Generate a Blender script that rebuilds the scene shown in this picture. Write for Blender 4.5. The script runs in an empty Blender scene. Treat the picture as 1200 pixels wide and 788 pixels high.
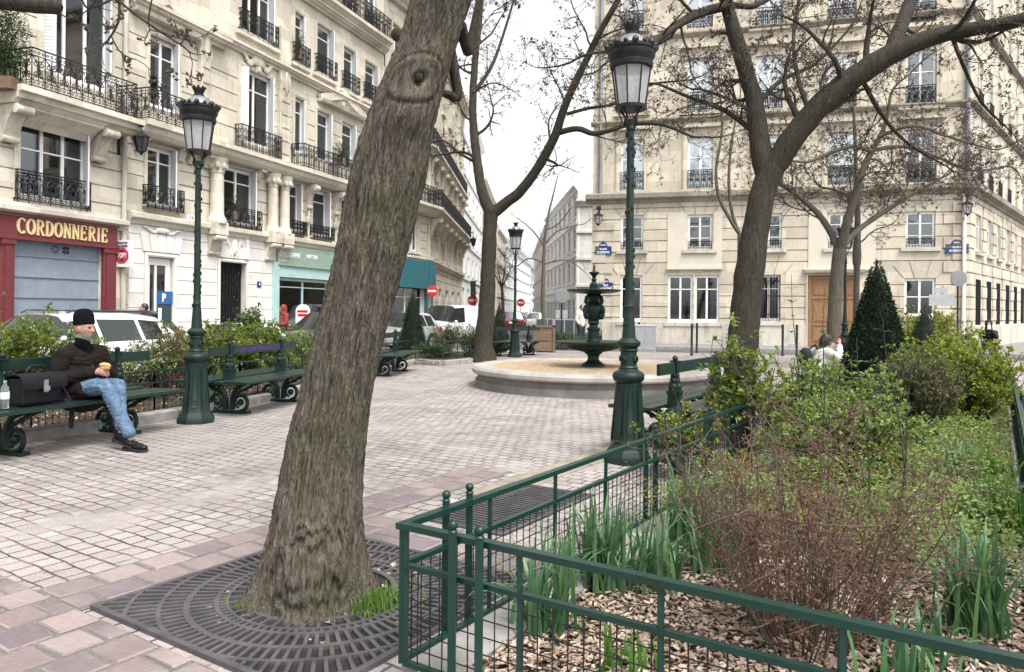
import bpy, math, random
import numpy as np
from mathutils import Vector, Matrix, noise
RND = random.Random(11)
SC = bpy.context.scene
COL = SC.collection
PI = math.pi
# ---------------------------------------------------------------- camera model (pixels of the 1200x788 photograph -> world)
F, CX, HZ, EYE, ROLL = 870.0, 600.0, 365.0, 1.4, 0.0095
def unroll(px, py):
    dx, dy = px - CX, py - HZ
    return dx + dy * ROLL, dy - dx * ROLL
def at(px, py, Y):
    ux, uy = unroll(px, py)
    return Vector((ux / F * Y, Y, EYE - uy / F * Y))
def gnd(px, py, z=0.0):
    ux, uy = unroll(px, py)
    Y = (EYE - z) * F / uy
    return Vector((ux / F * Y, Y, z))
V = Vector
def T(x, y, z): return Matrix.Translation((x, y, z))
def RZ(a): return Matrix.Rotation(a, 4, 'Z')
def RX(a): return Matrix.Rotation(a, 4, 'X')
def RY(a): return Matrix.Rotation(a, 4, 'Y')

# ---------------------------------------------------------------- mesh builder
class MB:
    def __init__(s):
        s.v = []; s.f = []; s.mi = []; s.cur = 0
    def add(s, vs, fs, M=None):
        n = len(s.v)
        if M is not None:
            vs = [M @ Vector(p) for p in vs]
        s.v.extend([tuple(p) for p in vs])
        for f in fs:
            s.f.append(tuple(i + n for i in f)); s.mi.append(s.cur)
    def quad(s, a, b, c, d): s.add([a, b, c, d], [(0, 1, 2, 3)])
    def box(s, x0, x1, y0, y1, z0, z1, M=None):
        s.add([(x0,y0,z0),(x1,y0,z0),(x1,y1,z0),(x0,y1,z0),(x0,y0,z1),(x1,y0,z1),(x1,y1,z1),(x0,y1,z1)],
              [(0,3,2,1),(4,5,6,7),(0,1,5,4),(1,2,6,5),(2,3,7,6),(3,0,4,7)], M)
    def cbox(s, c, sx, sy, sz, M=None):
        c = Vector(c); MM = Matrix.Translation(c)
        if M is not None: MM = MM @ M
        s.box(-sx/2, sx/2, -sy/2, sy/2, -sz/2, sz/2, MM)
    def bar(s, a, b, w, h=None):
        a, b = Vector(a), Vector(b); h = h or w
        d = b - a; L = d.length
        if L < 1e-6: return
        d /= L
        up = Vector((0,0,1)) if abs(d.z) < .95 else Vector((0,1,0))
        x = d.cross(up).normalized(); y = x.cross(d).normalized()
        P = []
        for p in (a, b):
            for sx, sy in ((-1,-1),(1,-1),(1,1),(-1,1)):
                P.append(p + x*(sx*w/2) + y*(sy*h/2))
        s.add(P, [(3,2,1,0),(4,5,6,7),(0,1,5,4),(1,2,6,5),(2,3,7,6),(3,0,4,7)])
    def tube(s, pts, rad, n=6, cap=True, M=None):
        pts = [Vector(p) for p in pts]
        if not hasattr(rad, '__len__'): rad = [rad]*len(pts)
        N = len(pts); vs = []
        t0 = (pts[1]-pts[0]).normalized()
        up = Vector((0,0,1)) if abs(t0.z) < .9 else Vector((1,0,0))
        x = t0.cross(up).normalized()
        for i in range(N):
            t = (pts[min(i+1,N-1)] - pts[max(i-1,0)])
            if t.length < 1e-9: t = t0
            t = t.normalized()
            x = (x - t*x.dot(t))
            if x.length < 1e-6: x = t.orthogonal()
            x = x.normalized(); y = t.cross(x)
            r = rad[i]
            for k in range(n):
                a = 2*PI*k/n
                vs.append(pts[i] + x*(r*math.cos(a)) + y*(r*math.sin(a)))
        fs = []
        for i in range(N-1):
            for k in range(n):
                k2 = (k+1) % n
                fs.append((i*n+k, i*n+k2, (i+1)*n+k2, (i+1)*n+k))
        if cap:
            fs.append(tuple(range(n-1,-1,-1))); fs.append(tuple((N-1)*n+k for k in range(n)))
        s.add(vs, fs, M)
    def lathe(s, prof, n=24, M=None, a0=0.0, mod=None):
        vs = []; fs = []; m = len(prof)
        for i, (r, z) in enumerate(prof):
            for k in range(n):
                a = a0 + 2*PI*k/n
                rr = r * (mod(i, k, n) if mod else 1)
                vs.append((rr*math.cos(a), rr*math.sin(a), z))
        for i in range(m-1):
            for k in range(n):
                k2 = (k+1) % n
                fs.append((i*n+k, i*n+k2, (i+1)*n+k2, (i+1)*n+k))
        if prof[0][0] > 1e-4: fs.append(tuple(range(n-1,-1,-1)))
        if prof[-1][0] > 1e-4: fs.append(tuple((m-1)*n+k for k in range(n)))
        s.add(vs, fs, M)
    def prism(s, poly, z0, z1, M=None):
        n = len(poly)
        vs = [(x,y,z0) for x,y in poly] + [(x,y,z1) for x,y in poly]
        fs = [tuple(range(n-1,-1,-1)), tuple(range(n,2*n))]
        for k in range(n):
            k2 = (k+1) % n
            fs.append((k,k2,n+k2,n+k))
        s.add(vs, fs, M)
    def ball(s, c, r, n=8, m=6, sc=(1,1,1), M=None):
        vs = []; fs = []
        for i in range(m+1):
            t = PI*i/m
            for k in range(n):
                a = 2*PI*k/n
                vs.append((c[0]+r*sc[0]*math.sin(t)*math.cos(a), c[1]+r*sc[1]*math.sin(t)*math.sin(a), c[2]-r*sc[2]*math.cos(t)))
        for i in range(m):
            for k in range(n):
                k2 = (k+1) % n
                fs.append((i*n+k, i*n+k2, (i+1)*n+k2, (i+1)*n+k))
        s.add(vs, fs, M)
    def sweep(s, prof, x0, x1, M=None):
        # profile of (out, z) points swept along local x; out is towards -y
        n = len(prof)
        vs = [(x0,-o,z) for o,z in prof] + [(x1,-o,z) for o,z in prof]
        fs = [tuple(range(n)), tuple(range(2*n-1,n-1,-1))]
        for k in range(n):
            k2 = (k+1) % n
            fs.append((k2,k,n+k,n+k2))
        s.add(vs, fs, M)
    def mesh(s, name, mats, smooth=None):
        me = bpy.data.meshes.new(name)
        me.from_pydata(s.v, [], s.f)
        if not isinstance(mats, (list, tuple)): mats = [mats]
        for m in mats: me.materials.append(m)
        if len(mats) > 1: me.polygons.foreach_set('material_index', s.mi)
        if smooth is not None:
            me.polygons.foreach_set('use_smooth', [True]*len(s.f))
            if smooth < 179: me.set_sharp_from_angle(angle=math.radians(smooth))
        me.update()
        return me
    def build(s, name, mats, parent=None, smooth=None, M=None):
        return link(name, s.mesh(name, mats, smooth), parent, M)
def link(name, me, parent=None, M=None):
    o = bpy.data.objects.new(name, me); COL.objects.link(o)
    if parent is not None: o.parent = parent
    if M is not None: o.matrix_basis = M
    return o
def tag(o, label, cat, group=None, kind=None):
    o['label'] = label; o['category'] = cat
    if group: o['group'] = group
    if kind: o['kind'] = kind
    return o
def thing(name, label, cat, loc=(0,0,0), rz=0.0, group=None, scale=1.0):
    o = bpy.data.objects.new(name, None); COL.objects.link(o)
    o.empty_display_size = .1
    o.location = loc; o.rotation_euler = (0,0,rz); o.scale = (scale,)*3
    return tag(o, label, cat, group)
def structure(name, mb, mat, smooth=None):
    o = mb.build(name, mat, None, smooth); o['kind'] = 'structure'; return o
def dup(root, loc, rz, label, group=None, scale=None):
    def cp(o, par):
        c = o.copy(); COL.objects.link(c)
        if par is not None: c.parent = par
        for ch in list(o.children): cp(ch, c)
        return c
    r = cp(root, None)
    r.location = loc; r.rotation_euler = (0,0,rz); r['label'] = label
    if group: r['group'] = group
    if scale: r.scale = (scale,)*3
    return r

# ---------------------------------------------------------------- materials
def srgb(r, g, b):
    f = lambda c: (c/12.92 if c <= .04045 else ((c+.055)/1.055)**2.4)
    return (f(r/255), f(g/255), f(b/255), 1)
class NT:
    def __init__(s, name):
        s.m = bpy.data.materials.new(name); s.m.use_nodes = True
        s.t = s.m.node_tree; s.b = s.t.nodes['Principled BSDF']; s.out = s.t.nodes['Material Output']
        s.xyz = None
    def n(s, typ, **kw):
        nd = s.t.nodes.new(typ)
        for k, v in kw.items(): setattr(nd, k, v)
        return nd
    def l(s, a, b): s.t.links.new(a, b)
    def set(s, nd, key, v):
        if isinstance(v, bpy.types.NodeSocket): s.l(v, nd.inputs[key])
        else: nd.inputs[key].default_value = v
    def coord(s, scale=(1,1,1), rot=(0,0,0), loc=(0,0,0)):
        if s.xyz is None: s.xyz = s.n('ShaderNodeTexCoord').outputs['Object']
        mp = s.n('ShaderNodeMapping'); s.l(s.xyz, mp.inputs['Vector'])
        mp.inputs['Scale'].default_value = scale; mp.inputs['Rotation'].default_value = rot; mp.inputs['Location'].default_value = loc
        return mp.outputs['Vector']
    def noise(s, vec, scale, detail=4, rough=.6, dist=0.0):
        nd = s.n('ShaderNodeTexNoise'); s.l(vec, nd.inputs['Vector'])
        nd.inputs['Scale'].default_value = scale; nd.inputs['Detail'].default_value = detail
        nd.inputs['Roughness'].default_value = rough; nd.inputs['Distortion'].default_value = dist
        return nd.outputs['Fac']
    def ramp(s, fac, stops):
        nd = s.n('ShaderNodeValToRGB'); s.l(fac, nd.inputs['Fac'])
        e = nd.color_ramp.elements
        while len(e) < len(stops): e.new(.5)
        for k, (p, c) in enumerate(stops):
            e[k].position = p; e[k].color = c if len(c) == 4 else (*c, 1)
        return nd.outputs['Color']
    def mix(s, fac, a, b, mode='MIX'):
        nd = s.n('ShaderNodeMix', data_type='RGBA', blend_type=mode)
        s.set(nd, 0, fac); s.set(nd, 6, a); s.set(nd, 7, b)
        return nd.outputs[2]
    def math(s, op, a, b=0.0, clamp=False):
        nd = s.n('ShaderNodeMath', operation=op, use_clamp=clamp)
        s.set(nd, 0, a); s.set(nd, 1, b); return nd.outputs[0]
    def bump(s, h, strength=.4, dist=.01):
        nd = s.n('ShaderNodeBump'); nd.inputs['Strength'].default_value = strength; nd.inputs['Distance'].default_value = dist
        s.l(h, nd.inputs['Height']); s.l(nd.outputs['Normal'], s.b.inputs['Normal'])
    def base(s, c): s.set(s.b, 'Base Color', c)
    def p(s, **kw):
        for k, v in kw.items(): s.set(s.b, k.replace('_', ' '), v)
        return s
def g(*c): return (*c, 1)
def m_plain(name, c1, c2, scale=8, rough=.6, bump=.0, bscale=60, metal=0.0, spec=.5, dist=.004):
    t = NT(name); v = t.coord()
    f = t.noise(v, scale, 5)
    t.base(t.ramp(f, [(.3, c1), (.7, c2)]))
    t.p(Roughness=rough, Metallic=metal, Specular_IOR_Level=spec)
    if bump: t.bump(t.noise(v, bscale, 4), bump, dist)
    return t.m
def m_leaf(name, cols, rough=.45, trans=.45):
    t = NT(name)
    ge = t.n('ShaderNodeNewGeometry')
    k = len(cols)
    c = t.ramp(ge.outputs['Random Per Island'], [(i/(k-1), cols[i]) for i in range(k)])
    t.base(c); t.p(Roughness=rough, Specular_IOR_Level=.4)
    if trans > 0:
        tr = t.n('ShaderNodeBsdfTranslucent'); t.l(c, tr.inputs['Color'])
        mx = t.n('ShaderNodeMixShader'); mx.inputs[0].default_value = trans
        t.l(t.b.outputs[0], mx.inputs[1]); t.l(tr.outputs[0], mx.inputs[2]); t.l(mx.outputs[0], t.out.inputs['Surface'])
    return t.m
def m_stone(name, c1, c2, dark, bw=.9, bh=.42, joint=.5, dirt=.5, mortar=.006):
    # ashlar: pale blocks, thin joints, rain streaks and soot that belong to the stone
    t = NT(name); v = t.coord()
    sx = t.n('ShaderNodeSeparateXYZ'); t.l(v, sx.inputs[0])
    cb = t.n('ShaderNodeCombineXYZ'); t.l(t.math('ADD', sx.outputs[0], sx.outputs[1]), cb.inputs[0]); t.l(sx.outputs[2], cb.inputs[1])
    br = t.n('ShaderNodeTexBrick'); t.l(cb.outputs[0], br.inputs['Vector'])
    br.inputs['Scale'].default_value = 1; br.inputs['Brick Width'].default_value = bw; br.inputs['Row Height'].default_value = bh
    br.inputs['Mortar Size'].default_value = mortar; br.inputs['Mortar Smooth'].default_value = .3
    br.inputs['Color1'].default_value = (0,0,0,1); br.inputs['Color2'].default_value = (1,1,1,1); br.inputs['Mortar'].default_value = (.5,.5,.5,1)
    big = t.noise(v, .45, 6, .65)
    sm = t.noise(v, 5, 6, .7)
    c = t.ramp(big, [(.32, c1), (.68, c2)])
    c = t.mix(.16, c, br.outputs['Color'], 'OVERLAY')
    st = t.noise(t.coord((1.6, 1.6, .16)), 2.2, 6, .7)
    c = t.mix(t.math('MULTIPLY', t.ramp(st, [(.52, (0,0,0)), (.75, (1,1,1))]), dirt), c, dark)
    c = t.mix(t.math('MULTIPLY', t.ramp(sm, [(.5, (0,0,0)), (.8, (1,1,1))]), dirt*.6), c, dark)
    c = t.mix(t.math('MULTIPLY', br.outputs['Fac'], joint), c, dark)
    t.base(c); t.p(Roughness=.88, Specular_IOR_Level=.25)
    h = t.math('ADD', t.math('MULTIPLY', sm, .35), t.math('MULTIPLY', br.outputs['Fac'], -1.0))
    t.bump(h, .5, .008)
    return t.m
M = {}
def m_iron(name, c1, c2, scale, rough, bump, bscale, metal, spec):
    # thick old paint: runs, chips and dust
    t = NT(name); v = t.coord(); f = t.noise(v, scale, 5); d = t.noise(v, 17, 7, .75); d2 = t.noise(t.coord((6, 6, .8)), 3, 5, .7)
    c = t.ramp(f, [(.3, c1), (.7, c2)])
    c = t.mix(t.math('MULTIPLY', t.ramp(d2, [(.55, (0,0,0)), (.75, (1,1,1))]), .35), c, g(.035,.045,.036))
    c = t.mix(t.ramp(d, [(.69, (0,0,0)), (.72, (1,1,1))]), c, g(.045,.060,.048))
    t.base(c); t.p(Roughness=t.ramp(d, [(.3, (rough-.1,)*3), (.7, (rough+.22,)*3)]), Specular_IOR_Level=spec); t.bump(t.math('ADD', t.noise(v, bscale, 4), d), bump*1.6, .004); return t.m
def _mats():
    M['stoneA'] = m_stone('limestone warm', g(.45,.40,.315), g(.555,.505,.415), g(.18,.15,.115), 1.0, .46, .36, .55)
    M['stoneB'] = m_stone('limestone cream', g(.47,.425,.345), g(.575,.535,.455), g(.20,.172,.138), .9, .42, .32, .58)
    M['stoneW'] = m_stone('limestone painted white', g(.60,.585,.55), g(.68,.665,.63), g(.36,.34,.31), 1.1, .46, .35, .3)
    M['stoneG'] = m_stone('limestone grey trim', g(.42,.385,.325), g(.55,.515,.455), g(.14,.125,.105), 1.3, 5, .3, .8)
    M['stoneL'] = m_stone('sooty ledge stone', g(.22,.20,.155), g(.36,.325,.265), g(.075,.072,.055), 1.3, 5, .3, .9)
    M['render'] = m_plain('smooth lime render', g(.50,.455,.375), g(.58,.54,.46), 1.2, .9, .25, 30)
    M['white_wall'] = m_plain('pale modern facade', g(.66,.655,.64), g(.74,.735,.72), .7, .85, .1, 20)
    M['beige_wall'] = m_plain('beige far facade', g(.45,.40,.32), g(.56,.51,.42), .7, .9, .1, 20)
    M['zinc'] = m_plain('zinc roof', g(.16,.175,.19), g(.24,.255,.27), .8, .5, .1, 20, .3)
    M['tiles'] = m_plain('red brown roof tiles', g(.19,.10,.07), g(.27,.15,.11), 3, .8, .3, 14)
    M['room'] = m_plain('shade-painted room box', g(.07,.064,.058), g(.15,.135,.12), 1.5, .9)  # shallow boxes behind windows; the darkness of a room is painted in
    M['frame_white'] = m_plain('white window paint', g(.70,.70,.69), g(.80,.80,.79), 3, .4, .05, 40)
    M['shutter_grey'] = m_plain('grey white shutter paint', g(.60,.61,.61), g(.70,.71,.71), 3, .5)
    M['curtain'] = m_plain('pale curtain cloth', g(.52,.50,.46), g(.68,.66,.62), 2, .9, .3, 12, dist=.02)
    M['iron_black'] = m_plain('black wrought iron', g(.006,.006,.008), g(.015,.016,.019), 12, .5, .2, 60, 0, .3)
    M['iron_green'] = m_iron('dark green painted cast iron', g(.0022,.012,.009), g(.006,.022,.017), 5, .42, .25, 70, 0, .35)
    M['fence_green'] = m_plain('green fence paint', g(.0016,.020,.0145), g(.0042,.031,.023), 6, .36, .1, 90, 0, .4)
    M['pit'] = m_plain('soil with painted pit shade', g(.006,.005,.004), g(.022,.017,.013), 30, .95)  # near-black stands in for the depth shade of a shallow, lit pit
    M['grate'] = m_plain('cast iron grate', g(.05,.048,.053), g(.115,.108,.112), 7, .55, .3, 80, .25)
    M['lamp_cap'] = m_plain('weathered lamp crown', g(.006,.006,.008), g(.020,.018,.020), 14, .5, .3, 50, 0, .3)
    M['zinc_cap'] = m_plain('grey lamp dome', g(.12,.13,.14), g(.26,.27,.28), 9, .4, .1, 40, .4)
    M['granite'] = m_plain('granite kerb', g(.16,.152,.142), g(.30,.288,.27), 6, .8, .5, 120)
    M['basin'] = m_plain('weathered basin stone', g(.23,.21,.19), g(.39,.365,.335), 2.5, .8, .45, 70)
    M['basin_low'] = m_plain('darker basin stone', g(.115,.105,.098), g(.21,.195,.182), 3.5, .8, .45, 70)  # outer wall stone, darker than the coping
    M['rubber'] = m_plain('tyre rubber', g(.012,.012,.012), g(.02,.02,.02), 10, .8)
    M['alloy'] = m_plain('alloy rim', g(.42,.42,.43), g(.52,.52,.53), 6, .3, 0, 60, .8)
    M['black_plastic'] = m_plain('black plastic', g(.012,.012,.013), g(.022,.022,.023), 10, .5)
    M['asphalt'] = m_plain('asphalt', g(.055,.055,.057), g(.085,.084,.083), 1.6, .85, .5, 180)
    M['pavement'] = m_plain('grey pavement asphalt', g(.15,.148,.147), g(.215,.212,.208), 1.2, .85, .4, 160)
    t = NT('window glass'); fr = t.n('ShaderNodeFresnel'); fr.inputs['IOR'].default_value = 2.2
    gl = t.n('ShaderNodeBsdfGlossy'); gl.inputs['Roughness'].default_value = .03; gl.inputs['Color'].default_value = (.95,.97,1,1)
    tp = t.n('ShaderNodeBsdfTransparent'); tp.inputs['Color'].default_value = (.62,.66,.66,1)
    mx = t.n('ShaderNodeMixShader'); t.l(fr.outputs[0], mx.inputs[0]); t.l(tp.outputs[0], mx.inputs[1]); t.l(gl.outputs[0], mx.inputs[2]); t.l(mx.outputs[0], t.out.inputs['Surface'])
    M['glass'] = t.m
    t = NT('old bright window glass'); fr = t.n('ShaderNodeFresnel'); fr.inputs['IOR'].default_value = 5.0
    gl = t.n('ShaderNodeBsdfGlossy'); gl.inputs['Roughness'].default_value = .05; gl.inputs['Color'].default_value = (.93,.97,1,1)
    v = t.coord(); bm = t.n('ShaderNodeBump'); bm.inputs['Strength'].default_value = .15; bm.inputs['Distance'].default_value = .02
    t.l(t.noise(v, 2.5, 2), bm.inputs['Height']); t.l(bm.outputs[0], gl.inputs['Normal'])
    tp = t.n('ShaderNodeBsdfTransparent'); tp.inputs['Color'].default_value = (.55,.6,.62,1)
    mx = t.n('ShaderNodeMixShader'); t.l(fr.outputs[0], mx.inputs[0]); t.l(tp.outputs[0], mx.inputs[1]); t.l(gl.outputs[0], mx.inputs[2]); t.l(mx.outputs[0], t.out.inputs['Surface'])
    M['glass_bright'] = t.m
    t = NT('lamp glass'); v = t.coord()
    df = t.n('ShaderNodeBsdfTranslucent'); df.inputs['Color'].default_value = (.85,.86,.87,1)
    t.base(t.ramp(t.noise(v, 20, 6, .75), [(.35, g(.50,.50,.51)), (.75, g(.80,.80,.80))])); t.p(Roughness=.2)
    tp = t.n('ShaderNodeBsdfTransparent')
    mx = t.n('ShaderNodeMixShader'); mx.inputs[0].default_value = .5; t.l(t.b.outputs[0], mx.inputs[1]); t.l(df.outputs[0], mx.inputs[2])
    m2 = t.n('ShaderNodeMixShader'); m2.inputs[0].default_value = .35; t.l(mx.outputs[0], m2.inputs[1]); t.l(tp.outputs[0], m2.inputs[2]); t.l(m2.outputs[0], t.out.inputs['Surface'])
    M['lamp_glass'] = t.m
    for nm, c in (('car_white', (.62,.63,.64)), ('car_silver', (.36,.37,.39)), ('car_green', (.030,.042,.036)), ('car_red', (.17,.018,.022)), ('car_blue', (.045,.11,.24)), ('car_grey', (.16,.165,.17))):
        t = NT('paint '+nm); t.base(g(*c)); t.p(Roughness=.32, Coat_Weight=.8, Coat_Roughness=.05, Metallic=.35 if nm == 'car_silver' else 0.0); M[nm] = t.m
    t = NT('car glass'); t.base(g(.018,.022,.022)); t.p(Roughness=.05, Specular_IOR_Level=.8); M['car_glass'] = t.m
    t = NT('tail light'); t.base(g(.45,.06,.025)); t.p(Roughness=.15); M['tail'] = t.m
    t = NT('head light'); t.base(g(.55,.56,.58)); t.p(Roughness=.1, Metallic=.4); M['headlight'] = t.m
    for nm, c, r in (('maroon', (.135,.024,.028), .5), ('shop_grey', (.20,.235,.29), .5), ('shop_green', (.22,.30,.245), .5), ('shop_aqua', (.36,.50,.49), .5), ('shop_teal', (.012,.105,.135), .45),
                     ('gold', (.60,.47,.25), .6), ('text_white', (.75,.75,.73), .5), ('sign_blue', (.012,.028,.17), .25), ('sign_red', (.50,.012,.02), .35), ('sign_white', (.72,.72,.72), .4), ('topy_red', (.40,.05,.085), .4),
                     ('ink', (.014,.014,.016), .5), ('steel', (.30,.31,.32), .45), ('ticket_blue', (.012,.075,.22), .4), ('ticket_dark', (.012,.035,.04), .45), ('cyanlight', (.03,.13,.17), .4)):
        M[nm] = m_plain(nm.replace('_', ' '), g(*[x*.88 for x in c]), g(*[min(1, x*1.08) for x in c]), 4, r, .04, 50)
    t = NT('oak door wood'); v = t.coord((9, 9, 1.1)); f = t.noise(v, 2.5, 8, .65, .6)
    t.base(t.ramp(f, [(.3, g(.15,.075,.032)), (.6, g(.27,.15,.07)), (.85, g(.36,.22,.11))])); t.p(Roughness=.5); t.bump(f, .2, .004); M['oak'] = t.m
    t = NT('planter wood'); v = t.coord((1, 1, 12)); f = t.noise(v, 1.5, 6, .65, .4)
    t.base(t.ramp(f, [(.3, g(.09,.055,.035)), (.7, g(.20,.13,.085))])); t.p(Roughness=.75); M['planter_wood'] = t.m
_mats()
# ---------------------------------------------------------------- frames shared by plaza, flower bed and grate
U = V((.548, .836, 0)).normalized(); W = V((U.y, -U.x, 0))        # U runs away from the camera along the near bed, W across it
UROT = math.atan2(U.y, U.x)
BED0 = V((-.40, 2.757, 0))                                       # near corner of the right-hand bed fence
def bed(u, v, z=0.0): return BED0 + U*u + W*v + V((0,0,z))
# ---------------------------------------------------------------- paving
def m_setts():
    t = NT('granite setts'); v0 = t.coord((1,1,1), (0,0,PI/2-UROT))
    wob = t.n('ShaderNodeTexNoise'); t.l(v0, wob.inputs['Vector']); wob.inputs['Scale'].default_value = 2.6; wob.inputs['Detail'].default_value = 3
    sub = t.n('ShaderNodeVectorMath', operation='SUBTRACT'); t.l(wob.outputs['Color'], sub.inputs[0]); sub.inputs[1].default_value = (.5,.5,.5)
    sca = t.n('ShaderNodeVectorMath', operation='SCALE'); t.l(sub.outputs[0], sca.inputs[0]); sca.inputs['Scale'].default_value = .075
    ad = t.n('ShaderNodeVectorMath', operation='ADD'); t.l(v0, ad.inputs[0]); t.l(sca.outputs[0], ad.inputs[1])
    br = t.n('ShaderNodeTexBrick'); t.l(ad.outputs[0], br.inputs['Vector'])
    for k, x in (('Scale',1), ('Brick Width',.132), ('Row Height',.122), ('Mortar Size',.0078), ('Mortar Smooth',.35), ('Bias',0.0)): br.inputs[k].default_value = x
    br.inputs['Color1'].default_value = (0,0,0,1); br.inputs['Color2'].default_value = (1,1,1,1); br.inputs['Mortar'].default_value = (.5,.5,.5,1)
    c = t.ramp(br.outputs['Color'], [(0, g(.20,.178,.166)), (.2, g(.335,.307,.287)), (.4, g(.295,.248,.234)), (.6, g(.24,.22,.208)), (.8, g(.385,.353,.332)), (1, g(.265,.228,.218))])
    big = t.noise(v0, .35, 5, .6)
    c = t.mix(t.ramp(big, [(.4, (0,0,0)), (.62, (.75,.75,.75))]), c, g(.33,.285,.275))
    fine = t.noise(v0, 90, 3, .7)
    c = t.mix(.7, c, t.ramp(fine, [(.3, (.2,.2,.2)), (.7, (.8,.8,.8))]), 'OVERLAY')
    dirt = t.noise(v0, 1.3, 6, .7)
    c = t.mix(t.math('MULTIPLY', t.ramp(dirt, [(.46, (0,0,0)), (.70, (1,1,1))]), .62), c, g(.165,.15,.135))
    st2 = t.noise(v0, .8, 7, .72); c = t.mix(t.math('MULTIPLY', t.ramp(st2, [(.52, (0,0,0)), (.66, (1,1,1))]), .55), c, g(.145,.122,.108))
    sp = t.noise(v0, 14, 3, .6); c = t.mix(t.ramp(sp, [(.74, (0,0,0)), (.77, (.7,.7,.7))]), c, g(.07,.062,.055))
    jn = t.noise(v0, 1.7, 5, .65)
    jc = t.ramp(jn, [(.42, g(.030,.026,.023)), (.52, g(.10,.09,.08)), (.62, g(.28,.262,.24))])
    c = t.mix(br.outputs['Fac'], c, jc)
    t.base(c); t.p(Roughness=t.ramp(dirt, [(.3, (.5,.5,.5)), (.7, (.78,.78,.78))]), Specular_IOR_Level=.45)
    h = t.math('ADD', t.math('MULTIPLY', fine, .12), t.math('MULTIPLY', br.outputs['Fac'], -1.0))
    h = t.math('ADD', h, t.math('MULTIPLY', br.outputs['Color'], .35))
    t.bump(h, .75, .012)
    return t.m
M['setts'] = m_setts()
def m_border():
    t = NT('pink sandstone pavers'); v0 = t.coord()
    ge = t.n('ShaderNodeNewGeometry')
    c = t.ramp(ge.outputs['Random Per Island'], [(0, g(.18,.137,.137)), (.2, g(.135,.106,.116)), (.4, g(.22,.165,.158)), (.6, g(.118,.095,.104)), (.8, g(.26,.205,.192)), (1, g(.155,.117,.123))])
    wn = t.noise(v0, 2.6, 7, .72); c = t.mix(t.math('MULTIPLY', t.ramp(wn, [(.45, (0,0,0)), (.66, (1,1,1))]), .3), c, g(.27,.25,.225))
    f = t.noise(t.coord((1, 4, 1)), 22, 6, .7, .5)
    c = t.mix(.35, c, t.ramp(f, [(.3, (.2,.2,.2)), (.7, (.8,.8,.8))]), 'OVERLAY')
    t.base(c); t.p(Roughness=.7); t.bump(t.noise(v0, 30, 5, .7), .5, .006)
    return t.m
M['border'] = m_border()
def m_soil(name, c1, c2, c3, sc):
    t = NT(name); v = t.coord(); f = t.noise(v, sc, 8, .75, .3)
    t.base(t.ramp(f, [(.3, c1), (.5, c2), (.72, c3)])); t.p(Roughness=.95, Specular_IOR_Level=.1); t.bump(f, 1.0, .04)
    return t.m
M['soil'] = m_soil('dark leaf litter', g(.025,.018,.013), g(.075,.055,.04), g(.19,.145,.11), 14)
M['joint_sand'] = m_soil('sandy joints', g(.20,.185,.16), g(.33,.315,.275), g(.46,.445,.40), 90)

mb = MB(); mb.quad((-3000,-300,-.135), (3000,-300,-.135), (3000,4000,-.135), (-3000,4000,-.135)); structure('ground', mb, M['asphalt'])
PLAZA = [(-9.6,-5), (30,-5), (30,22.3), (19.5,23.2), (12,24.6), (2.6,26.6), (-2.6,26.9), (-4.2,24.5), (-5.5,21.5), (-6.1,18), (-6.9,14), (-7.7,10.5), (-8.7,7), (-9.6,4)]
mb = MB(); mb.prism(PLAZA, -.3, 0); structure('plaza_paving', mb, M['setts'])
def kerb_strip(name, pts, w, h, mat, z0=-.02, seg=1.0, gap=.008, label=None, closed=False):
    # separate granite kerb stones laid end to end along a polyline, one structure
    mb = MB(); pts = [V((p[0], p[1], 0)) for p in pts]
    if closed: pts.append(pts[0])
    r = random.Random(3)
    for a, b in zip(pts, pts[1:]):
        L = (b-a).length; d = (b-a)/L; n = V((d.y, -d.x, 0)); k = max(1, round(L/seg))
        for i in range(k):
            p = a + d*(L*i/k + gap/2); q = a + d*(L*(i+1)/k - gap/2)
            dz = r.uniform(-.006, .006); e = .018
            prof = [(-w/2, z0), (w/2, z0), (w/2, h-e+dz), (w/2-e, h+dz), (-w/2+e, h+dz), (-w/2, h-e+dz)]
            vs = [p + n*o + V((0,0,z)) for o, z in prof] + [q + n*o + V((0,0,z)) for o, z in prof]
            m_ = len(prof); fs = [tuple(range(m_-1,-1,-1)), tuple(range(m_, 2*m_))]
            for j in range(m_): fs.append((j, (j+1) % m_, m_+(j+1) % m_, m_+j))
            mb.add(vs, fs)
    return structure(name, mb, mat)
# left flower bed
LK = [gnd(-70,545), gnd(10,521), gnd(110,506), gnd(203,491), gnd(300,473), gnd(370,456), gnd(445,437.5), gnd(488,426.5), gnd(518,429), gnd(551,425.5)]
LK = [(p.x, p.y) for p in LK]
kerb_strip('flower_bed_kerb', LK, .17, .13, M['granite'], seg=1.1)
LBED = LK + [(-1.6,24.2), (-3.4,24.6), (-4.0,24.0), (-5.2,21.3), (-5.8,18), (-6.6,14), (-7.4,10.5), (-8.4,7), (-9,5)]
mb = MB(); mb.prism(LBED, -.02, .07); structure('left_bed_soil', mb, M['soil'])
kerb_strip('road_kerb', [(-9.55,4), (-8.65,7), (-7.65,10.5), (-6.85,14), (-6.05,18), (-5.45,21.5), (-4.15,24.5), (-2.55,26.85), (2.6,26.55), (12,24.55), (19.5,23.1), (30,22.2)], .16, .006, M['granite'], -.25, 1.2)
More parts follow.
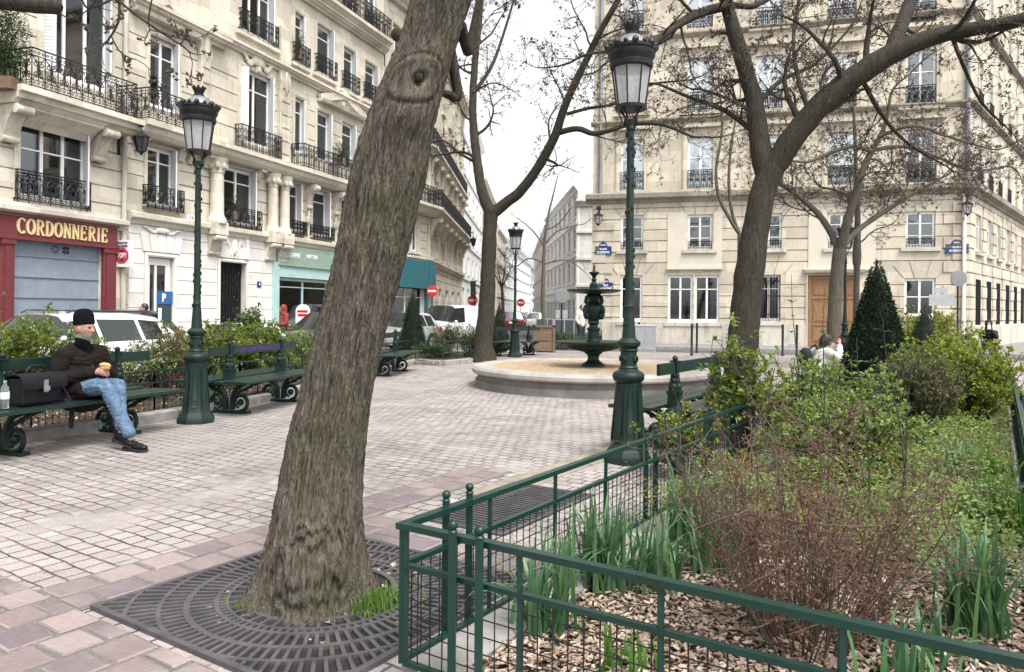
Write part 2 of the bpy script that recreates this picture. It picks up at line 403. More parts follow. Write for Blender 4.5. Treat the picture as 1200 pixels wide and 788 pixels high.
# right flower bed
BL, BWD = 11.4, 1.99
mb = MB(); mb.prism([tuple(bed(u, v).xy) for u, v in ((.06,.06), (.06,BWD), (BL,BWD), (BL,.06))], -.02, .05); structure('right_bed_soil', mb, M['soil'])
kerb_strip('right_bed_kerb', [tuple(bed(u, v).xy) for u, v in ((.02,BWD+.35), (.02,.09), (BL,.09))], .22, .09, M['granite'], seg=.9)
kerb_strip('right_bed_far_kerb', [tuple(bed(u, v).xy) for u, v in ((BL,.3), (BL,BWD+.05), (.3,BWD+.05))], .16, .09, M['granite'], seg=.9)
# mossy slab beside the bed and the pink pavers framing the tree grate
M['slab'] = m_plain('mossy stone slab', g(.155,.14,.10), g(.29,.265,.215), 5, .85, .5, 60)
mb = MB()
c = gnd(640, 556); Ms = T(c.x, c.y, 0) @ RZ(UROT)
mb.box(-.95, .55, -.16, .16, -.03, .006, Ms); mb.box(.56, 1.9, -.16, .16, -.03, .007, Ms); structure('stone_slab_path', mb, M['slab'])
GC0 = V((-1.955, 3.43, 0)); GS = 1.5                               # grate corner and side
def gp(u, v, z=0.0): return GC0 + U*u + W*v + V((0,0,z))
mb = MB(); r = random.Random(5)
def paver_rows(u0, u1, v0, v1, nu, nv, stag):
    for j in range(nv):
        off = stag*(j % 2)*.5
        for i in range(nu+1):
            a0 = max(0, (i-off)/nu); a1 = min(1, (i+1-off)/nu)
            if a1-a0 < .02: continue
            q = []
            for (a, b) in ((a0, j/nv), (a1, j/nv), (a1, (j+1)/nv), (a0, (j+1)/nv)):
                q.append(gp(u0+(u1-u0)*a, v0+(v1-v0)*b))
            cc = sum(q, V((0,0,0)))/4
            q = [cc + (p-cc).normalized()*max(.02, (p-cc).length-.012-r.uniform(0, .008)) for p in q]
            z = .010 + r.uniform(0, .004)
            t_ = [p + (cc-p).normalized()*.012 + V((0,0,z)) for p in q]
            mb.add([p+V((0,0,-.02)) for p in q] + [p+V((0,0,z-.006)) for p in q] + t_, [(8,9,10,11)] + [(k, (k+1) % 4, 4+(k+1) % 4, 4+k) for k in range(4)] + [(4+k, 4+(k+1) % 4, 8+(k+1) % 4, 8+k) for k in range(4)])
paver_rows(-.02, 3.6, -.42, -.02, 15, 2, 1)          # along the far-left edge of the grate
paver_rows(-.60, -.02, -3.2, 1.55, 3, 21, 1)          # in front of the grate
paver_rows(GS+.01, GS+.43, 0, 1.5, 2, 6, 1)
structure('pink_paver_border', mb, M['border'], 30)
mb = MB()
for (u0, u1, v0, v1) in ((-.02,3.62,-.44,-.005), (-.62,-.0205,-3.2,1.56), (GS,GS+.45,0,1.5)):
    mb.quad(gp(u0,v0,.004), gp(u1,v0,.004), gp(u1,v1,.004), gp(u0,v1,.004))
structure('sand_joint_bedding', mb, M['joint_sand'])
# ---------------------------------------------------------------- facade toolkit
class Fac:
    """Plane of a facade: x along it, z up, outward is local -y. Mloc places it inside the building's own frame."""
    def __init__(s, o, d, root_o=None, root_yaw=None):
        s.o = V((o[0], o[1], 0)); s.d = V((d[0], d[1], 0)).normalized()
        s.yaw = math.atan2(s.d.y, s.d.x)
        s.Mw = T(s.o.x, s.o.y, 0) @ RZ(s.yaw)
        s.M = Matrix.Identity(4) if root_o is None else (T(root_o[0], root_o[1], 0) @ RZ(root_yaw)).inverted() @ s.Mw
    def px(s, px, py, out=0.0):
        ux, uy = unroll(px, py); k = ux / F
        o = s.o + V((s.d.y, -s.d.x, 0)) * out
        t = (k*o.y - o.x) / (s.d.x - k*s.d.y)
        Y = o.y + t*s.d.y
        return t, EYE - uy / F * Y
    def rect(s, xl, xr, yt, yb, out=0.0):
        a, _ = s.px(xl, yt, out); b, _ = s.px(xr, yt, out)
        xm = (xl+xr)/2
        return a, b, s.px(xm, yb, out)[1], s.px(xm, yt, out)[1]      # s0, s1, z0, z1
def wall(mb, Mx, s0, s1, z0, z1, ops, grooves=(), room=.75, rev=.2, gw=.042, gd=.055, vg=()):
    """Wall sheet with real openings, reveals, a shade-painted room box behind each, and recessed horizontal joints. slots: 0 stone, 1 room"""
    zs = {z0, z1}; ss = {s0, s1}
    for o in ops: ss.update((o[0], o[1])); zs.update((o[2], o[3]))
    gz = [z for z in grooves if z0 < z < z1-gw and all(abs(z-q) > gw*1.3 and abs(z+gw-q) > .004 for o in ops for q in (o[2], o[3]))]
    for z in gz: zs.update((z, z+gw))
    ss = sorted(x for x in ss if s0-1e-6 <= x <= s1+1e-6); zs = sorted(x for x in zs if z0-1e-6 <= x <= z1+1e-6)
    isop = lambda s, z: any(o[0] < s < o[1] and o[2] < z < o[3] for o in ops)
    isg = lambda z: any(q < z < q+gw for q in gz)
    mb.cur = 0
    for i in range(len(ss)-1):
        a, b = ss[i], ss[i+1]
        if b-a < 1e-4: continue
        prev = None
        for j in range(len(zs)-1):
            c, d = zs[j], zs[j+1]
            if d-c < 1e-4: continue
            if isop((a+b)/2, (c+d)/2): prev = None; continue
            y = gd if isg((c+d)/2) else 0.0
            mb.add([(a,y,c),(b,y,c),(b,y,d),(a,y,d)], [(0,1,2,3)], Mx)
            if prev is not None and abs(prev-y) > 1e-4:
                mb.add([(a,prev,c),(b,prev,c),(b,y,c),(a,y,c)], [(0,1,2,3)], Mx)
            prev = y
    for (a, b, c, d) in [o[:4] for o in ops]:
        mb.cur = 0
        for (y0, y1, sl) in ((0, rev, 0), (rev, room, 1)):
            mb.cur = sl
            mb.add([(a,y0,c),(b,y0,c),(b,y1,c),(a,y1,c)], [(0,1,2,3)], Mx); mb.add([(a,y0,d),(b,y0,d),(b,y1,d),(a,y1,d)], [(3,2,1,0)], Mx)
            mb.add([(a,y0,c),(a,y1,c),(a,y1,d),(a,y0,d)], [(0,1,2,3)], Mx); mb.add([(b,y0,c),(b,y1,c),(b,y1,d),(b,y0,d)], [(3,2,1,0)], Mx)
        mb.cur = 1
        mb.add([(a,room,c),(b,room,c),(b,room,d),(a,room,d)], [(0,1,2,3)], Mx)
    mb.cur = 0
def rows(z0, z1, step): return [z0+step*i for i in range(int((z1-z0)/step)+1)]
_WC = {}
def window(root, Mx, op, style='2', y=.16, glass='glass', frame='frame_white', curtain=None, tr=.72, shut=0, name='window', seed=0):
    """One casement window as a part: frame mesh, with its pane, curtain and shutter as sub-parts."""
    a, b, c, d = op[:4]; w, h = b-a, d-c
    key = (round(w, 2), round(h, 2), style, tr)
    if key not in _WC:
        f = MB(); n = int(style[0]); fw = .055
        f.box(-w/2, -w/2+fw, -.03, .04, 0, h); f.box(w/2-fw, w/2, -.03, .04, 0, h)
        f.box(-w/2+fw, w/2-fw, -.03, .04, 0, fw); f.box(-w/2+fw, w/2-fw, -.03, .04, h-fw, h)
        iw = (w-2*fw)/n
        for i in range(n):
            x0 = -w/2+fw+iw*i; x1 = x0+iw; e = .042
            f.box(x0+.002, x0+e, -.045, .02, fw+.001, h-fw-.001); f.box(x1-e, x1-.002, -.045, .02, fw+.001, h-fw-.001)
            f.box(x0+e, x1-e, -.044, .018, fw+.001, fw+.09); f.box(x0+e, x1-e, -.044, .018, h-fw-.06, h-fw-.001)
            if 'g' in style:
                for q in (1/3, 2/3): f.box(x0+e, x1-e, -.036, .012, h*q-.014, h*q+.014)
            elif tr < 1: f.box(x0+e, x1-e, -.036, .012, h*tr-.02, h*tr+.02)
        p = MB(); p.box(-w/2+fw*.5, w/2-fw*.5, -.006, .002, fw*.5, h-fw*.5)
        _WC[key] = (f, p, {}, {})
    f, p, fm, pm = _WC[key]
    if frame not in fm: fm[frame] = f.mesh('window', M[frame])
    if glass not in pm: pm[glass] = p.mesh('pane', M[glass])
    o = link(name, fm[frame], root, Mx @ T((a+b)/2, y, c))
    link('pane', pm[glass], o)
    if curtain:
        r = random.Random(seed*7+int(w*100)); cm = MB()
        def cloth(x0, x1):
            n = max(6, int((x1-x0)/.035)); P = []
            for i in range(n+1):
                x = x0+(x1-x0)*i/n; yy = .10+.02*math.sin(x*38+r.random())+r.uniform(-.004, .004)
                P += [(x, yy, .02), (x, yy, h-.03)]
            cm.add(P, [(2*i, 2*i+2, 2*i+3, 2*i+1) for i in range(n)])
        if curtain == 'full': cloth(-w/2+.05, w/2-.05)
        elif curtain == 'half': cm.box(-w/2+.05, w/2-.05, .06, .065, .05, h*.45)
        else:
            k = r.uniform(.22, .36)*w; cloth(-w/2+.05, -w/2+k)
            k = r.uniform(.22, .40)*w; cloth(w/2-k, w/2-.05)
        cm.build('curtain', M['curtain'], o, 60)
    if shut:
        sw = min(.40, w*.34)
        for sg in ((1,) if shut == 1 else (-1, 1)):
            sm = MB(); x0 = w/2-.02 if sg > 0 else -w/2+.02
            # folded shutter leaves standing in the reveal, seen edge-on and swung a little out
            Ms = T(x0, -.06, 0) @ RZ(sg*math.radians(66))
            sg2 = -1 if sg > 0 else 1
            xa, xb = sorted((0, sg2*sw))
            sm.box(xa, xb, -.018, .018, .03, h-.02, Ms)
            for q in range(int(h/.09)-1):
                sm.box(xa+.04, xb-.04, -.026, -.018, .07+q*.09, .11+q*.09, Ms)
            sm.build('shutter', M['shutter_grey'], o)
    return o
_RC = {}
def scroll(mb, cx, cz, r, y, turns=1.3, sg=1, a0=0, th=.015, n=9):
    pts = []
    for i in range(n):
        t = i/(n-1); a = a0+sg*turns*2*PI*t; rr = r*(1-.75*t)
        pts.append((cx+rr*math.cos(a), y, cz+rr*math.sin(a)))
    mb.tube(pts, th, 4, False)
def railing_mb(w, h, kind, depth=0.0):
    mb = MB(); th = .018
    def panel(x0, x1, y, axis='x'):
        L = x1-x0
        loc = MB()
        loc.box(x0, x1, -.02, .02, h-.03, h); loc.box(x0, x1, -.012, .012, .06, .085); loc.box(x0, x1, -.01, .01, h*.80, h*.80+.018); loc.box(x0, x1, -.01, .01, .20*h, .20*h+.016)
        n = max(1, round(L/(h*.36))); s = L/n
        for i in range(n+1): loc.box(x0+s*i-.009, x0+s*i+.009, -.01, .01, .0, h-.03)
        for i in range(n):
            c = x0+s*(i+.5); rr = s*.25
            if kind == 'scroll':
                for sg in (-1, 1):
                    scroll(loc, c+sg*s*.22, h*.62, rr, 0, 1.25, sg, PI/2 if sg > 0 else PI/2)
                    scroll(loc, c+sg*s*.22, h*.36, rr*.9, 0, 1.25, -sg, -PI/2)
                    loc.tube([(c+sg*s*.47, 0, h*.2), (c+sg*s*.12, 0, h*.38), (c+sg*s*.05, 0, h*.5), (c+sg*s*.12, 0, h*.62), (c+sg*s*.45, 0, h*.8)], .014, 4, False)
                loc.box(c-.008, c+.008, -.008, .008, .2*h, .8*h)
                scroll(loc, c, h*.5, rr*.5, 0, 1, 1, 0, .012, 9)
                for q in range(3): scroll(loc, c-s*.33+s*.33*q, h*.135, s*.12, 0, 1, 1, 0, .012, 7); scroll(loc, c-s*.33+s*.33*q, h*.885, s*.12, 0, 1, 1, 0, .012, 7)
            else:
                for q in (-.33, 0, .33): loc.box(c+s*q-.010, c+s*q+.010, -.008, .008, .06, h-.03)
                for sg in (-1, 1): scroll(loc, c+sg*s*.17, h*.52, rr*.8, 0, 1.2, sg, -PI/2, .015); scroll(loc, c+sg*s*.2, h*.74, rr*.6, 0, 1.1, -sg, PI/2, .013)
                scroll(loc, c, h*.84, s*.12, 0, 1, 1, 0, .009, 7); scroll(loc, c, h*.16, s*.12, 0, 1, 1, 0, .009, 7)
        if axis == 'x': mb.add(loc.v, loc.f, T(0, y, 0))
        else: mb.add(loc.v, loc.f, T(y, 0, 0) @ RZ(-PI/2))
    panel(-w/2, w/2, -depth)
    if depth > .12:
        panel(.0, depth, -w/2, 'y'); panel(.0, depth, w/2, 'y')
    return mb
def railing(parent, Mx, s0, s1, z, h, kind='scroll', depth=.12, name='railing'):
    w = s1-s0; key = (round(w, 2), round(h, 2), kind, depth)
    if key not in _RC: _RC[key] = railing_mb(w, h, kind, depth).mesh('railing', M['iron_black'])
    return link(name, _RC[key], parent, Mx @ T((s0+s1)/2, 0, z))
CORN = lambda z, o, h: [(0,z), (o*.35,z), (o*.42,z+h*.2), (o*.75,z+h*.36), (o*.80,z+h*.55), (o,z+h*.62), (o,z+h*.92), (o*.55,z+h), (0,z+h)]
def cornice(mb, s0, s1, z, o, h, Mx=None): mb.sweep(CORN(z, o, h), s0, s1, Mx)
def console(mb, x, z, h, d, w, Mx=None):
    # S-shaped scroll bracket under a balcony
    pts = []
    n = 12
    for i in range(n+1):
        t = i/n; o = d*(.16+.84*(t**1.7)); pts.append((o+.03*math.sin(t*PI*2), z+h*t))
    prof = [(0, z)] + pts + [(0, z+h)]
    for q, ww in ((0, 1), (.02, .55)):
        mb.sweep([(o+(q if o > 0 else 0), zz) for o, zz in prof], x-w*ww/2, x+w*ww/2, Mx)
    for (o, zz, r) in ((d*.86, z+h*.86, h*.13), (d*.2, z+h*.1, h*.09)):
        m2 = MB(); m2.lathe([(r*.35, -w*.56), (r, -w*.54), (r, w*.54), (r*.35, w*.56)], 12)
        mb.add(m2.v, m2.f, (Mx or Matrix.Identity(4)) @ T(x, -o, zz) @ RY(PI/2))
def surround(mb, op, bw=.16, t=.05, sill=True, Mx=None, key=False):
    a, b, c, d = op[:4]
    mb.box(a-bw, a-.003, -t, .002, c, d+bw, Mx); mb.box(b+.003, b+bw, -t, .002, c, d+bw, Mx); mb.box(a-.003, b+.003, -t+.003, .002, d+.003, d+bw-.002, Mx)
    mb.box(a-bw+.05, a-bw+.09, -t-.015, -t+.01, c, d+bw-.03, Mx); mb.box(b+bw-.09, b+bw-.05, -t-.015, -t+.01, c, d+bw-.03, Mx); mb.box(a-bw+.09, b+bw-.09, -t-.015, -t+.01, d+bw-.09, d+bw-.05, Mx)
    if sill: mb.box(a-bw-.03, b+bw+.03, -.16, .0, c-.11, c-.004, Mx)
    if key:
        x = (a+b)/2
        mb.add([(x-.13,-t-.06,d-.03),(x+.13,-t-.06,d-.03),(x+.2,-t-.08,d+bw+.16),(x-.2,-t-.08,d+bw+.16),(x-.13,0,d-.03),(x+.13,0,d-.03),(x+.2,0,d+bw+.16),(x-.2,0,d+bw+.16)],
               [(0,1,2,3),(4,7,6,5),(0,4,5,1),(1,5,6,2),(2,6,7,3),(3,7,4,0)], Mx)
        mb.ball((x, -t-.08, d+bw*.6), .10, 8, 6, (1, .6, 1.3), Mx)
def relief(mb, x, z, w, h, y=-.05, seed=1, Mx=None, n=9):
    # carved stone ornament: cartouche with leaves and volutes
    r = random.Random(seed)
    mb.ball((x, y, z), 1, 10, 7, (w*.20, .07, h*.30), Mx)
    for i in range(n):
        for sg in (-1, 1):
            t = (i+.5)/n; px_ = x+sg*w*(.10+.40*t); pz = z+h*.30*math.sin(t*5+seed)*(1-t*.5)
            mb.ball((px_, y*.8, pz), 1, 7, 5, (w*.06*(1.2-t*.6), .05, h*.15*(1.2-t*.5)), Mx)
def body(mb, s0, s1, z0, z1, depth, Mx=None, front=False):
    mb.add([(s0,.0,z0),(s0,depth,z0),(s0,depth,z1),(s0,0,z1)], [(0,1,2,3)], Mx); mb.add([(s1,.0,z0),(s1,depth,z0),(s1,depth,z1),(s1,0,z1)], [(3,2,1,0)], Mx)
    mb.add([(s0,depth,z0),(s1,depth,z0),(s1,depth,z1),(s0,depth,z1)], [(0,1,2,3)], Mx); mb.add([(s0,0,z1),(s1,0,z1),(s1,depth,z1),(s0,depth,z1)], [(0,1,2,3)], Mx)
def mansard(mb, s0, s1, z, depth, h=3.0, Mx=None):
    i = .9
    mb.add([(s0,.25,z),(s1,.25,z),(s1,depth-.2,z),(s0,depth-.2,z),(s0,.25+i,z+h),(s1,.25+i,z+h),(s1,depth-i,z+h),(s0,depth-i,z+h)], [(0,1,5,4),(1,2,6,5),(2,3,7,6),(3,0,4,7),(4,5,6,7)], Mx)
def text_mesh(txt, size, ext, mat, bold=0.0, bevel=0.0):
    cu = bpy.data.curves.new('lettering', 'FONT'); cu.body = txt; cu.size = size; cu.extrude = ext; cu.align_x = 'CENTER'; cu.align_y = 'CENTER'; cu.offset = bold; cu.resolution_u = 3
    o = bpy.data.objects.new('lettering', cu); COL.objects.link(o)
    dg = bpy.context.evaluated_depsgraph_get()
    me = bpy.data.meshes.new_from_object(o.evaluated_get(dg)); bpy.data.objects.remove(o); bpy.data.curves.remove(cu)
    me.materials.clear(); me.materials.append(M[mat]); return me
STAND = Matrix.Rotation(PI/2, 4, 'X')                               # lettering upright, readable from local -y

# ---------------------------------------------------------------- left terrace (three buildings on one street line)
LO = V((-11.8, 22.8, 0)); LD = V((.356, 1, 0)).normalized()
def left_root(name, label, px):
    f0 = Fac(LO, LD); s = f0.px(px, 300)[0]; o = LO + LD*s
    f = Fac(o, LD)
    r = thing(name, label, 'building', (o.x, o.y, 0), f.yaw)
    return r, f
I4 = Matrix.Identity(4)
# --- cobbler's building
r1, f1 = left_root('stone_building', 'cream stone building with the maroon cobbler shopfront at street level', 145)
S0 = f1.px(-120, 300)[0]
def R1(*a): return f1.rect(*a)
shop = R1(-2, 119, 272, 400); shop = (f1.px(14, 300)[0], f1.px(118.5, 300)[0], -.1, f1.px(66, 283)[1])
w1 = R1(22, 101, 151, 238); w2 = R1(50, 128, 4, 97); w2 = (w2[0], w2[1], w2[2], w2[3]+1.0)
wl = (S0+.7, S0+2.2, w1[2], w1[3]); wl2 = (S0+.7, S0+2.2, w2[2], w2[3])
w3 = (w2[0], w2[1], w2[2]+4.1, w2[3]+3.9)
ops = [shop, w1, w2, wl, wl2, w3]
mb = MB(); wall(mb, I4, S0, -.02, -.2, 19, ops, [z for z in rows(4.45, 19, .52)], rev=.3)
body(mb, S0, -.02, -.2, 19, 10); mb.build('wall', [M['stoneB'], M['room']], r1)
mb = MB(); mansard(mb, S0, -.02, 19, 10); mb.build('roof', M['zinc'], r1)
window(r1, I4, w1, '3', .10, curtain='sides', seed=4, shut=1, tr=.66); window(r1, I4, w2, '3', .14, curtain='sides', shut=2, tr=1, seed=2)
for k, o in enumerate((wl, wl2, w3)): window(r1, I4, o, '2', .14, curtain='sides', seed=k)
railing(r1, I4, w1[0]-.12, w1[1]+.05, w1[2]-.12, .86, 'scroll', .14)
mb = MB()
zl = f1.px(66, 255)[1]
mb.sweep([(0, zl-.16), (.10, zl-.16), (.16, zl-.05), (.30, zl+.02), (.30, zl+.14), (.05, zl+.20), (0, zl+.20)], S0, -.05)
mb.box(w1[0]-.25, w1[1]+.22, -.14, 0, w1[2]-.30, w1[2]-.13)
mb.build('cornice', M['stoneG'], r1)
bz = f1.px(86, 122, .9)[1]; bx0 = f1.px(25, 110, .9)[0]; bx1 = f1.px(147, 120, .9)[0]-.1
bx0 = S0+.3 if False else bx0
mb = MB(); mb.sweep([(0,bz-.30),(.62,bz-.30),(.70,bz-.2),(.78,bz-.18),(.80,bz-.05),(.92,bz-.02),(.92,bz+.13),(0,bz+.13)], bx0, -.12)
slab = mb.build('balcony', M['stoneB'], r1)
mb = MB()
for xc in ((w1[0]-.34), (w1[1]+.30)): console(mb, xc, bz-1.25, .94, .72, .42)
nfl = 26
for i in range(nfl):       # fluted cove between the two brackets
    x = w1[0]-.02+(w1[1]-w1[0]+.04)*(i+.5)/nfl
    m2 = MB(); m2.tube([(x, -.12, bz-.72), (x, -.22, bz-.55), (x, -.42, bz-.40), (x, -.62, bz-.31)], .075, 7)
    mb.add(m2.v, m2.f)
mb.build('console_brackets', M['stoneB'], r1, 40)
railing(slab, I4, bx0+.35, -.32, bz+.13, 1.05, 'scroll', .80)
mb = MB(); surround(mb, w1, .14, .05, False); surround(mb, w2, .17, .06, False); surround(mb, w3, .17, .06, True, key=True)
cornice(mb, S0, -.03, w3[2]-.9, .35, .4); cornice(mb, S0, -.03, 17.9, .5, .6)
mb.build('stone_trim', M['stoneB'], r1)
# shopfront
zf0, zf1 = f1.px(66, 283)[1], f1.px(66, 259)[1]
xs0 = f1.px(-2, 300)[0]; xs1 = f1.px(133.5, 300)[0]
mb = MB()
mb.box(xs0-.35, xs1, -.13, -.002, zf0+.02, zf1); mb.box(xs0-.37, xs1+.02, -.20, -.001, zf1+.001, zf1+.09); mb.box(xs0-.37, xs1+.02, -.17, -.001, zf0-.06, zf0+.018)
for (a, b) in ((f1.px(-2, 300)[0], shop[0]), (shop[1], xs1)):
    mb.box(a, b, -.10, -.002, 0, zf0-.062); mb.box(a+.09, b-.09, -.125, -.098, .55, zf0-.25); mb.box(a+.05, b-.05, -.13, -.098, .08, .42); mb.box(a-.02, b+.02, -.15, -.001, zf0-.2, zf0-.063)
for x in (xs0-.1, xs1-.22): mb.box(x, x+.10, -.136, -.128, zf1-.16, zf1-.06)
front = mb.build('shopfront', M['maroon'], r1)
mb = MB(); hh = (zf0+.1)/6
for i in range(6):
    mb.box(shop[0]+.01, shop[1]-.01, .10, .13, .0+hh*i+.018, hh*(i+1)-.018); mb.box(shop[0]+.01, shop[1]-.01, .07, .128, hh*(i+1)-.02, hh*(i+1)+.016)
for q in (.345, .665): mb.box(shop[0]+(shop[1]-shop[0])*q-.006, shop[0]+(shop[1]-shop[0])*q+.006, .095, .10, .1, hh*5-.03)
sh = mb.build('shutter', M['shop_grey'], front)
mb = MB()
vx = shop[0]+(shop[1]-shop[0])*.48
for (cx_, kind) in ((vx, 0), (vx+.33, 1)):
    cz_ = hh*5.42
    for i in range(8 if kind == 0 else 4):
        a = 2*PI*i/(8 if kind == 0 else 4)+(0 if kind == 0 else PI/4); w_ = .16 if kind == 0 else .62
        r0, r1_ = (.045, .125) if kind == 0 else (.03, .12)
        mb.add([(cx_+r0*math.cos(a-w_), .092, cz_+r0*math.sin(a-w_)), (cx_+r1_*math.cos(a-w_), .092, cz_+r1_*math.sin(a-w_)), (cx_+r1_*1.03*math.cos(a), .092, cz_+r1_*1.03*math.sin(a)), (cx_+r1_*math.cos(a+w_), .092, cz_+r1_*math.sin(a+w_)), (cx_+r0*math.cos(a+w_), .092, cz_+r0*math.sin(a+w_))], [(0,1,2,3,4)])
mb.build('vent', M['ink'], sh)
mb = MB(); mb.box(shop[0]+(shop[1]-shop[0])*.53, shop[0]+(shop[1]-shop[0])*.53+.16, .060, .069, hh*2-.02, hh*2+.22); mb.build('notice', M['text_white'], sh)
# slab-serif capitals, built stroke by stroke
def letter(mb, ch, x, z, w, h, t, y0, y1):
    def st(a, b, ww=t):
        a = V((x+a[0]*w, (y0+y1)/2, z+a[1]*h)); b = V((x+b[0]*w, (y0+y1)/2, z+b[1]*h)); d = (b-a).normalized(); n = V((-d.z, 0, d.x))*ww/2
        k = len(mb.v)%5*.0004
        vs = [p+q+V((0, dy, 0)) for dy in ((y0-y1)/2-k, (y1-y0)/2) for p, q in ((a, -n), (b, -n), (b, n), (a, n))]
        mb.add(vs, [(0,1,2,3),(7,6,5,4),(0,4,5,1),(1,5,6,2),(2,6,7,3),(3,7,4,0)])
    def arc(cx_, cz_, rx, rz, a0, a1, n=12):
        for i in range(n):
            p = math.radians(a0+(a1-a0)*i/n); q = math.radians(a0+(a1-a0)*(i+1.12)/n)
            st((cx_+rx*math.cos(p), cz_+rz*math.sin(p)), (cx_+rx*math.cos(q), cz_+rz*math.sin(q)), t*(1.15 if abs(math.cos((p+q)/2)) > .6 else .75))
    def ser(px_, pz): st((px_-.19, pz), (px_+.19, pz), t*.55)
    if ch == 'C': arc(.55, .5, .5, .48, 48, 312); st((.9, .78), (.9, .98), t*.6); st((.9, .03), (.9, .2), t*.6)
    if ch == 'O': arc(.5, .5, .5, .48, 0, 360, 18)
    if ch in 'RDNEI': st((.15, 0), (.15, 1)); ser(.15, .02); ser(.15, .98)
    if ch == 'R': arc(.42, .74, .42, .24, -90, 90, 9); st((.15, .5), (.45, .5), t*.8); st((.15, .98), (.45, .98), t*.8); st((.45, .5), (.92, 0)); ser(.92, .02)
    if ch == 'D': arc(.35, .5, .58, .48, -90, 90, 12); st((.15, .02), (.38, .02), t*.8); st((.15, .98), (.38, .98), t*.8)
    if ch == 'N': st((.15, 1), (.9, 0)); st((.9, 0), (.9, 1), t*.7); ser(.9, .98)
    if ch == 'E':
        st((.15, .98), (.88, .98), t*.7); st((.15, .5), (.66, .5), t*.7); st((.15, .02), (.88, .02), t*.7); st((.86, .02), (.86, .24), t*.6); st((.86, .76), (.86, .98), t*.6); st((.64, .38), (.64, .62), t*.5)
word = 'CORDONNERIE'; xw0 = f1.px(15, 262)[0]; xw1 = f1.px(123, 280)[0]; mb = MB(); nn = len(word); adv = {'I': .62}
tot = sum(adv.get(c, 1) for c in word); x = xw0; st_ = (xw1-xw0)/tot
for c in word:
    a = adv.get(c, 1)*st_; zc = (zf0+zf1)/2+.02
    letter(mb, c, x+a*.08 if c != 'I' else x+a*.28, zc-.20, (a*.76 if c != 'I' else a*1.2), .40, .058, -.165, -.128); x += a
mb.build('lettering', M['gold'], front)
# plant on the balcony
r2_ = r1
# downpipe
p1 = f1.px(143.5, 300, .1)[0]
mb = MB(); mb.tube([(p1+.05, -.10, .0), (p1+.05, -.10, 19)], .075, 8)
for z in (1.1, 3.4, 5.6, 8, 10.5, 13): mb.tube([(p1+.05, -.10, z), (p1+.05, -.10, z+.09)], .09, 8)
mb.build('downpipe', M['stoneG'], r1, 40)

# --- sculpted building with the rounded bay
r2, f2 = left_root('sculpted_building', 'ornate carved stone building with black scrolled balconies and an iron street door', 146)
E2 = f2.px(448, 300)[0]
z_led = f2.px(185, 258)[1]
R2 = f2.rect
d1 = R2(172, 203, 302, 384); d1 = (d1[0], d1[1], 0, d1[3]); d2 = R2(257, 287.5, 308, 385); d2 = (d2[0], d2[1], 0, d2[3])
a1 = R2(172, 205, 174, 243); a2 = R2(175, 208, 47, 130); a3 = (a2[0], a2[1], a2[2]+4.0, a2[3]+3.8)
b1 = R2(260, 298, 198, 264); b2 = R2(283, 320, 86, 172)
b2 = (f2.px(281, 130)[0], f2.px(318, 130)[0], b2[2], b2[3]); b3 = (b2[0], b2[1], f2.px(302, 44)[1], f2.px(302, -22)[1])
c1 = R2(334, 352, 215, 272); c1b = R2(366, 384.5, 224, 278); c2 = R2(345, 357, 116, 180); c2b = R2(371, 387, 132, 190)
c3 = R2(345, 357, 17, 74); c3b = R2(371, 389, 32, 88); c3c = R2(402, 416, 58, 106); c3d = R2(427, 441, 75, 118)
c2c = (c3c[0], c3c[1], c2b[2], c2b[3]); c2d = (c3d[0], c3d[1], c2b[2], c2b[3]); c1c = (c3c[0], c3c[1], c1b[2], c1b[3]); c1d = (c3d[0], c3d[1], c1b[2], c1b[3])
lvl = lambda q, z0, z1: (q[0], q[1], z0, z1)
top = [lvl(q, c3[3]+1.5, c3[3]+3.6) for q in (a1, b2, c3, c3b, c3c, c3d)]
shopg = (f2.px(324, 300)[0], f2.px(410, 300)[0], .0, f2.px(360, 327)[1])
ops = [d1, d2, a1, a2, a3, b1, b2, b3, c1, c1b, c2, c2b, c3, c3b, c3c, c3d, c2c, c2d, c1c, c1d, shopg] + top
mb = MB(); wall(mb, I4, 0, E2, -.2, 19.5, [o for o in ops if o not in (d1, d2)] + [d1, d2], [z for z in rows(.55, z_led-.3, .46)] + [z for z in rows(z_led+.35, b1[3]+.5, .46)] + rows(a2[2]+.2, a2[3], .62), rev=.3)
body(mb, 0, E2, -.2, 19.5, 11); mb.build('wall', [M['stoneB'], M['room']], r2)
mb = MB(); mansard(mb, 0, E2, 19.5, 11); mb.build('roof', M['zinc'], r2)
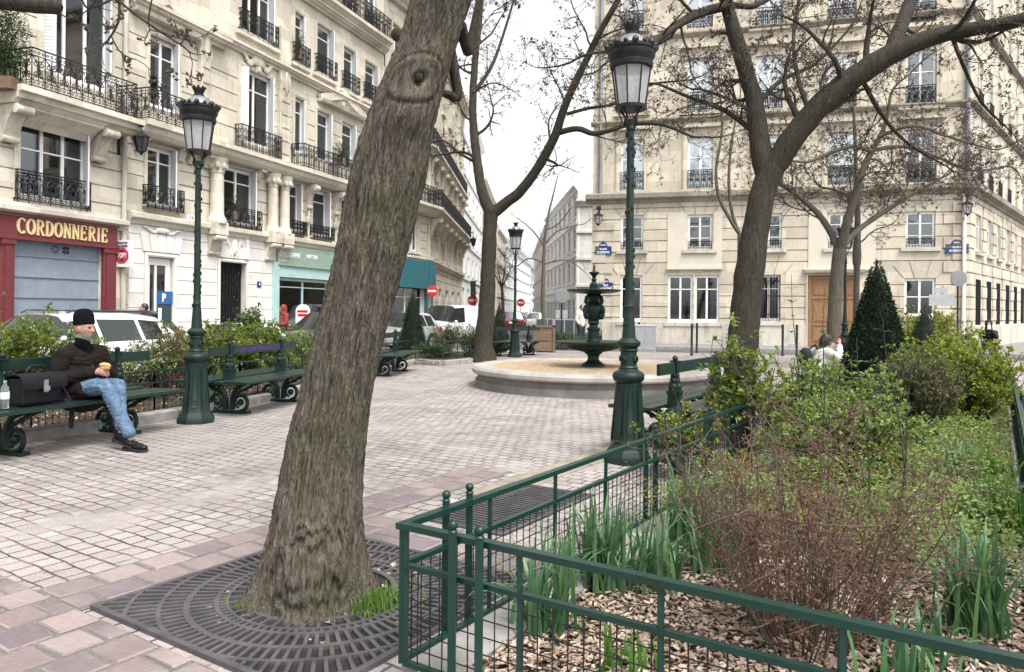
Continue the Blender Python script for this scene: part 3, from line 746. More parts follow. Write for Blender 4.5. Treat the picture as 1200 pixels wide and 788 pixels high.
# painted ground storey: thin courses proud of the stone
mb = MB()
xg1 = f2.px(322, 330)[0]
for z in rows(.02, z_led-.25, .46):
    cuts = [0.12]
    for o in sorted((d1, d2)):
        if z < o[3]+.02: cuts += [o[0]-.14, o[1]+.14]
    cuts.append(xg1)
    for a, b in zip(cuts[::2], cuts[1::2]):
        k = max(1, round((b-a)/.95)); 
        for i in range(k):
            sh_ = .5*(int(z/.46) % 2)/k if 0 < i < k else 0
            mb.box(a+(b-a)*(i)/k+.006, a+(b-a)*(i+1)/k-.006, -.035, -.001, z+.008, min(z+.452, z_led-.2))
mb.build('painted_stone_courses', M['stoneW'], r2)
mb = MB(); surround(mb, d1, .13, .07, False)
x = (d1[0]+d1[1])/2
for i in range(-2, 3): # voussoirs over the left door
    mb.add([(x+i*.30-.14, -.08, d1[3]+.16), (x+i*.30+.14, -.08, d1[3]+.16), (x+i*.36+.16, -.08, d1[3]+.72), (x+i*.36-.16, -.08, d1[3]+.72), (x+i*.30-.14, 0, d1[3]+.16), (x+i*.30+.14, 0, d1[3]+.16), (x+i*.36+.16, 0, d1[3]+.72), (x+i*.36-.16, 0, d1[3]+.72)], [(0,1,2,3),(0,4,5,1),(1,5,6,2),(2,6,7,3),(3,7,4,0)])
relief(mb, x, d1[3]+.86, 1.5, .34, -.09, 3); mb.build('door_surround', M['stoneW'], r2)
mb = MB(); surround(mb, d2, .12, .07, False)
x = (d2[0]+d2[1])/2; mb.box(x-.85, x+.85, -.06, -.001, d2[3]+.16, d2[3]+.98); relief(mb, x, d2[3]+.57, .9, 1.0, -.09, 4, n=5)
for sg in (-1, 1): mb.box(x+sg*.66-.08, x+sg*.66+.08, -.14, -.059, d2[3]+.16, d2[3]+.9)
mb.build('door_surround', M['stoneW'], r2)
# doors
mb = MB(); a, b, c, d = d1
mb.box(a+.02, a+.22, .1, .16, 0, d-.02); mb.box(b-.22, b-.02, .1, .16, 0, d-.02); mb.box(a+.22, b-.22, .1, .16, d-.25, d-.02); mb.box(a+.22, b-.22, .1, .16, .0, .3); mb.box(a+.42, a+.50, .095, .16, .3, d-.25)
dr = mb.build('door', M['frame_white'], r2)
mb = MB(); mb.box(a+.221, b-.221, .125, .135, .301, d-.251); mb.build('pane', M['glass'], dr)
mb = MB(); a, b, c, d = d2
mb.box(a+.01, b-.01, .18, .24, 0, d-.01)
for i in range(9):
    xx = a+.08+(b-a-.16)*i/8; mb.box(xx-.014, xx+.014, .14, .18, .1, d-.1)
for z in (.1, .9, 1.0, d-.5, d-.12): mb.box(a+.03, b-.03, .145, .175, z, z+.04)
for sg in (-1, 1):
    for q in range(4): scroll(mb, (a+b)/2+sg*(b-a)*.25, .55+q*.62, .16, .15, 1.2, sg*(1 if q % 2 else -1), PI/2, .016)
    scroll(mb, (a+b)/2+sg*(b-a)*.25, d-.30, .2, .15, 1.1, -sg, 0, .018)
mb.build('iron_door', M['iron_black'], r2)
# windows
for k, (o, st, cu, sh_) in enumerate(((a1, '2', 'sides', 1), (a2, '2', 'sides', 1), (a3, '2', 'sides', 1), (b1, '2', 'sides', 1), (b2, '2', 'sides', 2), (b3, '3', 'sides', 1), (c1, '1', 'full', 1), (c1b, '1', None, 1), (c1c, '1', None, 1), (c1d, '1', None, 1),
        (c2, '1', 'full', 1), (c2b, '1', 'half', 1), (c2c, '1', None, 1), (c2d, '1', None, 1), (c3, '1', 'full', 1), (c3b, '1', 'sides', 1), (c3c, '1', None, 1), (c3d, '1', None, 1))):
    window(r2, I4, o, st, .17, curtain=cu, shut=sh_, tr=.75, seed=k)
for k, o in enumerate(top): window(r2, I4, o, '2', .17, curtain='sides' if k % 2 else None, tr=.75, seed=k+30)
# ledges, cornices, columns, pilasters, reliefs
mb = MB()
mb.sweep([(0,z_led-.22),(.10,z_led-.22),(.14,z_led-.1),(.26,z_led-.04),(.26,z_led+.10),(.08,z_led+.16),(0,z_led+.16)], 0.06, E2)
zb = f2.px(225, 158, .6)[1]; 
zc3 = c3b[2]-.72
cornice(mb, b2[0]-2.2, E2, zc3-.1, .30, .32); cornice(mb, 0.05, b2[0]-.9, a2[3]+.55, .42, .38)
cornice(mb, .05, E2, 18.4, .6, .7)
zt = top[0][2]-.35
cornice(mb, .05, E2, zt-.5, .35, .32)
mb.build('cornice', M['stoneB'], r2)
mb = MB(); mb.sweep([(0,zb-.42),(.40,zb-.42),(.55,zb-.28),(.60,zb-.14),(.70,zb-.10),(.70,zb+.06),(0,zb+.06)], .16, E2-.1)
bal = mb.build('balcony', M['stoneB'], r2)
for (x0, x1, kd) in ((.28, a2[1]+.75, 'scroll'), (b2[0]-.25, b2[1]+.22, 'bars'), (c2[0]-.18, f2.px(430, 200)[0], 'bars')):
    railing(bal, I4, x0, x1, zb+.06, 1.0, kd, .62 if kd == 'scroll' or x0 > b2[1] else .34)
mb = MB(); zt2 = top[2][2]-.28
mb.sweep([(0,zt2-.3),(.35,zt2-.3),(.55,zt2-.1),(.55,zt2+.05),(0,zt2+.05)], c3b[0]-1.1, E2-.1)
bal2 = mb.build('balcony', M['stoneB'], r2); railing(bal2, I4, c3b[0]-1.0, E2-.2, zt2+.05, 1.0, 'bars', .5)
for o in (a1, b1, c1, c1b, c1c, c1d): railing(r2, I4, o[0]-.14, o[1]+.2, o[2]-.16, .78 if o in (a1, b1) else .62, 'scroll' if o in (a1, b1) else 'bars', .22)
for o in (b3, c3, c3b, c3c, c3d): railing(r2, I4, o[0]-.14, o[1]+.16, o[2]-.12, .82, 'bars', .2)
for o in top: railing(r2, I4, o[0]-.1, o[1]+.1, o[2]-.05, .8, 'bars', .1)
mb = MB()
for o in (a1, b1, c1, c1b): surround(mb, o, .12, .05, True)
for o in (a2, b2, c2, c2b, c3, c3b, c3c, c3d, b3, a3): surround(mb, o, .15, .055, False, key=o in (b2, b3))
for o in (c3, c3b, c3c, c3d, b3): mb.box(o[0]-.3, o[1]+.3, -.18, -.001, o[2]-.26, o[2]-.13)
for px_ in (249, 315, 329): # engaged columns on the bracket stage
    x = f2.px(px_, 220)[0]; r_ = .24 if px_ == 249 else .2
    z0, z1 = z_led+.2, zb-.42
    if px_ == 249: z0 -= .0
    mb.lathe([(r_*1.35, z0-.05), (r_*1.35, z0+.12), (r_*1.1, z0+.2), (r_, z0+.3), (r_*.93, z1-.55), (r_*1.05, z1-.53), (r_*1.0, z1-.45), (r_*1.5, z1-.12), (r_*1.6, z1-.02)], 14, T(x, -.2, 0))
    for i in range(8): mb.ball((x+r_*1.2*math.cos(i*PI/4), -.2+r_*1.2*math.sin(i*PI/4), z1-.3), .09, 6, 5, (1, 1, 1.5))
    console(mb, x, z_led-.95, .7, .42, .5); mb.box(x-.33, x+.33, -.44, -.001, z_led-.24, z_led+.2)
for px_ in (234, 328): # panelled pilasters of the bay
    xa = f2.px(px_-3, 100)[0]; xb = f2.px(px_+9, 100)[0]
    mb.box(xa, xb, -.16, -.001, zb+.07, a2[3]+2.6)
    for i in range(6): mb.box(xa+.1, xb-.1, -.195, -.158, zb+.5+i*.52, zb+.9+i*.52)
    relief(mb, (xa+xb)/2, a2[3]+.35, .6, 1.7, -.2, 7, n=3)
x = (b2[0]+b2[1])/2; relief(mb, x, b2[3]+.42, 1.9, .9, -.12, 9); relief(mb, x, z_led+.0, 1.2, .5, -.15, 2)
for o in (b1, a1): relief(mb, (o[0]+o[1])/2, o[3]+.35, 1.5, .55, -.12, 5)
for px_ in (360, 392, 419):
    x = f2.px(px_, 245)[0]; console(mb, x, zb-1.5, 1.05, .5, .3); relief(mb, x, zb-1.75, .35, 1.1, -.08, 3, n=3)
for px_ in (222, 160, 210, 240, 300): console(mb, f2.px(px_, 160)[0], zb-.85, .43, .45, .25)
# triangular pediments
for (xc, hw, z, hh_) in (((a2[0]+a2[1])/2, 1.35, a2[3]+.45, .75), (f2.px(400, 125)[0], 1.9, zc3-.55, .62)):
    mb.sweep([(0,z),(.28,z),(.33,z+.12),(0,z+.12)], xc-hw, xc+hw)
    for sg in (-1, 1):
        A, B = V((xc+sg*hw, -.15, z+.12)), V((xc, -.15, z+.12+hh_)); mb.bar(A, B, .16, .34)
    mb.add([(xc-hw,-.06,z+.12),(xc+hw,-.06,z+.12),(xc,-.06,z+.12+hh_)], [(0,1,2)]); relief(mb, xc, z+.36, 1.0, .5, -.1, 6, n=4)
mb.build('carved_stonework', M['stoneB'], r2, 40)
# green stationery shopfront
zg0, zg1 = f2.px(360, 327)[1], z_led-.23
g0, g1 = shopg[0]-.32, shopg[1]+1.7
mb = MB(); mb.box(g0+.22, g1, -.14, -.001, f2.px(360, 313)[1], zg1-.02); mb.box(g0+.2, g1, -.2, -.001, f2.px(360, 313)[1]-.05, f2.px(360, 313)[1]-.001)
sf = mb.build('shopfront', M['shop_green'], r2)
mb = MB(); zz = f2.px(360, 313)[1]-.052
mb.box(g0, g0+.32, -.16, -.0012, 0, zz+.1); mb.box(g0+.322, g1, -.12, -.001, zg0+.0, zz); mb.box(g0+.05, g0+.27, -.18, -.158, .3, zz-.1)
for q in (.33, .66): x = g0+.32+(g1-g0-.32)*q; mb.box(x-.01, x+.01, -.125, -.119, zg0+.03, zz-.03)
mb.build('pilaster', M['shop_aqua'], sf)
window(r2, I4, (shopg[0]+.02, shopg[1], .5, zg0-.02), '3', .1, frame='shop_aqua', tr=.83, name='shop_window', curtain='half')
mb = MB(); mb.box(shopg[0], shopg[1], .05, .2, 0, .5); mb.build('stall_riser', M['shop_aqua'], sf)
for tx, px_, py_, k in (('REPROGRAPHIE', 340, 299.5, .30), ('PAPETERIE', 366, 302, .26)):
    s_, z_ = f2.px(px_, py_, .15); link('lettering', text_mesh(tx, k, .008, 'text_white'), sf, T(s_, -.15, z_) @ STAND @ Matrix.Diagonal((.66, 1, 1, 1)))
for px_, py_, txt in ((223, 255.5, '110'), (303.5, 333.5, '8')):
    s_, z_ = f2.px(px_, py_, .04); mb = MB(); w_ = .34 if len(txt) > 1 else .22
    mb.box(s_-w_/2, s_+w_/2, -.065, -.036, z_-.11, z_+.11); pl = mb.build('number_plate', M['sign_blue' if len(txt) == 1 else 'sign_white'], r2)
    link('number', text_mesh(txt, .17, .004, 'text_white' if len(txt) == 1 else 'sign_blue'), pl, T(s_, -.07, z_) @ STAND)

# --- corner building with the teal shop: one face on the street line, one turning into the side street
r3, f3 = left_root('corner_building', 'corner stone building above the teal shop, its balconies turning into the side street', 449)
E3 = f3.px(500, 330)[0]
corner = f3.o + LD*E3
SD = V((.036, 1, 0)).normalized()
f3b = Fac(corner, SD, f3.o, f3.yaw); M3 = f3b.M
L3 = f3b.px(541, 330)[0]
mb = MB(); n3 = []
zl3 = z_led
def col_ops(x0, x1, n, w, lv):
    r = []
    for i in range(n):
        x = x0+(x1-x0)*(i+.5)/n
        for (a, b) in lv: r.append((x-w/2, x+w/2, a, b))
    return r
lv = [(4.6, 6.6), (7.7, 10.1), (11.1, 13.3), (14.2, 16.2)]
oA = col_ops(.1, E3-.5, 2, .95, lv); oB = col_ops(1.0, L3, 5, 1.05, lv)
sA = (.6, E3-.35, .0, 2.9)
sB = [(1+i*(L3-1)/5+.4, 1+i*(L3-1)/5+1.9, .0, 2.8) for i in range(1, 5)]
wall(mb, I4, 0, E3, -.2, 18, oA+[sA], rows(4.4, 7, .46)); wall(mb, M3, 0.0, L3, -.2, 18, oB+sB, rows(.5, 7, .46))
body(mb, 0.0, L3, -.2, 18, 9, M3); mb.build('wall', [M['stoneB'], M['room']], r3)
mb = MB(); mansard(mb, .3, L3, 18, 9, 3, M3); mb.build('roof', M['zinc'], r3)
for k, o in enumerate(oA+[(sA[0], sA[1], .1, 2.9)]): window(r3, I4, o, '2', .17, curtain='sides' if k % 3 == 0 else None, seed=k)
for k, o in enumerate(oB): window(r3, M3, o, '2', .17, curtain='sides' if k % 3 == 0 else None, seed=k+9)
for k, o in enumerate(sB): window(r3, M3, o, '2', .17, glass='glass', tr=.8)
for z, dp in ((7.25, .9), (10.75, .55)):
    mb = MB(); pr = [(0,z-.5),(dp*.5,z-.45),(dp*.8,z-.2),(dp,z-.15),(dp,z),(0,z)]
    mb.sweep(pr, 0.1, E3+.3); mb.sweep(pr, -.05, L3-.2, M3)
    for i in range(8): console(mb, .9+i*(L3-1.2)/7, z-1.5, 1.0, dp*.85, .4, M3)
    b_ = mb.build('balcony', M['stoneB'], r3); railing(b_, I4, .2, E3+.2, z, 1.0, 'bars', dp-.1)
    for i in range(3): railing(b_, M3, .1+i*(L3-.6)/3, .1+(i+1)*(L3-.6)/3-.04, z, 1.0, 'bars', dp-.1)
mb = MB(); cornice(mb, 0, E3+.2, zl3-.2, .3, .36); cornice(mb, -.1, L3, zl3-.2, .3, .36, M3); cornice(mb, -.1, L3, 17.3, .6, .7, M3); cornice(mb, 0, E3+.3, 17.3, .6, .7)
for o in oB: surround(mb, o, .14, .05, True, M3)
for o in oA: surround(mb, o, .14, .05, True)
for i in range(6):
    x = .45+i*(L3-.9)/5; mb.box(x-.22, x+.22, -.12, -.001, zl3+.2, 17.2, M3)
mb.build('stone_trim', M['stoneB'], r3)
mb = MB(); mb.box(.3, E3+.32, -.32, -.001, 2.75, 4.15); mb.box(-.318, 1.5, -.32, -.001, 2.752, 4.148, M3); mb.box(.3, E3+.34, -.36, -.001, 2.62, 2.745); mb.box(-.338, 1.5, -.36, -.001, 2.622, 2.747, M3)
for x in (.35, E3-.3): mb.box(x, x+.25, -.14, -.002, 0, 2.62)
mb.build('shopfront', M['shop_teal'], r3)

# --- farther blocks of the side street, left and right, and the street's end
def block(name, label, o, d, L, H_, mat, floors, n, w=1.1, h=1.7, gf=3.4, depth=10, roof=None, gf_shop=True, glass='glass', band=True, first=.55):
    f = Fac(o, d); rt = thing(name, label, 'building', (o[0], o[1], 0), f.yaw)
    mb = MB(); fh = (H_-gf-.4)/floors; ops = []
    for i in range(n):
        x = L*(i+.5)/n
        for k in range(floors): ops.append((x-w/2, x+w/2, gf+fh*k+.5, min(gf+fh*k+.5+h, gf+fh*(k+1)-.2)))
        if gf_shop: ops.append((x-min(w*.8, L/n*.42), x+min(w*.8, L/n*.42), .1, gf-.8))
    wall(mb, I4, 0, L, -.2, H_, ops, (), rev=.18); body(mb, 0, L, -.2, H_, depth); mb.build('wall', [M[mat], M['room']], rt)
    for k, q in enumerate(ops): window(rt, I4, q, '2', .12, glass=glass, curtain=None if k % 3 else 'sides', seed=k, tr=.75)
    mb = MB()
    if band:
        for k in range(floors+1): mb.box(-.02, L+.02, -.12, -.001, gf+fh*k-.08, gf+fh*k+.10)
    for q in ops[:-1]: mb.box(q[0]-.08, q[1]+.08, -.08, -.001, q[2]-.09, q[2]-.004)
    cornice(mb, -.05, L+.05, H_-.4, .35, .42); mb.build('cornice', M[mat], rt)
    if roof:
        mb = MB(); mansard(mb, .0, L, H_, depth, 2.6)
        for q in (.2, .7): mb.box(L*q, L*q+1.2, depth*.4, depth*.4+.6, H_+1.5, H_+4); mb.build('roof', M[roof], rt) if q > .5 else None
    return rt, f, ops
P = corner + SD*(L3+.4)
rt, f, ops = block('apartment_block', 'plain white modern block beyond the corner balconies', (P.x-.1, P.y), SD, 22, 19.5, 'white_wall', 5, 5, 1.5, 1.6, 4.2)
P2 = P + SD*22.3
block('apartment_block', 'beige block with many windows beyond the plain white one', (P2.x+.0, P2.y), SD, 24, 16.5, 'beige_wall', 4, 7, 1.2, 1.7, 3.6, roof='zinc')
P3 = P2 + SD*24.3
block('apartment_block', 'cream house with a zinc roof far down the left of the street', (P3.x+.3, P3.y), V((.05,1,0)), 20, 13.5, 'stoneB', 4, 5, 1.2, 1.7, 3.6, roof='zinc')
block('apartment_block', 'white house closing the left of the street far away', (P3.x+1.2, P3.y+21), V((.10,1,0)), 60, 13, 'white_wall', 4, 12, 1.2, 1.7, 3.6, roof='zinc')
block('apartment_block', 'white terrace under a red tiled roof at the far end of the street', (-7.5, 186), V((1,.25,0)), 8.5, 9.5, 'white_wall', 3, 6, .8, 1.3, 3.0, roof='tiles')
block('apartment_block', 'low white house at the end of the street beside the tiled terrace', (.6, 190), V((1,-.05,0)), 5.5, 8.8, 'white_wall', 3, 5, .9, 1.3, 3.0, roof='zinc')
CD = V((-.002, -1, 0)).normalized()
C0 = V((4.9, 57, 0))
block('apartment_block', 'plain beige gable end beside the street corner behind the fountain', (C0.x-.02, C0.y-.02), V((1,-.12,0)), 6, 10.0, 'stoneW', 3, 1, .9, 1.5, 3.4, gf_shop=False)
block('apartment_block', 'pale rendered block with tall windows along the right of the street', (C0.x-1.25, C0.y+21.9), V((.06,-1,0)), 22, 11.2, 'white_wall', 3, 7, 1.7, 1.8, 3.2)
block('apartment_block', 'cream block farther along the right of the street', (C0.x-1.1, C0.y+46), CD, 23.7, 10.8, 'white_wall', 3, 6, 1.2, 1.8, 3.4)
block('apartment_block', 'whitish block far down the right of the street', (C0.x-.9, C0.y+82), CD, 35.7, 11.5, 'white_wall', 3, 8, 1.2, 1.8, 3.6, roof='zinc')

# ---------------------------------------------------------------- the corner house across the square
A0 = V((3.72, 34.6, 0)); A1 = V((18.7, 30.4, 0)); AD = (A1-A0).normalized(); LA = (A1-A0).length
fa = Fac(A0, AD); r4 = thing('corner_house', 'cream stone corner house with grooved lower storeys and a big oak street door', 'building', (A0.x, A0.y, 0), fa.yaw)
BD = V((.668, .744, 0)).normalized(); fb = Fac(A1, BD, A0, fa.yaw); MBm = fb.M; LB = 24.0
RA = fa.rect
zled = fa.px(950, 224)[1]
cols = [(727.5, 754), (806, 835), (886, 916.5), (970.5, 1003), (1061.5, 1096.5)]
ytop = lambda x: -.012*(x-740)                                                     # facade lines rise a little to the right
f1o = [RA(a, b, 252.5-.014*((a+b)/2-740), 293.5-.010*((a+b)/2-740)) for a, b in cols]
g_ = [RA(727, 752.5, 322.5, 377), RA(783, 812, 322.5, 378), RA(814, 843, 322.5, 378), RA(887, 915, 322, 377), RA(1060, 1096.5, 326, 372)]
door = RA(947, 1007, 323, 407); door = (door[0], door[1], 0, door[3])
up = []
for (yt, yb) in ((161, 222), (68, 131), (-32, 34), (-128, -66)):
    for a, b in cols: up.append(RA(a, b+1, yt-.035*((a+b)/2-820), yb-.024*((a+b)/2-820)))
ops = f1o + g_ + up
mb = MB(); gz = rows(1.15, zled-.3, .50)
wall(mb, I4, 0, LA, -.2, 20, ops+[door], gz, rev=.22)
bo = []; bxs = [1.9, 4.3, 6.6, 9.2, 11.6, 14, 16.5, 19, 21.5]
for x in bxs: bo += [(x-.55, x+.55, f1o[4][2]-.1, f1o[4][3]), (x-.55, x+.55, 1.0, g_[4][3])]
setb = 0.0
bu = []
for k in range(4):
    for x in bxs: bu.append((x-.5, x+.5, up[k*5+4][2], up[k*5+4][3]))
wall(mb, MBm, 0, LB, -.2, zled, bo, gz, rev=.22); 
MBu = MBm @ T(0, 0, 0)
wall(mb, MBu, 0, LB, zled, 20, bu, (), rev=.22)
body(mb, 0, LA, -.2, 20, 8); body(mb, 0, LB, -.2, 20, 9, MBm)
mb.add([(0,0,-.2),(0,12,-.2),(0,12,20),(0,0,20)], [(0,1,2,3)])
mb.build('wall', [M['stoneA'], M['room']], r4)
mb = MB(); mansard(mb, 0, LA, 20, 8); mb.build('roof', M['zinc'], r4)
for k, o in enumerate(f1o): window(r4, I4, o, '2g', .14, curtain='sides' if k in (0,) else None, seed=k)
for k, o in enumerate(g_): window(r4, I4, o, '2', .12, tr=.70 if k < 4 else .52, curtain={1: 'half', 2: 'half', 4: 'full', 0: 'half'}.get(k), seed=k)
for k, o in enumerate(up): window(r4, I4, o, '2', .14, glass='glass_bright' if k % 5 < 4 else 'glass', tr=.62, curtain=None, seed=k)
for k, o in enumerate(bu[:27]): window(r4, MBu, o, '2', .14, tr=.7)
for k, o in enumerate(bo[:10]): window(r4, MBm, o, '2', .14, tr=.7) if k % 2 == 0 else None
for k, x in enumerate(bxs[:6]):
    mb = MB(); mb.box(x-.52, x+.52, .03, .08, 1.02, g_[4][3]-.02, MBm)
    for q in range(7): mb.bar(MBm @ V((x-.48+q*.16, .0, 1.0)), MBm @ V((x-.48+q*.16, .0, g_[4][3]-.02)), .025)
    mb.build('window_bars', M['iron_black'], r4)
for o in f1o: # low iron guard rails of the first-floor windows
    mb = MB(); mb.box(o[0]+.02, o[1]-.02, .02, .045, o[2]+.36, o[2]+.385); mb.box(o[0]+.02, o[1]-.02, .02, .045, o[2]+.08, o[2]+.10); n = 9
    for q in range(n+1): x = o[0]+.03+(o[1]-o[0]-.06)*q/n; mb.box(x-.009, x+.009, .022, .043, o[2]+.02, o[2]+.36)
    for q in range(n//2): scroll(mb, o[0]+.12+(o[1]-o[0]-.2)*q/(n//2-1), o[2]+.23, .07, .03, 1, 1, 0, .009, 7)
    mb.build('guard_rail', M['iron_black'], r4)
o = g_[3]; mb = MB()
for q in range(9): x = o[0]+.04+(o[1]-o[0]-.08)*q/8; mb.box(x-.013, x+.013, .0, .026, o[2]+.02, o[3]-.02)
for z in (o[2]+.3, o[2]+1.1, o[3]-.3): mb.box(o[0], o[1], .003, .022, z, z+.04)
mb.build('window_bars', M['iron_black'], r4)
for k, o in enumerate(up):
    if k < 15: railing(r4, I4, o[0]+.01, o[1]-.01, o[2]+.02, .85, 'bars' if k % 5 != 4 else 'scroll', .06, 'balconet')
for k, o in enumerate(bu[:27]):
    railing(r4, MBu, o[0]+.01, o[1]-.01, o[2]+.02, .85, 'bars', .06, 'balconet') if k % 9 < 4 else None
# trim: ledge, window surrounds, quoins, voussoirs, smooth panels, plinth
mb = MB()
led = [(0,zled-.30),(.08,zled-.30),(.12,zled-.18),(.34,zled-.10),(.36,zled+.10),(.30,zled+.14),(0,zled+.22)]
mb.sweep(led, -.3, LA+.28); mb.sweep(led, -.26, LB, MBm)
zu = up[5][2]-.3; cornice(mb, -.1, LA+.1, zu-.25, .2, .22); cornice(mb, 0, LB, zu-.25, .2, .22, MBu)
zu = up[10][2]-.3; cornice(mb, -.1, LA+.1, zu-.25, .2, .22); cornice(mb, 0, LB, zu-.25, .2, .22, MBu)
cornice(mb, -.3, LA+.3, 19.3, .6, .65); cornice(mb, -.3, LB, 19.3, .6, .65, MBu)
mb.build('cornice', M['stoneL'], r4)
mb = MB()
for o in up: surround(mb, o, .22, .05, False); mb.box(o[0]-.3, o[1]+.3, -.15, -.001, o[2]-.14, o[2]-.005)
for o in up[:10]: mb.box(o[0]-.34, o[1]+.34, -.22, -.001, o[3]+.42, o[3]+.56); mb.box(o[0]-.25, o[1]+.25, -.04, -.002, o[3]+.225, o[3]+.42)
for q in (.0, .45): pass
mb.build('window_surround', M['stoneA'], r4)
def sill(a, b, z, h, d, Mx=None): mb = MB(); mb.box(a, b, -d, -.001, z-h, z, Mx); mb.build('window_sill', M['stoneG'], r4)
for o in f1o: sill(o[0]-.2, o[1]+.2, o[2]-.005, .155, .13)
for o in g_: sill(o[0]-.16+(.16 if o is g_[2] else 0), o[1]+.16-(.16 if o is g_[1] else 0), o[2]-.01, .16, .14)
for x in bxs[:8]: sill(x-.7, x+.7, f1o[4][2]-.11, .15, .13, MBm)
mb = MB()
for o in f1o:
    x = (o[0]+o[1])/2
    for sg in (-1, 1): mb.bar((x+sg*.55, .0, o[3]+.02), (x+sg*.95, .0, zled-.32), .03, .02); mb.bar((x+sg*.18, .0, o[3]+.02), (x+sg*.3, .0, zled-.32), .03, .02)
for o in (g_[0], g_[3], g_[4]):
    x = (o[0]+o[1])/2
    for sg in (-1, 1): mb.bar((x+sg*.22, .0, o[3]+.02), (x+sg*.42, .0, o[3]+.78), .035, .02); mb.bar((x+sg*.62, .0, o[3]+.02), (x+sg*1.0, .0, o[3]+.5), .035, .02)
mb.build('voussoir_joints', M['stoneL'], r4)
for (a, b, zb_, zt_) in ((fa.px(782, 300)[0], fa.px(846, 300)[0], fa.px(815, 313)[1], fa.px(815, 249)[1]), (fa.px(947, 300)[0], fa.px(1026, 300)[0], fa.px(985, 314)[1], fa.px(985, 246)[1])):
    o = f1o[1] if a < 9 else f1o[3]; mb = MB()
    mb.box(a, o[0]-.05, -.03, -.001, zb_, zt_); mb.box(o[1]+.05, b, -.03, -.001, zb_, zt_); mb.box(o[0]-.05, o[1]+.05, -.03, -.001, zb_, o[2]-.17)
    mb.box(a-.02, b+.02, -.12, -.001, zb_-.12, zb_-.002); mb.build('rendered_panel', M['render'], r4)
def quoin(xc, side, Mx=None):
    mb = MB()
    for i, z in enumerate(rows(1.19, zled-.8, .50)):
        w_ = .62 if i % 2 else .95
        if side == 0: mb.box(-.03, w_, -.05, -.001, z, z+.44, Mx)
        elif side == 1: mb.box(LA-w_, LA+.04, -.05, -.001, z, z+.44, Mx)
        else: w_ = .34 if i % 2 else .5; mb.box(xc-w_, xc+w_, -.05, -.001, z, z+.44, Mx)
    mb.build('quoins', M['stoneA'], r4)
quoin(0, 0); quoin(0, 1); quoin(0, 0, MBm)
for x in (3.1, 5.45, 7.9, 10.4): quoin(x, 2, MBm)
mb = MB(); mb.box(-.04, door[0]-.12, -.09, -.001, -.15, .95); mb.box(door[1]+.12, LA+.06, -.09, -.001, -.15, .95); mb.box(-.06, LB, -.09, -.001, -.15, .95, MBm); mb.build('plinth', M['stoneG'], r4)
# oak double door
mb = MB(); a, b, c, d = door; xm = (a+b)/2
mb.box(a+.02, b-.02, .12, .17, 0, d-.02)
for (x0, x1) in ((a+.02, xm-.012), (xm+.012, b-.02)):
    w_ = x1-x0
    mb.box(x0, x0+.13, .08, .121, .02, d-.03); mb.box(x1-.13, x1, .08, .121, .02, d-.03)
    for z in (.03, .9, 2.05, d-.16): mb.box(x0+.13, x1-.13, .08, .121, z, z+.13)
    for (z0, z1) in ((.2, .86), (1.08, 2.0), (2.22, d-.22)): mb.box(x0+.19, x1-.19, .095, .121, z0, z1); mb.box(x0+.25, x1-.25, .085, .096, z0+.06, z1-.06)
dd = mb.build('door', M['oak'], r4)
mb = MB(); mb.ball((xm+.08, .06, 1.1), .04, 8, 6); mb.build('handle', M['steel'], dd)
mb = MB(); surround(mb, door, .10, .04, False); mb.sweep([(0,d+.11),(.2,d+.11),(.26,d+.25),(0,d+.3)], a-.2, b+.2); mb.build('door_surround', M['stoneA'], r4)
# white downpipe on the corner, grey one higher up
x = LA-.22
for k, (xx, ya, z0, z1, r_) in enumerate(((x, -.12, .0, zled-.35, .07), (x+.1, -.1, zled+.2, 19.2, .085), (.35, -.1, zled+.2, 19.2, .08))):
    mb = MB(); mb.tube([(xx, ya, z0), (xx, ya, z1)], r_, 8)
    for z in rows(z0+1.2, z1, 1.7): mb.tube([(xx, ya, z), (xx, ya, z+.08)], r_*1.22, 8)
    mb.build('downpipe', M['frame_white'] if k == 0 else M['zinc'], r4, 40)
# tall neighbour along the side street at the right
block('apartment_block', 'pale white block with narrow balconied windows behind the corner house', tuple((A1+BD*24.3).xy), BD, 20, 19, 'white_wall', 5, 5, 1.0, 1.9, 4, roof='zinc')
# pavement along the corner house
mb = MB(); n = V((AD.y, -AD.x, 0)); pA = A0-AD*1.0+n*2.9; pB = A1+AD*1.6+n*2.9; bn = V((BD.y, -BD.x, 0))
poly = [pA, pB, A1+BD*40+bn*2.9, A1+BD*40-bn*.0, A1-AD*.02+V((0,.1,0)), A0-AD*1.0+V((0,.1,0))]
mb.prism([tuple(p.xy) for p in poly], -.3, 0); structure('corner_house_pavement', mb, M['pavement'])
kerb_strip('corner_house_kerb', [tuple(p.xy) for p in (pA, pB, A1+BD*40+bn*2.9)], .16, .004, M['granite'], -.25, 1.2)
# pavement along the left terrace
nL = V((LD.y, -LD.x, 0)); q = [LO-LD*12+nL*2.2, LO+LD*19.2+nL*2.2, corner+SD*120+V((1.6,0,0)), corner+SD*120, corner, LO-LD*12]
mb = MB(); mb.prism([tuple(p.xy) for p in q], -.3, 0); structure('terrace_pavement', mb, M['pavement'])
kerb_strip('terrace_kerb', [tuple(p.xy) for p in q[:3]], .16, .005, M['granite'], -.25, 1.2)
mb = MB(); mb.prism([(2.9,58),(4.84,58),(3.5,79),(3.8,175),(2.4,175),(2.4,79)], -.3, 0); structure('right_street_pavement', mb, M['pavement'])
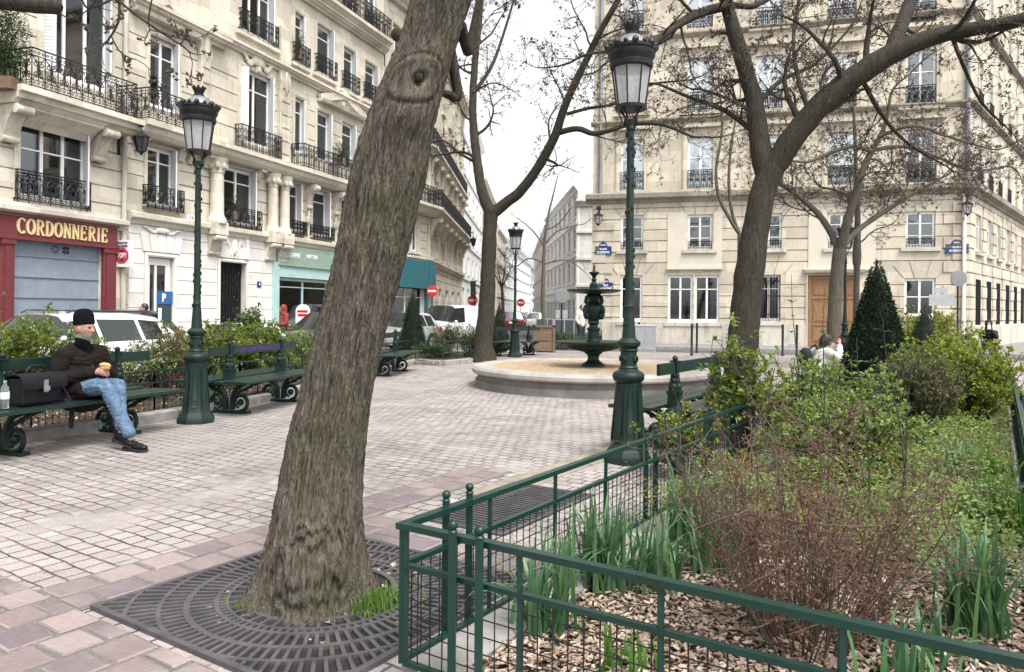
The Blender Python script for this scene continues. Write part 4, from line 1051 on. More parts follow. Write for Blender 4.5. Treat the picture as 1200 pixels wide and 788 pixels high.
# ---------------------------------------------------------------- lamps
def make_lamp(label):
    t = thing('street_lamp', label, 'street lamp', group='green cast-iron lamp posts of the square')
    G = M['iron_green']
    mb = MB(); mb.lathe([(.225,0),(.225,.055),(.205,.085),(.20,.10),(.185,.125)], 8, None, PI/8); mb.lathe([(.183,.12),(.168,.15),(.15,.35),(.128,.70),(.134,.735),(.118,.75)], 8, None, PI/8)
    for k in range(8): # raised panel on each side of the pedestal
        a = 2*PI*k/8
        Mx = RZ(a)
        mb.add([(.160,-.035,.20),(.160,.035,.20),(.122,.025,.66),(.122,-.025,.66),(.148,-.030,.22),(.148,.030,.22),(.121,.02,.65),(.121,-.02,.65)], [(0,1,5,4),(1,2,6,5),(2,3,7,6),(3,0,4,7),(4,5,6,7)], Mx)
    mb.lathe([(.115,.74),(.140,.765),(.150,.79),(.150,.815),(.135,.84),(.10,.855),(.085,.87)], 20)
    mb.build('pedestal', G, t, 32)
    mb = MB(); mb.lathe([(.085,.86),(.088,.885),(.078,.9),(.076,1.03),(.088,1.045),(.080,1.06),(.088,1.075),(.108,1.09),(.112,1.12),(.085,1.145),(.066,1.16)], 20)
    for k in range(4):
        a = PI/4+k*PI/2; m2 = MB(); m2.lathe([(.035,-.01),(.035,.01),(.02,.018),(.02,.006)], 12); mb.add(m2.v, m2.f, T(.078*math.cos(a), .078*math.sin(a), .965) @ RZ(a) @ RY(PI/2))
    mb.build('collar', G, t, 32)
    mb = MB()
    mb.lathe([(.066,1.15),(.062,1.2),(.050,1.38),(.044,1.44),(.050,1.455),(.044,1.47),(.040,1.55),(.034,3.0),(.031,3.10),(.045,3.115),(.045,3.14),(.033,3.155),(.033,3.21)], 16, None, 0)
    r = random.Random(4)
    for k in range(60): # cast leaf relief on the lower shaft
        z = 1.2+r.random()*1.9; a = r.random()*6.28; rr = .041 if z > 1.5 else .05
        mb.ball((rr*math.cos(a), rr*math.sin(a), z), .012, 5, 4, (1,1,2.0))
    mb.build('post', G, t, 40)
    K = M['lamp_cap']
    mb = MB()
    for k in range(8):
        a = 2*PI*k/8+PI/8; c, s = math.cos(a), math.sin(a)
        mb.bar((.136*c, .136*s, 3.335), (.186*c, .186*s, 3.70), .014, .012)
    for k in range(4):
        a = 2*PI*k/4+PI/4; c, s = math.cos(a), math.sin(a)
        mb.tube([(.033*c,.033*s,3.13), (.075*c,.075*s,3.17), (.06*c,.06*s,3.24), (.125*c,.125*s,3.315)], .012, 5)
    mb.lathe([(.118,3.305),(.150,3.305),(.152,3.335),(.132,3.338),(.118,3.32)], 16)
    mb.lathe([(.19,3.68),(.20,3.69),(.205,3.73),(.195,3.74),(.205,3.77),(.222,3.80),(.222,3.83),(.235,3.845),(.235,3.87),(.20,3.885),(.16,3.88)], 24)
    for k in range(16):
        a = 2*PI*k/16; mb.ball((.225*math.cos(a), .225*math.sin(a), 3.885), .022 if k % 2 else .034, 6, 4, (1,1,1.1))
    mb.build('lantern_frame', K, t, 35)
    mb = MB(); mb.lathe([(.131,3.337),(.180,3.69)], 8, None, PI/8); gl = mb.build('lantern_glass', M['lamp_glass'], t)
    mb = MB(); mb.lathe([(.165,3.88),(.155,3.91),(.125,3.955),(.085,3.99),(.062,4.005)], 20); mb.build('dome', M['zinc_cap'], t, 40)
    mb = MB(); mb.lathe([(.064,3.995),(.072,4.01),(.050,4.03),(.062,4.065),(.075,4.09),(.073,4.10),(.05,4.098)], 16)
    for k in range(8): a = 2*PI*k/8; mb.ball((.070*math.cos(a), .070*math.sin(a), 4.11), .017, 5, 4)
    mb.build('finial', K, t, 40)
    return t
LAMPG = 'green cast-iron lamp posts of the square'
p = gnd(735.5, 541); lamp = make_lamp('tall green lamp post standing by the near flower-bed fence, in front of the fountain basin'); lamp.location = p
p = gnd(229.5, 495); dup(lamp, p, .3, 'green lamp post between the two benches in front of the carved stone building')
p = gnd(603, 418.6); dup(lamp, p, .6, 'slim distant lamp post beyond the fountain, at the mouth of the street')
p = at(990, 389, 21.5); dup(lamp, (p.x, p.y, 0), .2, 'lamp post half hidden behind a pruned tree in front of the oak door')
# ---------------------------------------------------------------- benches
def make_bench(label):
    t = thing('park_bench', label, 'bench', group='green double-sided park benches')
    G = M['iron_green']; L = 1.34; ov = .45
    for x in (-L/2, L/2):
        mb = MB()
        mb.box(x-.05, x+.05, -.30, .30, 0, .035)
        for sg in (-1, 1):
            m2 = MB()
            n = 15; pts = [] # scrolled foot
            for i in range(n): a = -PI/2+i/(n-1)*1.9*PI; rr = .115*(1-.35*i/(n-1)); pts.append((0, .17+rr*math.cos(a), .15+rr*math.sin(a)))
            m2.tube(pts, [.026]*(n-4)+[.022,.02,.018,.016], 6)
            m2.ball((0, .17, .15), .048, 8, 6, (.9,1,1))
            m2.tube([(0,.05,.05),(0,.045,.16),(0,.07,.27),(0,.13,.36),(0,.26,.405),(0,.46,.425)], [.045,.04,.034,.03,.026,.018], 6)
            m2.tube([(0,.07,.25),(0,.20,.31),(0,.34,.38),(0,.47,.42)], [.02,.022,.02,.015], 6)
            for (yy, zz, r_) in ((.25,.33,.032),(.33,.37,.026),(.40,.395,.02)): m2.ball((0,yy,zz), r_, 6, 5, (.7,1,1))
            m2.box(-.02,.02,.06,.52,.418,.43)
            mb.add([(x+a, sg*b, c) for a, b, c in m2.v], m2.f)
        mb.build('leg', G, t, 50)
        mb = MB()
        mb.box(x-.055, x+.055, -.06, .06, .40, .58); mb.box(x-.066, x+.066, -.07, .07, .575, .60); 
        mb.add([(x-.052,-.055,.6),(x+.052,-.055,.6),(x+.052,.055,.6),(x-.052,.055,.6),(x-.026,-.026,.82),(x+.026,-.026,.82),(x+.026,.026,.82),(x-.026,.026,.82)], [(0,1,5,4),(1,2,6,5),(2,3,7,6),(3,0,4,7)])
        for z, q in ((.64,.058),(.70,.046),(.76,.040)):
            for sy in (-1, 1): mb.ball((x, sy*q*.8, z), q*.72, 8, 6, (.9,.5,1))
            for sx in (-1, 1): mb.ball((x+sx*q*.8, 0, z), q*.72, 8, 6, (.5,.9,1))
        mb.box(x-.036, x+.036, -.034, .034, .77, .90); mb.box(x-.045, x+.045, -.045, .045, .895, .91); mb.ball((x, 0, .932), .031, 8, 6)
        mb.build('back_support', G, t, 40)
    W2 = L/2+ov
    mb = MB(); mb.box(-W2, W2, -.017, .017, .782, .896)
    mb.v = [(a, b, c) for a, b, c in mb.v]; mb.build('backrest', M['bench_wood'], t)
    for sg in (-1, 1):
        mb = MB()
        for i in range(3):
            y0 = .075+i*.157; y1 = y0+.147; a, b = sorted((sg*y0, sg*y1))
            tilt = lambda y: .432+.012*(abs(y)-.3)
            vs = [(x, y, tilt(y)+dz) for dz in (0, .032) for x in (-W2, W2) for y in (a, b)]
            mb.add(vs, [(0,1,3,2),(4,6,7,5),(0,2,6,4),(1,5,7,3),(0,4,5,1),(2,3,7,6)])
        mb.build('seat', M['bench_wood'], t)
    return t
t_ = NT('green bench paint'); v_ = t_.coord((.6, 10, 10)); f_ = t_.noise(v_, 5, 6, .7, .3)
t_.base(t_.ramp(f_, [(.3, g(.003,.014,.011)), (.62, g(.008,.028,.022)), (.8, g(.022,.045,.038))])); t_.p(Roughness=.38); t_.bump(f_, .2, .004); M['bench_wood'] = t_.m
BG = 'green double-sided park benches'
def on_line(a, b): c = (a+b)/2; d = b-a; return (c.x, c.y, 0), math.atan2(d.y, d.x)
bench = make_bench('green double-sided bench on which the man in the black hat sits')
B1a, B1b = V((-4.83, 7.05, 0)), V((-4.42, 8.32, 0))
loc, rz = on_line(B1a, B1b); bench.location = loc; bench.rotation_euler.z = rz; B1C = V(loc); B1R = rz
a, b = gnd(265, 485), gnd(331, 470); loc, rz = on_line(a, b)
bench2 = dup(bench, loc, rz, 'empty green bench with purple paint across its backrest, just past the lamp')
BD1 = V((math.cos(rz), math.sin(rz), 0))
mb = MB(); r = random.Random(2)
for k in range(40):
    x = -.55+1.35*k/40; w_ = r.uniform(.02,.045); z0 = r.uniform(.79,.81); z1 = r.uniform(.86,.89)
    mb.box(x, x+w_, -.0195-.0002*(k % 3), -.0175, z0, z1)
t_ = NT('purple spray paint'); t_.base(g(.035,.025,.085)); t_.p(Roughness=.5); mb.build('paint_mark', t_.m, bench2)
c = gnd(463, 435); loc = (c.x-.13*.67, c.y-.99*.67, 0)
dup(bench, loc, math.atan2(.99, .13), 'green bench half hidden by the leaning trunk, near a clipped yew cone')
a, b = gnd(587, 417.5), gnd(613, 416); c = (a+b)/2
dup(bench, (c.x, c.y, 0), math.radians(38), 'distant green bench beyond the fountain beside the slim lamp post')
a = V((1.68, 7.62, 0)); b = a+U*1.34; loc, rz = on_line(a, b)
dup(bench, loc, rz, 'green bench between the near flower bed and the fountain basin')
# ---------------------------------------------------------------- fences of the beds
def fence(name, label, pts, post_pairs, z0=.10, zt=.60, zm=.455, upr=.55, th=.0235, mesh=.056, mat='fence_green', group=None, meshw=.0048, rails_only=False):
    t = thing(name, label, 'fence', (pts[0][0], pts[0][1], 0), 0, group)
    o = V((pts[0][0], pts[0][1], 0)); P = [V((p[0], p[1], 0))-o for p in pts]; G = M[mat]
    tr, mr, br, ms = MB(), MB(), MB(), MB()
    for a, b in zip(P, P[1:]):
        L = (b-a).length; d = (b-a)/L; z = lambda h: V((0,0,h))
        tr.bar(a-d*th*.7+z(zt), b+d*th*.7+z(zt), th*1.55, th*.95); mr.bar(a+z(zm), b+z(zm), th, th*.8); br.bar(a+z(z0), b+z(z0), th, th*.8)
        n = max(1, round(L/upr))
        for i in range(n+1):
            q = a+d*(L*i/n); ups = MB(); ups.bar(q+z(z0-th*.38), q+z(zt-th*.46), th*.8, th*.62); ups.build('upright', G, t)
        if not rails_only:
            k = int(L/mesh)
            for i in range(1, k): q = a+d*(L*i/k); ms.bar(q+z(z0+th*.4), q+z(zm-th*.4), meshw)
            k = int((zm-z0)/mesh)
            for i in range(1, k): h = z0+(zm-z0)*i/k; ms.bar(a+z(h), b+z(h), meshw*.7)
    tr.build('top_rail', G, t); mr.build('middle_rail', G, t); br.build('bottom_rail', G, t)
    if not rails_only: ms.build('wire_mesh', M['iron_black'] if mat == 'fence_green' else G, t)
    for q in post_pairs:
        mb = MB(); q = V((q[0], q[1], 0))-o
        mb.bar(q+V((0,0,-.02)), q+V((0,0,zt+.028)), th*1.2, th*1.2); mb.ball((q.x, q.y, zt+.05), th*.76, 12, 8); mb.lathe([(th*.5, zt+.02), (th*.8, zt+.028), (th*.45, zt+.036)], 10, T(q.x, q.y, 0))
        mb.build('post', G, t, 40)
    return t
b2 = lambda u, v: tuple(bed(u, v).xy)
off = -.03
fence('bed_fence', 'green railing with ball-topped posts running from the near corner towards the fountain', [b2(0,0), b2(4.56,0)], [b2(.30,off), b2(.46,off), b2(2.35,off), b2(2.50,off), b2(3.5,off), b2(3.62,off)])
fence('bed_fence', 'green railing with ball-topped posts nearest the camera, in front of the wood chips', [b2(0,.022), b2(0,BWD+.02)], [b2(off,.26), b2(off,.375)], z0=.098, zt=.602, zm=.457)
fence('bed_fence', 'green railing along the far long side of the near flower bed, mostly hidden by shrubs', [b2(1.2,BWD+.02), b2(BL,BWD+.02)], [b2(3.4,BWD+.05), b2(3.55,BWD+.05), b2(6.4,BWD+.05), b2(6.55,BWD+.05)])
fence('bed_fence', 'green railing behind the leafy stems, continuing past the bench by the fountain', [b2(4.75,0), b2(BL,0)], [b2(6.6,off), b2(6.75,off)])
off_in = lambda k, d=.26: (LK[k][0]-d, LK[k][1]+.05)
lf = [(LK[i][0]-.24, LK[i][1]) for i in range(0, 8)]
fence('bed_fence', 'green railing behind the benches along the left flower bed', lf, [(lf[3][0]+.03, lf[3][1]+.2), (lf[2][0], lf[2][1]), (lf[5][0], lf[5][1])], upr=.6, mesh=.075, meshw=.005, th=.022)
lf2 = [(LK[7][0]-.05, LK[7][1]+.18), (LK[8][0], LK[8][1]+.25), (LK[9][0], LK[9][1]+.22)]
fence('bed_fence', 'green railing in front of the yew cone, between the benches and the middle tree', lf2, lf2, upr=.6, mesh=.075, meshw=.006, th=.026)
pf = [tuple(gnd(632, 413).xy), tuple(gnd(690, 414).xy), tuple(gnd(705, 405).xy)]
fence('bed_fence', 'low dark railing around the planting beyond the fountain', pf, pf, upr=.6, mesh=.09, meshw=.007, th=.026)
# ---------------------------------------------------------------- fountain
fx = V((at(695.5, 400, 14.15).x, 14.15, 0))
t = thing('fountain', 'dark green tiered cast-iron fountain standing in the round stone basin', 'fountain', fx)
G = M['iron_green']
Z = lambda py: EYE-(py-366)/61.5
gad = lambda nn, amp: (lambda i, k, n: 1+amp*abs(math.sin(PI*nn*k/n)))
mb = MB(); mb.lathe([(.30,.08),(.30,.30),(.28,.32),(.24,.34),(.22,.40),(.17,.44),(.125,.47),(.105,.52),(.115,.58),(.17,.62),(.17,.64)], 28); mb.build('base', G, t, 35)
mb = MB(); mb.lathe([(.16,.635),(.30,.665),(.46,.71),(.50,.755)], 72, None, 0, gad(18, .05)); mb.lathe([(.48,.75),(.70,.80),(.745,.815),(.75,.84),(.71,.845),(.40,.80),(.12,.80)], 48); mb.build('lower_bowl', G, t, 40)
mb = MB(); mb.lathe([(.125,.80),(.125,.86),(.108,.88),(.108,1.04),(.128,1.06),(.128,1.09),(.09,1.11),(.075,1.15),(.11,1.19),(.10,1.23),(.13,1.28),(.19,1.38),(.205,1.47),(.19,1.52),(.13,1.56),(.10,1.62),(.115,1.68),(.15,1.71),(.11,1.76)], 24)
mb.build('vase', G, t, 40)
mb = MB()
for k in range(4):
    a = PI/4+k*PI/2; c, s = math.cos(a), math.sin(a)
    P = lambda r_, z: (r_*c, r_*s, z)
    mb.tube([P(.11,1.70), P(.19,1.69), P(.215,1.60), P(.18,1.54), P(.20,1.47), P(.235,1.42)], [.022,.026,.026,.022,.03,.02], 7)
    mb.ball(P(.21,1.44), .055, 8, 6); mb.ball(P(.235,1.40), .035, 7, 5); mb.tube([P(.225,1.38), P(.25,1.33)], .02, 6); mb.ball(P(.19,1.33), .05, 7, 5, (1,1,1.5))
mb.build('mask_spout', G, t, 50)
mb = MB(); mb.lathe([(.10,1.74),(.16,1.745),(.34,1.76),(.48,1.79),(.505,1.805),(.505,1.825),(.47,1.83),(.30,1.80),(.09,1.80)], 60, None, 0, gad(15, .02)); mb.build('upper_bowl', G, t, 40)
mb = MB(); mb.lathe([(.085,1.79),(.085,1.91),(.095,1.92),(.07,1.94),(.035,1.98),(.05,2.02),(.03,2.05),(.05,2.10),(.098,2.14),(.098,2.16),(.04,2.17),(.018,2.21),(.025,2.24),(.01,2.31)], 20); mb.build('finial', G, t, 40)
t = thing('fountain_basin', 'round pale stone basin around the green fountain', 'basin', fx)
mb = MB(); mb.lathe([(2.24,-.02),(2.24,.13),(2.20,.145),(2.20,.25)], 96); mb.build('outer_wall', M['basin_low'], t, 30)
mb = MB(); mb.lathe([(2.19,.245),(2.28,.25),(2.31,.28),(2.31,.335),(2.27,.375),(2.22,.385),(1.97,.385),(1.93,.37),(1.92,.34)], 96)
for k in range(14): pass
mb.build('coping', M['basin'], t, 30)
t_ = NT('limed basin lining'); v_ = t_.coord((3,3,.5)); f_ = t_.noise(v_, 4, 6, .7, .4)
t_.base(t_.ramp(f_, [(.3, g(.17,.115,.065)), (.5, g(.33,.24,.145)), (.7, g(.50,.42,.31))])); t_.p(Roughness=.7); M['lining'] = t_.m
mb = MB(); mb.lathe([(1.93,.36),(1.93,.08),(0.0,.075)], 96); mb.build('lining', M['lining'], t, 30)
mb = MB(); a = math.radians(97); mb.box(-.10, .10, 1.88, 1.935, .25, .31); mb.build('overflow_grille', M['ink'], t, None, RZ(math.radians(22)))
t_ = NT('shallow water'); v_ = t_.coord(); t_.base(t_.ramp(t_.noise(v_, 1.2, 5), [(.35, g(.055,.045,.028)), (.7, g(.13,.10,.062))])); t_.p(Roughness=.06, IOR=1.33); t_.bump(t_.noise(v_, 5, 3), .12, .02)
mb = MB(); mb.lathe([(1.925,.135),(0.0,.135)], 64); o = mb.build('fountain_water', t_.m, None, 30); o.location = fx; o['kind'] = 'structure'
# ---------------------------------------------------------------- tree grate and drain grate
c = gp(GS/2, GS/2)
t = thing('tree_grate', 'square cast-iron tree grate with rings of slots around the leaning trunk', 'tree grate', (c.x, c.y, 0), UROT)
mb = MB(); hs = GS/2-.012
mb.box(-hs, hs, -hs, -hs+.03, .0, .022); mb.box(-hs, hs, hs-.03, hs, .0, .022); mb.box(-hs, -hs+.03, -hs+.03, hs-.03, .0, .022); mb.box(hs-.03, hs, -hs+.03, hs-.03, .0, .022)
rings = [(.335,.365),(.43,.445),(.475,.495),(.60,.628),(.72,.742),(.86,.882)]
inside = lambda x, y: max(abs(x), abs(y)) < hs-.02
zt, zb = .021, .004
for (ra, rb) in rings:
    n = 144
    for i in range(n):
        a, b = 2*PI*i/n, 2*PI*(i+1)/n
        if not (inside(rb*math.cos(a), rb*math.sin(a)) or inside(rb*math.cos(b), rb*math.sin(b))): continue
        q = [(r_*math.cos(x), r_*math.sin(x)) for r_, x in ((ra, a), (ra, b), (rb, b), (rb, a))]
        q = [(max(-hs+.01, min(hs-.01, x)), max(-hs+.01, min(hs-.01, y))) for x, y in q]
        mb.add([(x, y, zt) for x, y in q]+[(x, y, zb) for x, y in q], [(0,1,2,3),(0,4,5,1),(2,6,7,3)])
spans = [(.365,.43,40),(.445,.475,80),(.495,.60,80),(.628,.72,96),(.742,.86,104),(.882,1.04,112)]
for j, (ra, rb, n) in enumerate(spans):
    for i in range(n):
        a = 2*PI*(i+.5*(j % 2))/n; c_, s_ = math.cos(a), math.sin(a); w_ = .0085
        r1_ = rb+.004
        lim = (hs-.02)/max(abs(c_), abs(s_))
        if ra > lim: continue
        r1_ = min(r1_, lim+.01)
        P = lambda r_, o_, z: (r_*c_-o_*s_, r_*s_+o_*c_, z)
        mb.add([P(ra-.004,-w_,zt-.001),P(r1_,-w_,zt-.001),P(r1_,w_,zt-.001),P(ra-.004,w_,zt-.001),P(ra-.004,-w_,zb),P(r1_,-w_,zb),P(r1_,w_,zb),P(ra-.004,w_,zb)], [(0,1,2,3),(0,4,5,1),(3,2,6,7)])
mb.build('cast_iron_frame', M['grate'], t)
mb = MB(); mb.quad((-hs,-hs,.0055),(hs,-hs,.0055),(hs,hs,.0055),(-hs,hs,.0055)); mb.build('pit_shade_soil', M['pit'], t)  # sheet just under the bars, pit shade painted into its colour
c = gnd(597, 594)
t = thing('drain_grate', 'small iron drain grate of parallel bars beside the flower-bed fence', 'drain grate', (c.x, c.y, 0), UROT)
mb = MB(); w_, l_ = .36, .62
mb.box(-l_, l_, -w_, -w_+.025, 0, .016); mb.box(-l_, l_, w_-.025, w_, 0, .016); mb.box(-l_, -l_+.025, -w_+.025, w_-.025, 0, .016); mb.box(l_-.025, l_, -w_+.025, w_-.025, 0, .016)
for i in range(24): x = -l_+.05+i*(2*l_-.1)/23; mb.box(x-.008, x+.008, -w_+.024, w_-.024, .002, .0145)
mb.build('bars', M['grate'], t)
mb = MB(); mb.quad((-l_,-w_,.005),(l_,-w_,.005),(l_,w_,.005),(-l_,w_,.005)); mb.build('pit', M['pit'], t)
# ---------------------------------------------------------------- wall lanterns
def lantern(label, loc, rz, s=1.0, arm=.75):
    t = thing('wall_lantern', label, 'wall lantern', loc, rz, 'bracket lanterns on the house walls', s)
    mb = MB(); mb.tube([(0,0,-.7),(0,-.03,-.3),(0,-.15,0),(0,-arm*.6,.12),(0,-arm,.10)], .022, 6); mb.tube([(0,0,.1),(0,-arm,.10)], .018, 6); mb.box(-.05,.05,-.02,.0,-.8,.2)
    scroll_pts = [(0, -arm*.35+.13*math.cos(a*.6), -.08+.13*math.sin(a*.6)) for a in range(10)]; mb.tube(scroll_pts, .014, 5)
    m2 = MB(); m2.lathe([(.07,-.015),(.10,0),(.07,.015)], 14); mb.add(m2.v, m2.f, T(0,-arm,.02) @ RX(PI/2)); mb.tube([(0,-arm,.1),(0,-arm,-.18)], .014, 6)
    mb.build('bracket', M['iron_black'], t, 40)
    mb = MB(); mb.lathe([(.03,-.16),(.05,-.20),(.12,-.26),(.235,-.33),(.245,-.36),(.21,-.365)], 6); mb.lathe([(.115,-.74),(.125,-.76),(.06,-.80),(.02,-.86),(.0,-.88)], 6)
    for k in range(6): a = 2*PI*k/6; c_, s_ = math.cos(a), math.sin(a); mb.bar((.21*c_,.21*s_,-.36), (.118*c_,.118*s_,-.75), .02)
    mb.v = [(x, y-arm, z) for x, y, z in mb.v] ; fr = mb.build('lantern_frame', M['iron_black'], t)
    mb = MB(); mb.lathe([(.112,-.745),(.203,-.365)], 6); mb.v = [(x, y-arm, z) for x, y, z in mb.v]; mb.build('lantern_glass', M['car_glass' if s > .99 else 'lamp_glass'], t)
    return t
def on_fac(f, px_, py_): s_, z_ = f.px(px_, py_); q = f.o+f.d*s_; return V((q.x, q.y, z_))
q = on_fac(f1, 139, 149); lantern('black bracket lantern on the downpipe above the stop-sign shaped shop sign', q, f1.yaw, 1.05, .85)
q = on_fac(fa, 1129.5, 232); lantern('bracket lantern high on the corner of the house with the oak door', q, fa.yaw, .95, .5)
q = on_fac(fa, 703, 246); lantern('bracket lantern on the corner house wall above the blue street plate behind the fountain', q, fa.yaw, .95, .5)
q = at(534, 292, 56); lantern('small bracket lantern hanging over the side street from the corner building', (-3.9, 55, 7.1), math.radians(100), 1.1, .9)
# ---------------------------------------------------------------- street name plates and traffic signs
def plate(label, f, px_, py_, w, l1, l2, h=.40, sc=1.0):
    q = on_fac(f, px_, py_); t = thing('street_name_plate', label, 'street sign', q, f.yaw, 'blue enamel street plates')
    mb = MB(); pts = [(-w/2,-h/2),(w/2,-h/2),(w/2,h/2)]+[(w*.26*math.cos(a), h/2+.19*math.sin(a)) for a in [PI*i/8 for i in range(9)]]+[(-w/2,h/2)]
    n = len(pts); vs = [(x,-.05,z) for x,z in pts]+[(x,-.015,z) for x,z in pts]; mb.add(vs, [tuple(range(n)), tuple(range(2*n-1,n-1,-1))]+[(k,n+k,n+(k+1)%n,(k+1)%n) for k in range(n)])
    mb.build('enamel', M['sign_blue'], t)
    mb = MB(); e = .03
    mb.bar((-w/2+.01,-.052,-h/2+.015),(w/2-.01,-.052,-h/2+.015),.014,.02); mb.bar((-w/2+.01,-.052,h/2-.015),(-w*.27,-.052,h/2-.015),.014,.02); mb.bar((w*.27,-.052,h/2-.015),(w/2-.01,-.052,h/2-.015),.014,.02)
    for x in (-w/2+.015, w/2-.015): mb.bar((x,-.052,-h/2+.02),(x,-.052,h/2-.02),.014,.02)
    mb.build('border', M['cyanlight'], t)
    for txt, z, sz in ((l1, h*.17, .115*sc), (l2, -h*.20, .125*sc), ('5e Arrt', h/2+.06, .08*sc)):
        link('lettering', text_mesh(txt, sz, .004, 'text_white', .004), t, T(0,-.055,z) @ STAND @ Matrix.Diagonal((.62 if len(txt) > 10 else 1, 1, 1, 1)))
    return t
plate('blue street name plate between two floors on the corner house, near the white downpipe', fa, 1121, 292, .86, 'PLACE', 'DE L\'ESTRAPADE')
plate('blue street name plate beside the first-floor window, straight above the fountain top', fa, 707, 294, .78, 'PLACE', 'DE L\'ESTRAPADE')
plate('small blue street name plate low on the wall, just behind the fountain top', fa, 710, 336.5, .66, 'RUE', 'LAROMIGUIERE')
def sign_post(label, loc, h, disc=None, panels=(), rz=0.0, r_=.33, mat='ink'):
    t = thing('road_sign', label, 'road sign', loc, rz)
    mb = MB(); mb.tube([(0,0,0),(0,0,h+.1)], .035, 10); mb.build('pole', M[mat], t, 40)
    if disc:
        M.setdefault('sign_back', m_plain('dull sign back', g(.15,.155,.16), g(.21,.215,.22), 5, .6)); disc = 'sign_back' if disc == 'steel' else disc
        m2 = MB(); m2.lathe([(r_,-.012),(r_+.01,0),(r_,.012),(r_-.03,.014)], 28); mb = MB(); mb.add(m2.v, m2.f, T(0,-.06,h-.2) @ RX(PI/2)); d_ = mb.build('disc', M[disc], t, 40)
        if disc == 'sign_red': mb = MB(); mb.box(-r_*.72, r_*.72, -.085, -.076, h-.2-r_*.18, h-.2+r_*.18); mb.build('white_bar', M['sign_white'], t)
    for (x, z, w, hh) in panels: mb = MB(); mb.box(x-w/2, x+w/2, .04, .055, z-hh/2, z+hh/2); mb.build('panel', M['steel'], t)
    return t
q = gnd(1122, 408); sign_post('grey road sign seen from behind on a dark pole before the corner house', (at(1122,390,27).x, 27, 0), 2.95, 'steel', ((-.55,1.95,.95,.42), (-.6,2.3,.5,.18)), 0, .29)
sign_post('round road sign seen from behind, beyond the fountain', (at(658,390,31).x, 31, 0), 2.25, 'steel', ((.0,1.3,.5,.35),), 0, .29)
sign_post('red no-entry sign in front of the teal corner shop', (at(506,390,40).x, 40, 0), 2.65, 'sign_red', (), 0, .29)
sign_post('red no-entry sign beneath the traffic light beside the middle tree', (at(553.5,390,46).x, 46, 0), 2.25, 'sign_red', (), 0, .31)
sign_post('tiny no-entry sign far down the street behind the slim lamp', (at(610,390,85).x, 85, 0), 2.6, 'sign_red', (), 0, .45)
c = at(554.5, 341, 45.6)
t = thing('traffic_light', 'traffic light with its red lamp lit, above a no-entry sign', 'traffic light', (c.x, 45.6, 0))
mb = MB(); mb.tube([(.10,0.1,0),(.10,0.1,2.9)], .05, 8); mb.build('pole', M['ink'], t, 40)
mb = MB(); mb.box(-.16,.16,-.18,.08,2.35,3.25); 
for z in (2.5,2.8,3.1): mb.lathe([(.12,-.0),(.12,.10)], 12, T(0,-.18,z) @ RX(PI/2))
mb.build('housing', M['ink'], t)
t_ = NT('red signal lamp'); t_.base(g(.6,.02,.02)); t_.p(Emission_Color=g(1,.06,.03), Emission_Strength=1.5)
m2 = MB(); m2.lathe([(.11,0),(.0,.02)], 12); mb = MB(); mb.add(m2.v, m2.f, T(0,-.20,3.1) @ RX(PI/2)); mb.build('red_lamp', t_.m, t)
# projecting shop sign with the octagon
s_, z_ = f1.px(138, 297); q = f1.o+f1.d*s_
t = thing('shop_sign', 'white projecting shop sign with a red octagon beside the maroon shopfront', 'shop sign', (q.x, q.y, z_-.02), f1.yaw+math.radians(-84)); t.scale = (.70, .70, .72)
hw, hh_ = .42, .55
mb = MB(); mb.box(-.10, .72, -.10, .10, -hh_, hh_); mb.box(-.35,-.10,-.03,.03,-.3,-.25); mb.box(-.35,-.10,-.03,.03,.25,.3); mb.build('sign_box', M['sign_white'], t)
mb = MB(); mb.prism([(.30+.36*math.cos(PI/8+PI/4*k), .36*math.sin(PI/8+PI/4*k)) for k in range(8)], .0, .012); mb.v = [(x,-.10-z,y-.08) for x,y,z in mb.v]; mb.f = [tuple(reversed(f)) for f in mb.f]; mb.build('octagon', M['topy_red'], t)
for txt, sz, z, mt, y in (('TOPY', .27, -.08, 'text_white', -.118), ('REPARATION', .135, .44, 'ink', -.104), ('CHAUSSURES', .135, .31, 'ink', -.104), ('TALONS', .09, .12, 'ink', -.118), ('CLES', .09, -.27, 'ink', -.118)):
    link('lettering', text_mesh(txt, sz, .003, mt, .006), t, T(.31, y, z) @ STAND @ Matrix.Diagonal((.66, 1, 1, 1)))
# parking ticket machine
c = V((at(193, 380, 21.5).x, 21.5, 0))
t = thing('parking_meter', 'dark parking ticket machine with a blue P panel behind the white estate car', 'parking meter', c, f1.yaw-.9); t.scale = (.58, .62, .93)
mb = MB(); mb.box(-.30,.30,-.19,.19,0,1.62); mb.box(-.10,.30,-.26,-.19,.95,1.45); mb.build('cabinet', M['ticket_dark'], t)
mb = MB(); mb.box(-.34,.34,-.22,.22,1.62,2.02); pb = mb.build('top_panel', M['ticket_blue'], t)
link('lettering', text_mesh('P', .34, .004, 'text_white', .01), pb, T(-.02,-.228,1.81) @ STAND)
mb = MB(); mb.box(-.28,-.12,-.196,-.19,.85,1.5); mb.build('notice', M['text_white'], t)
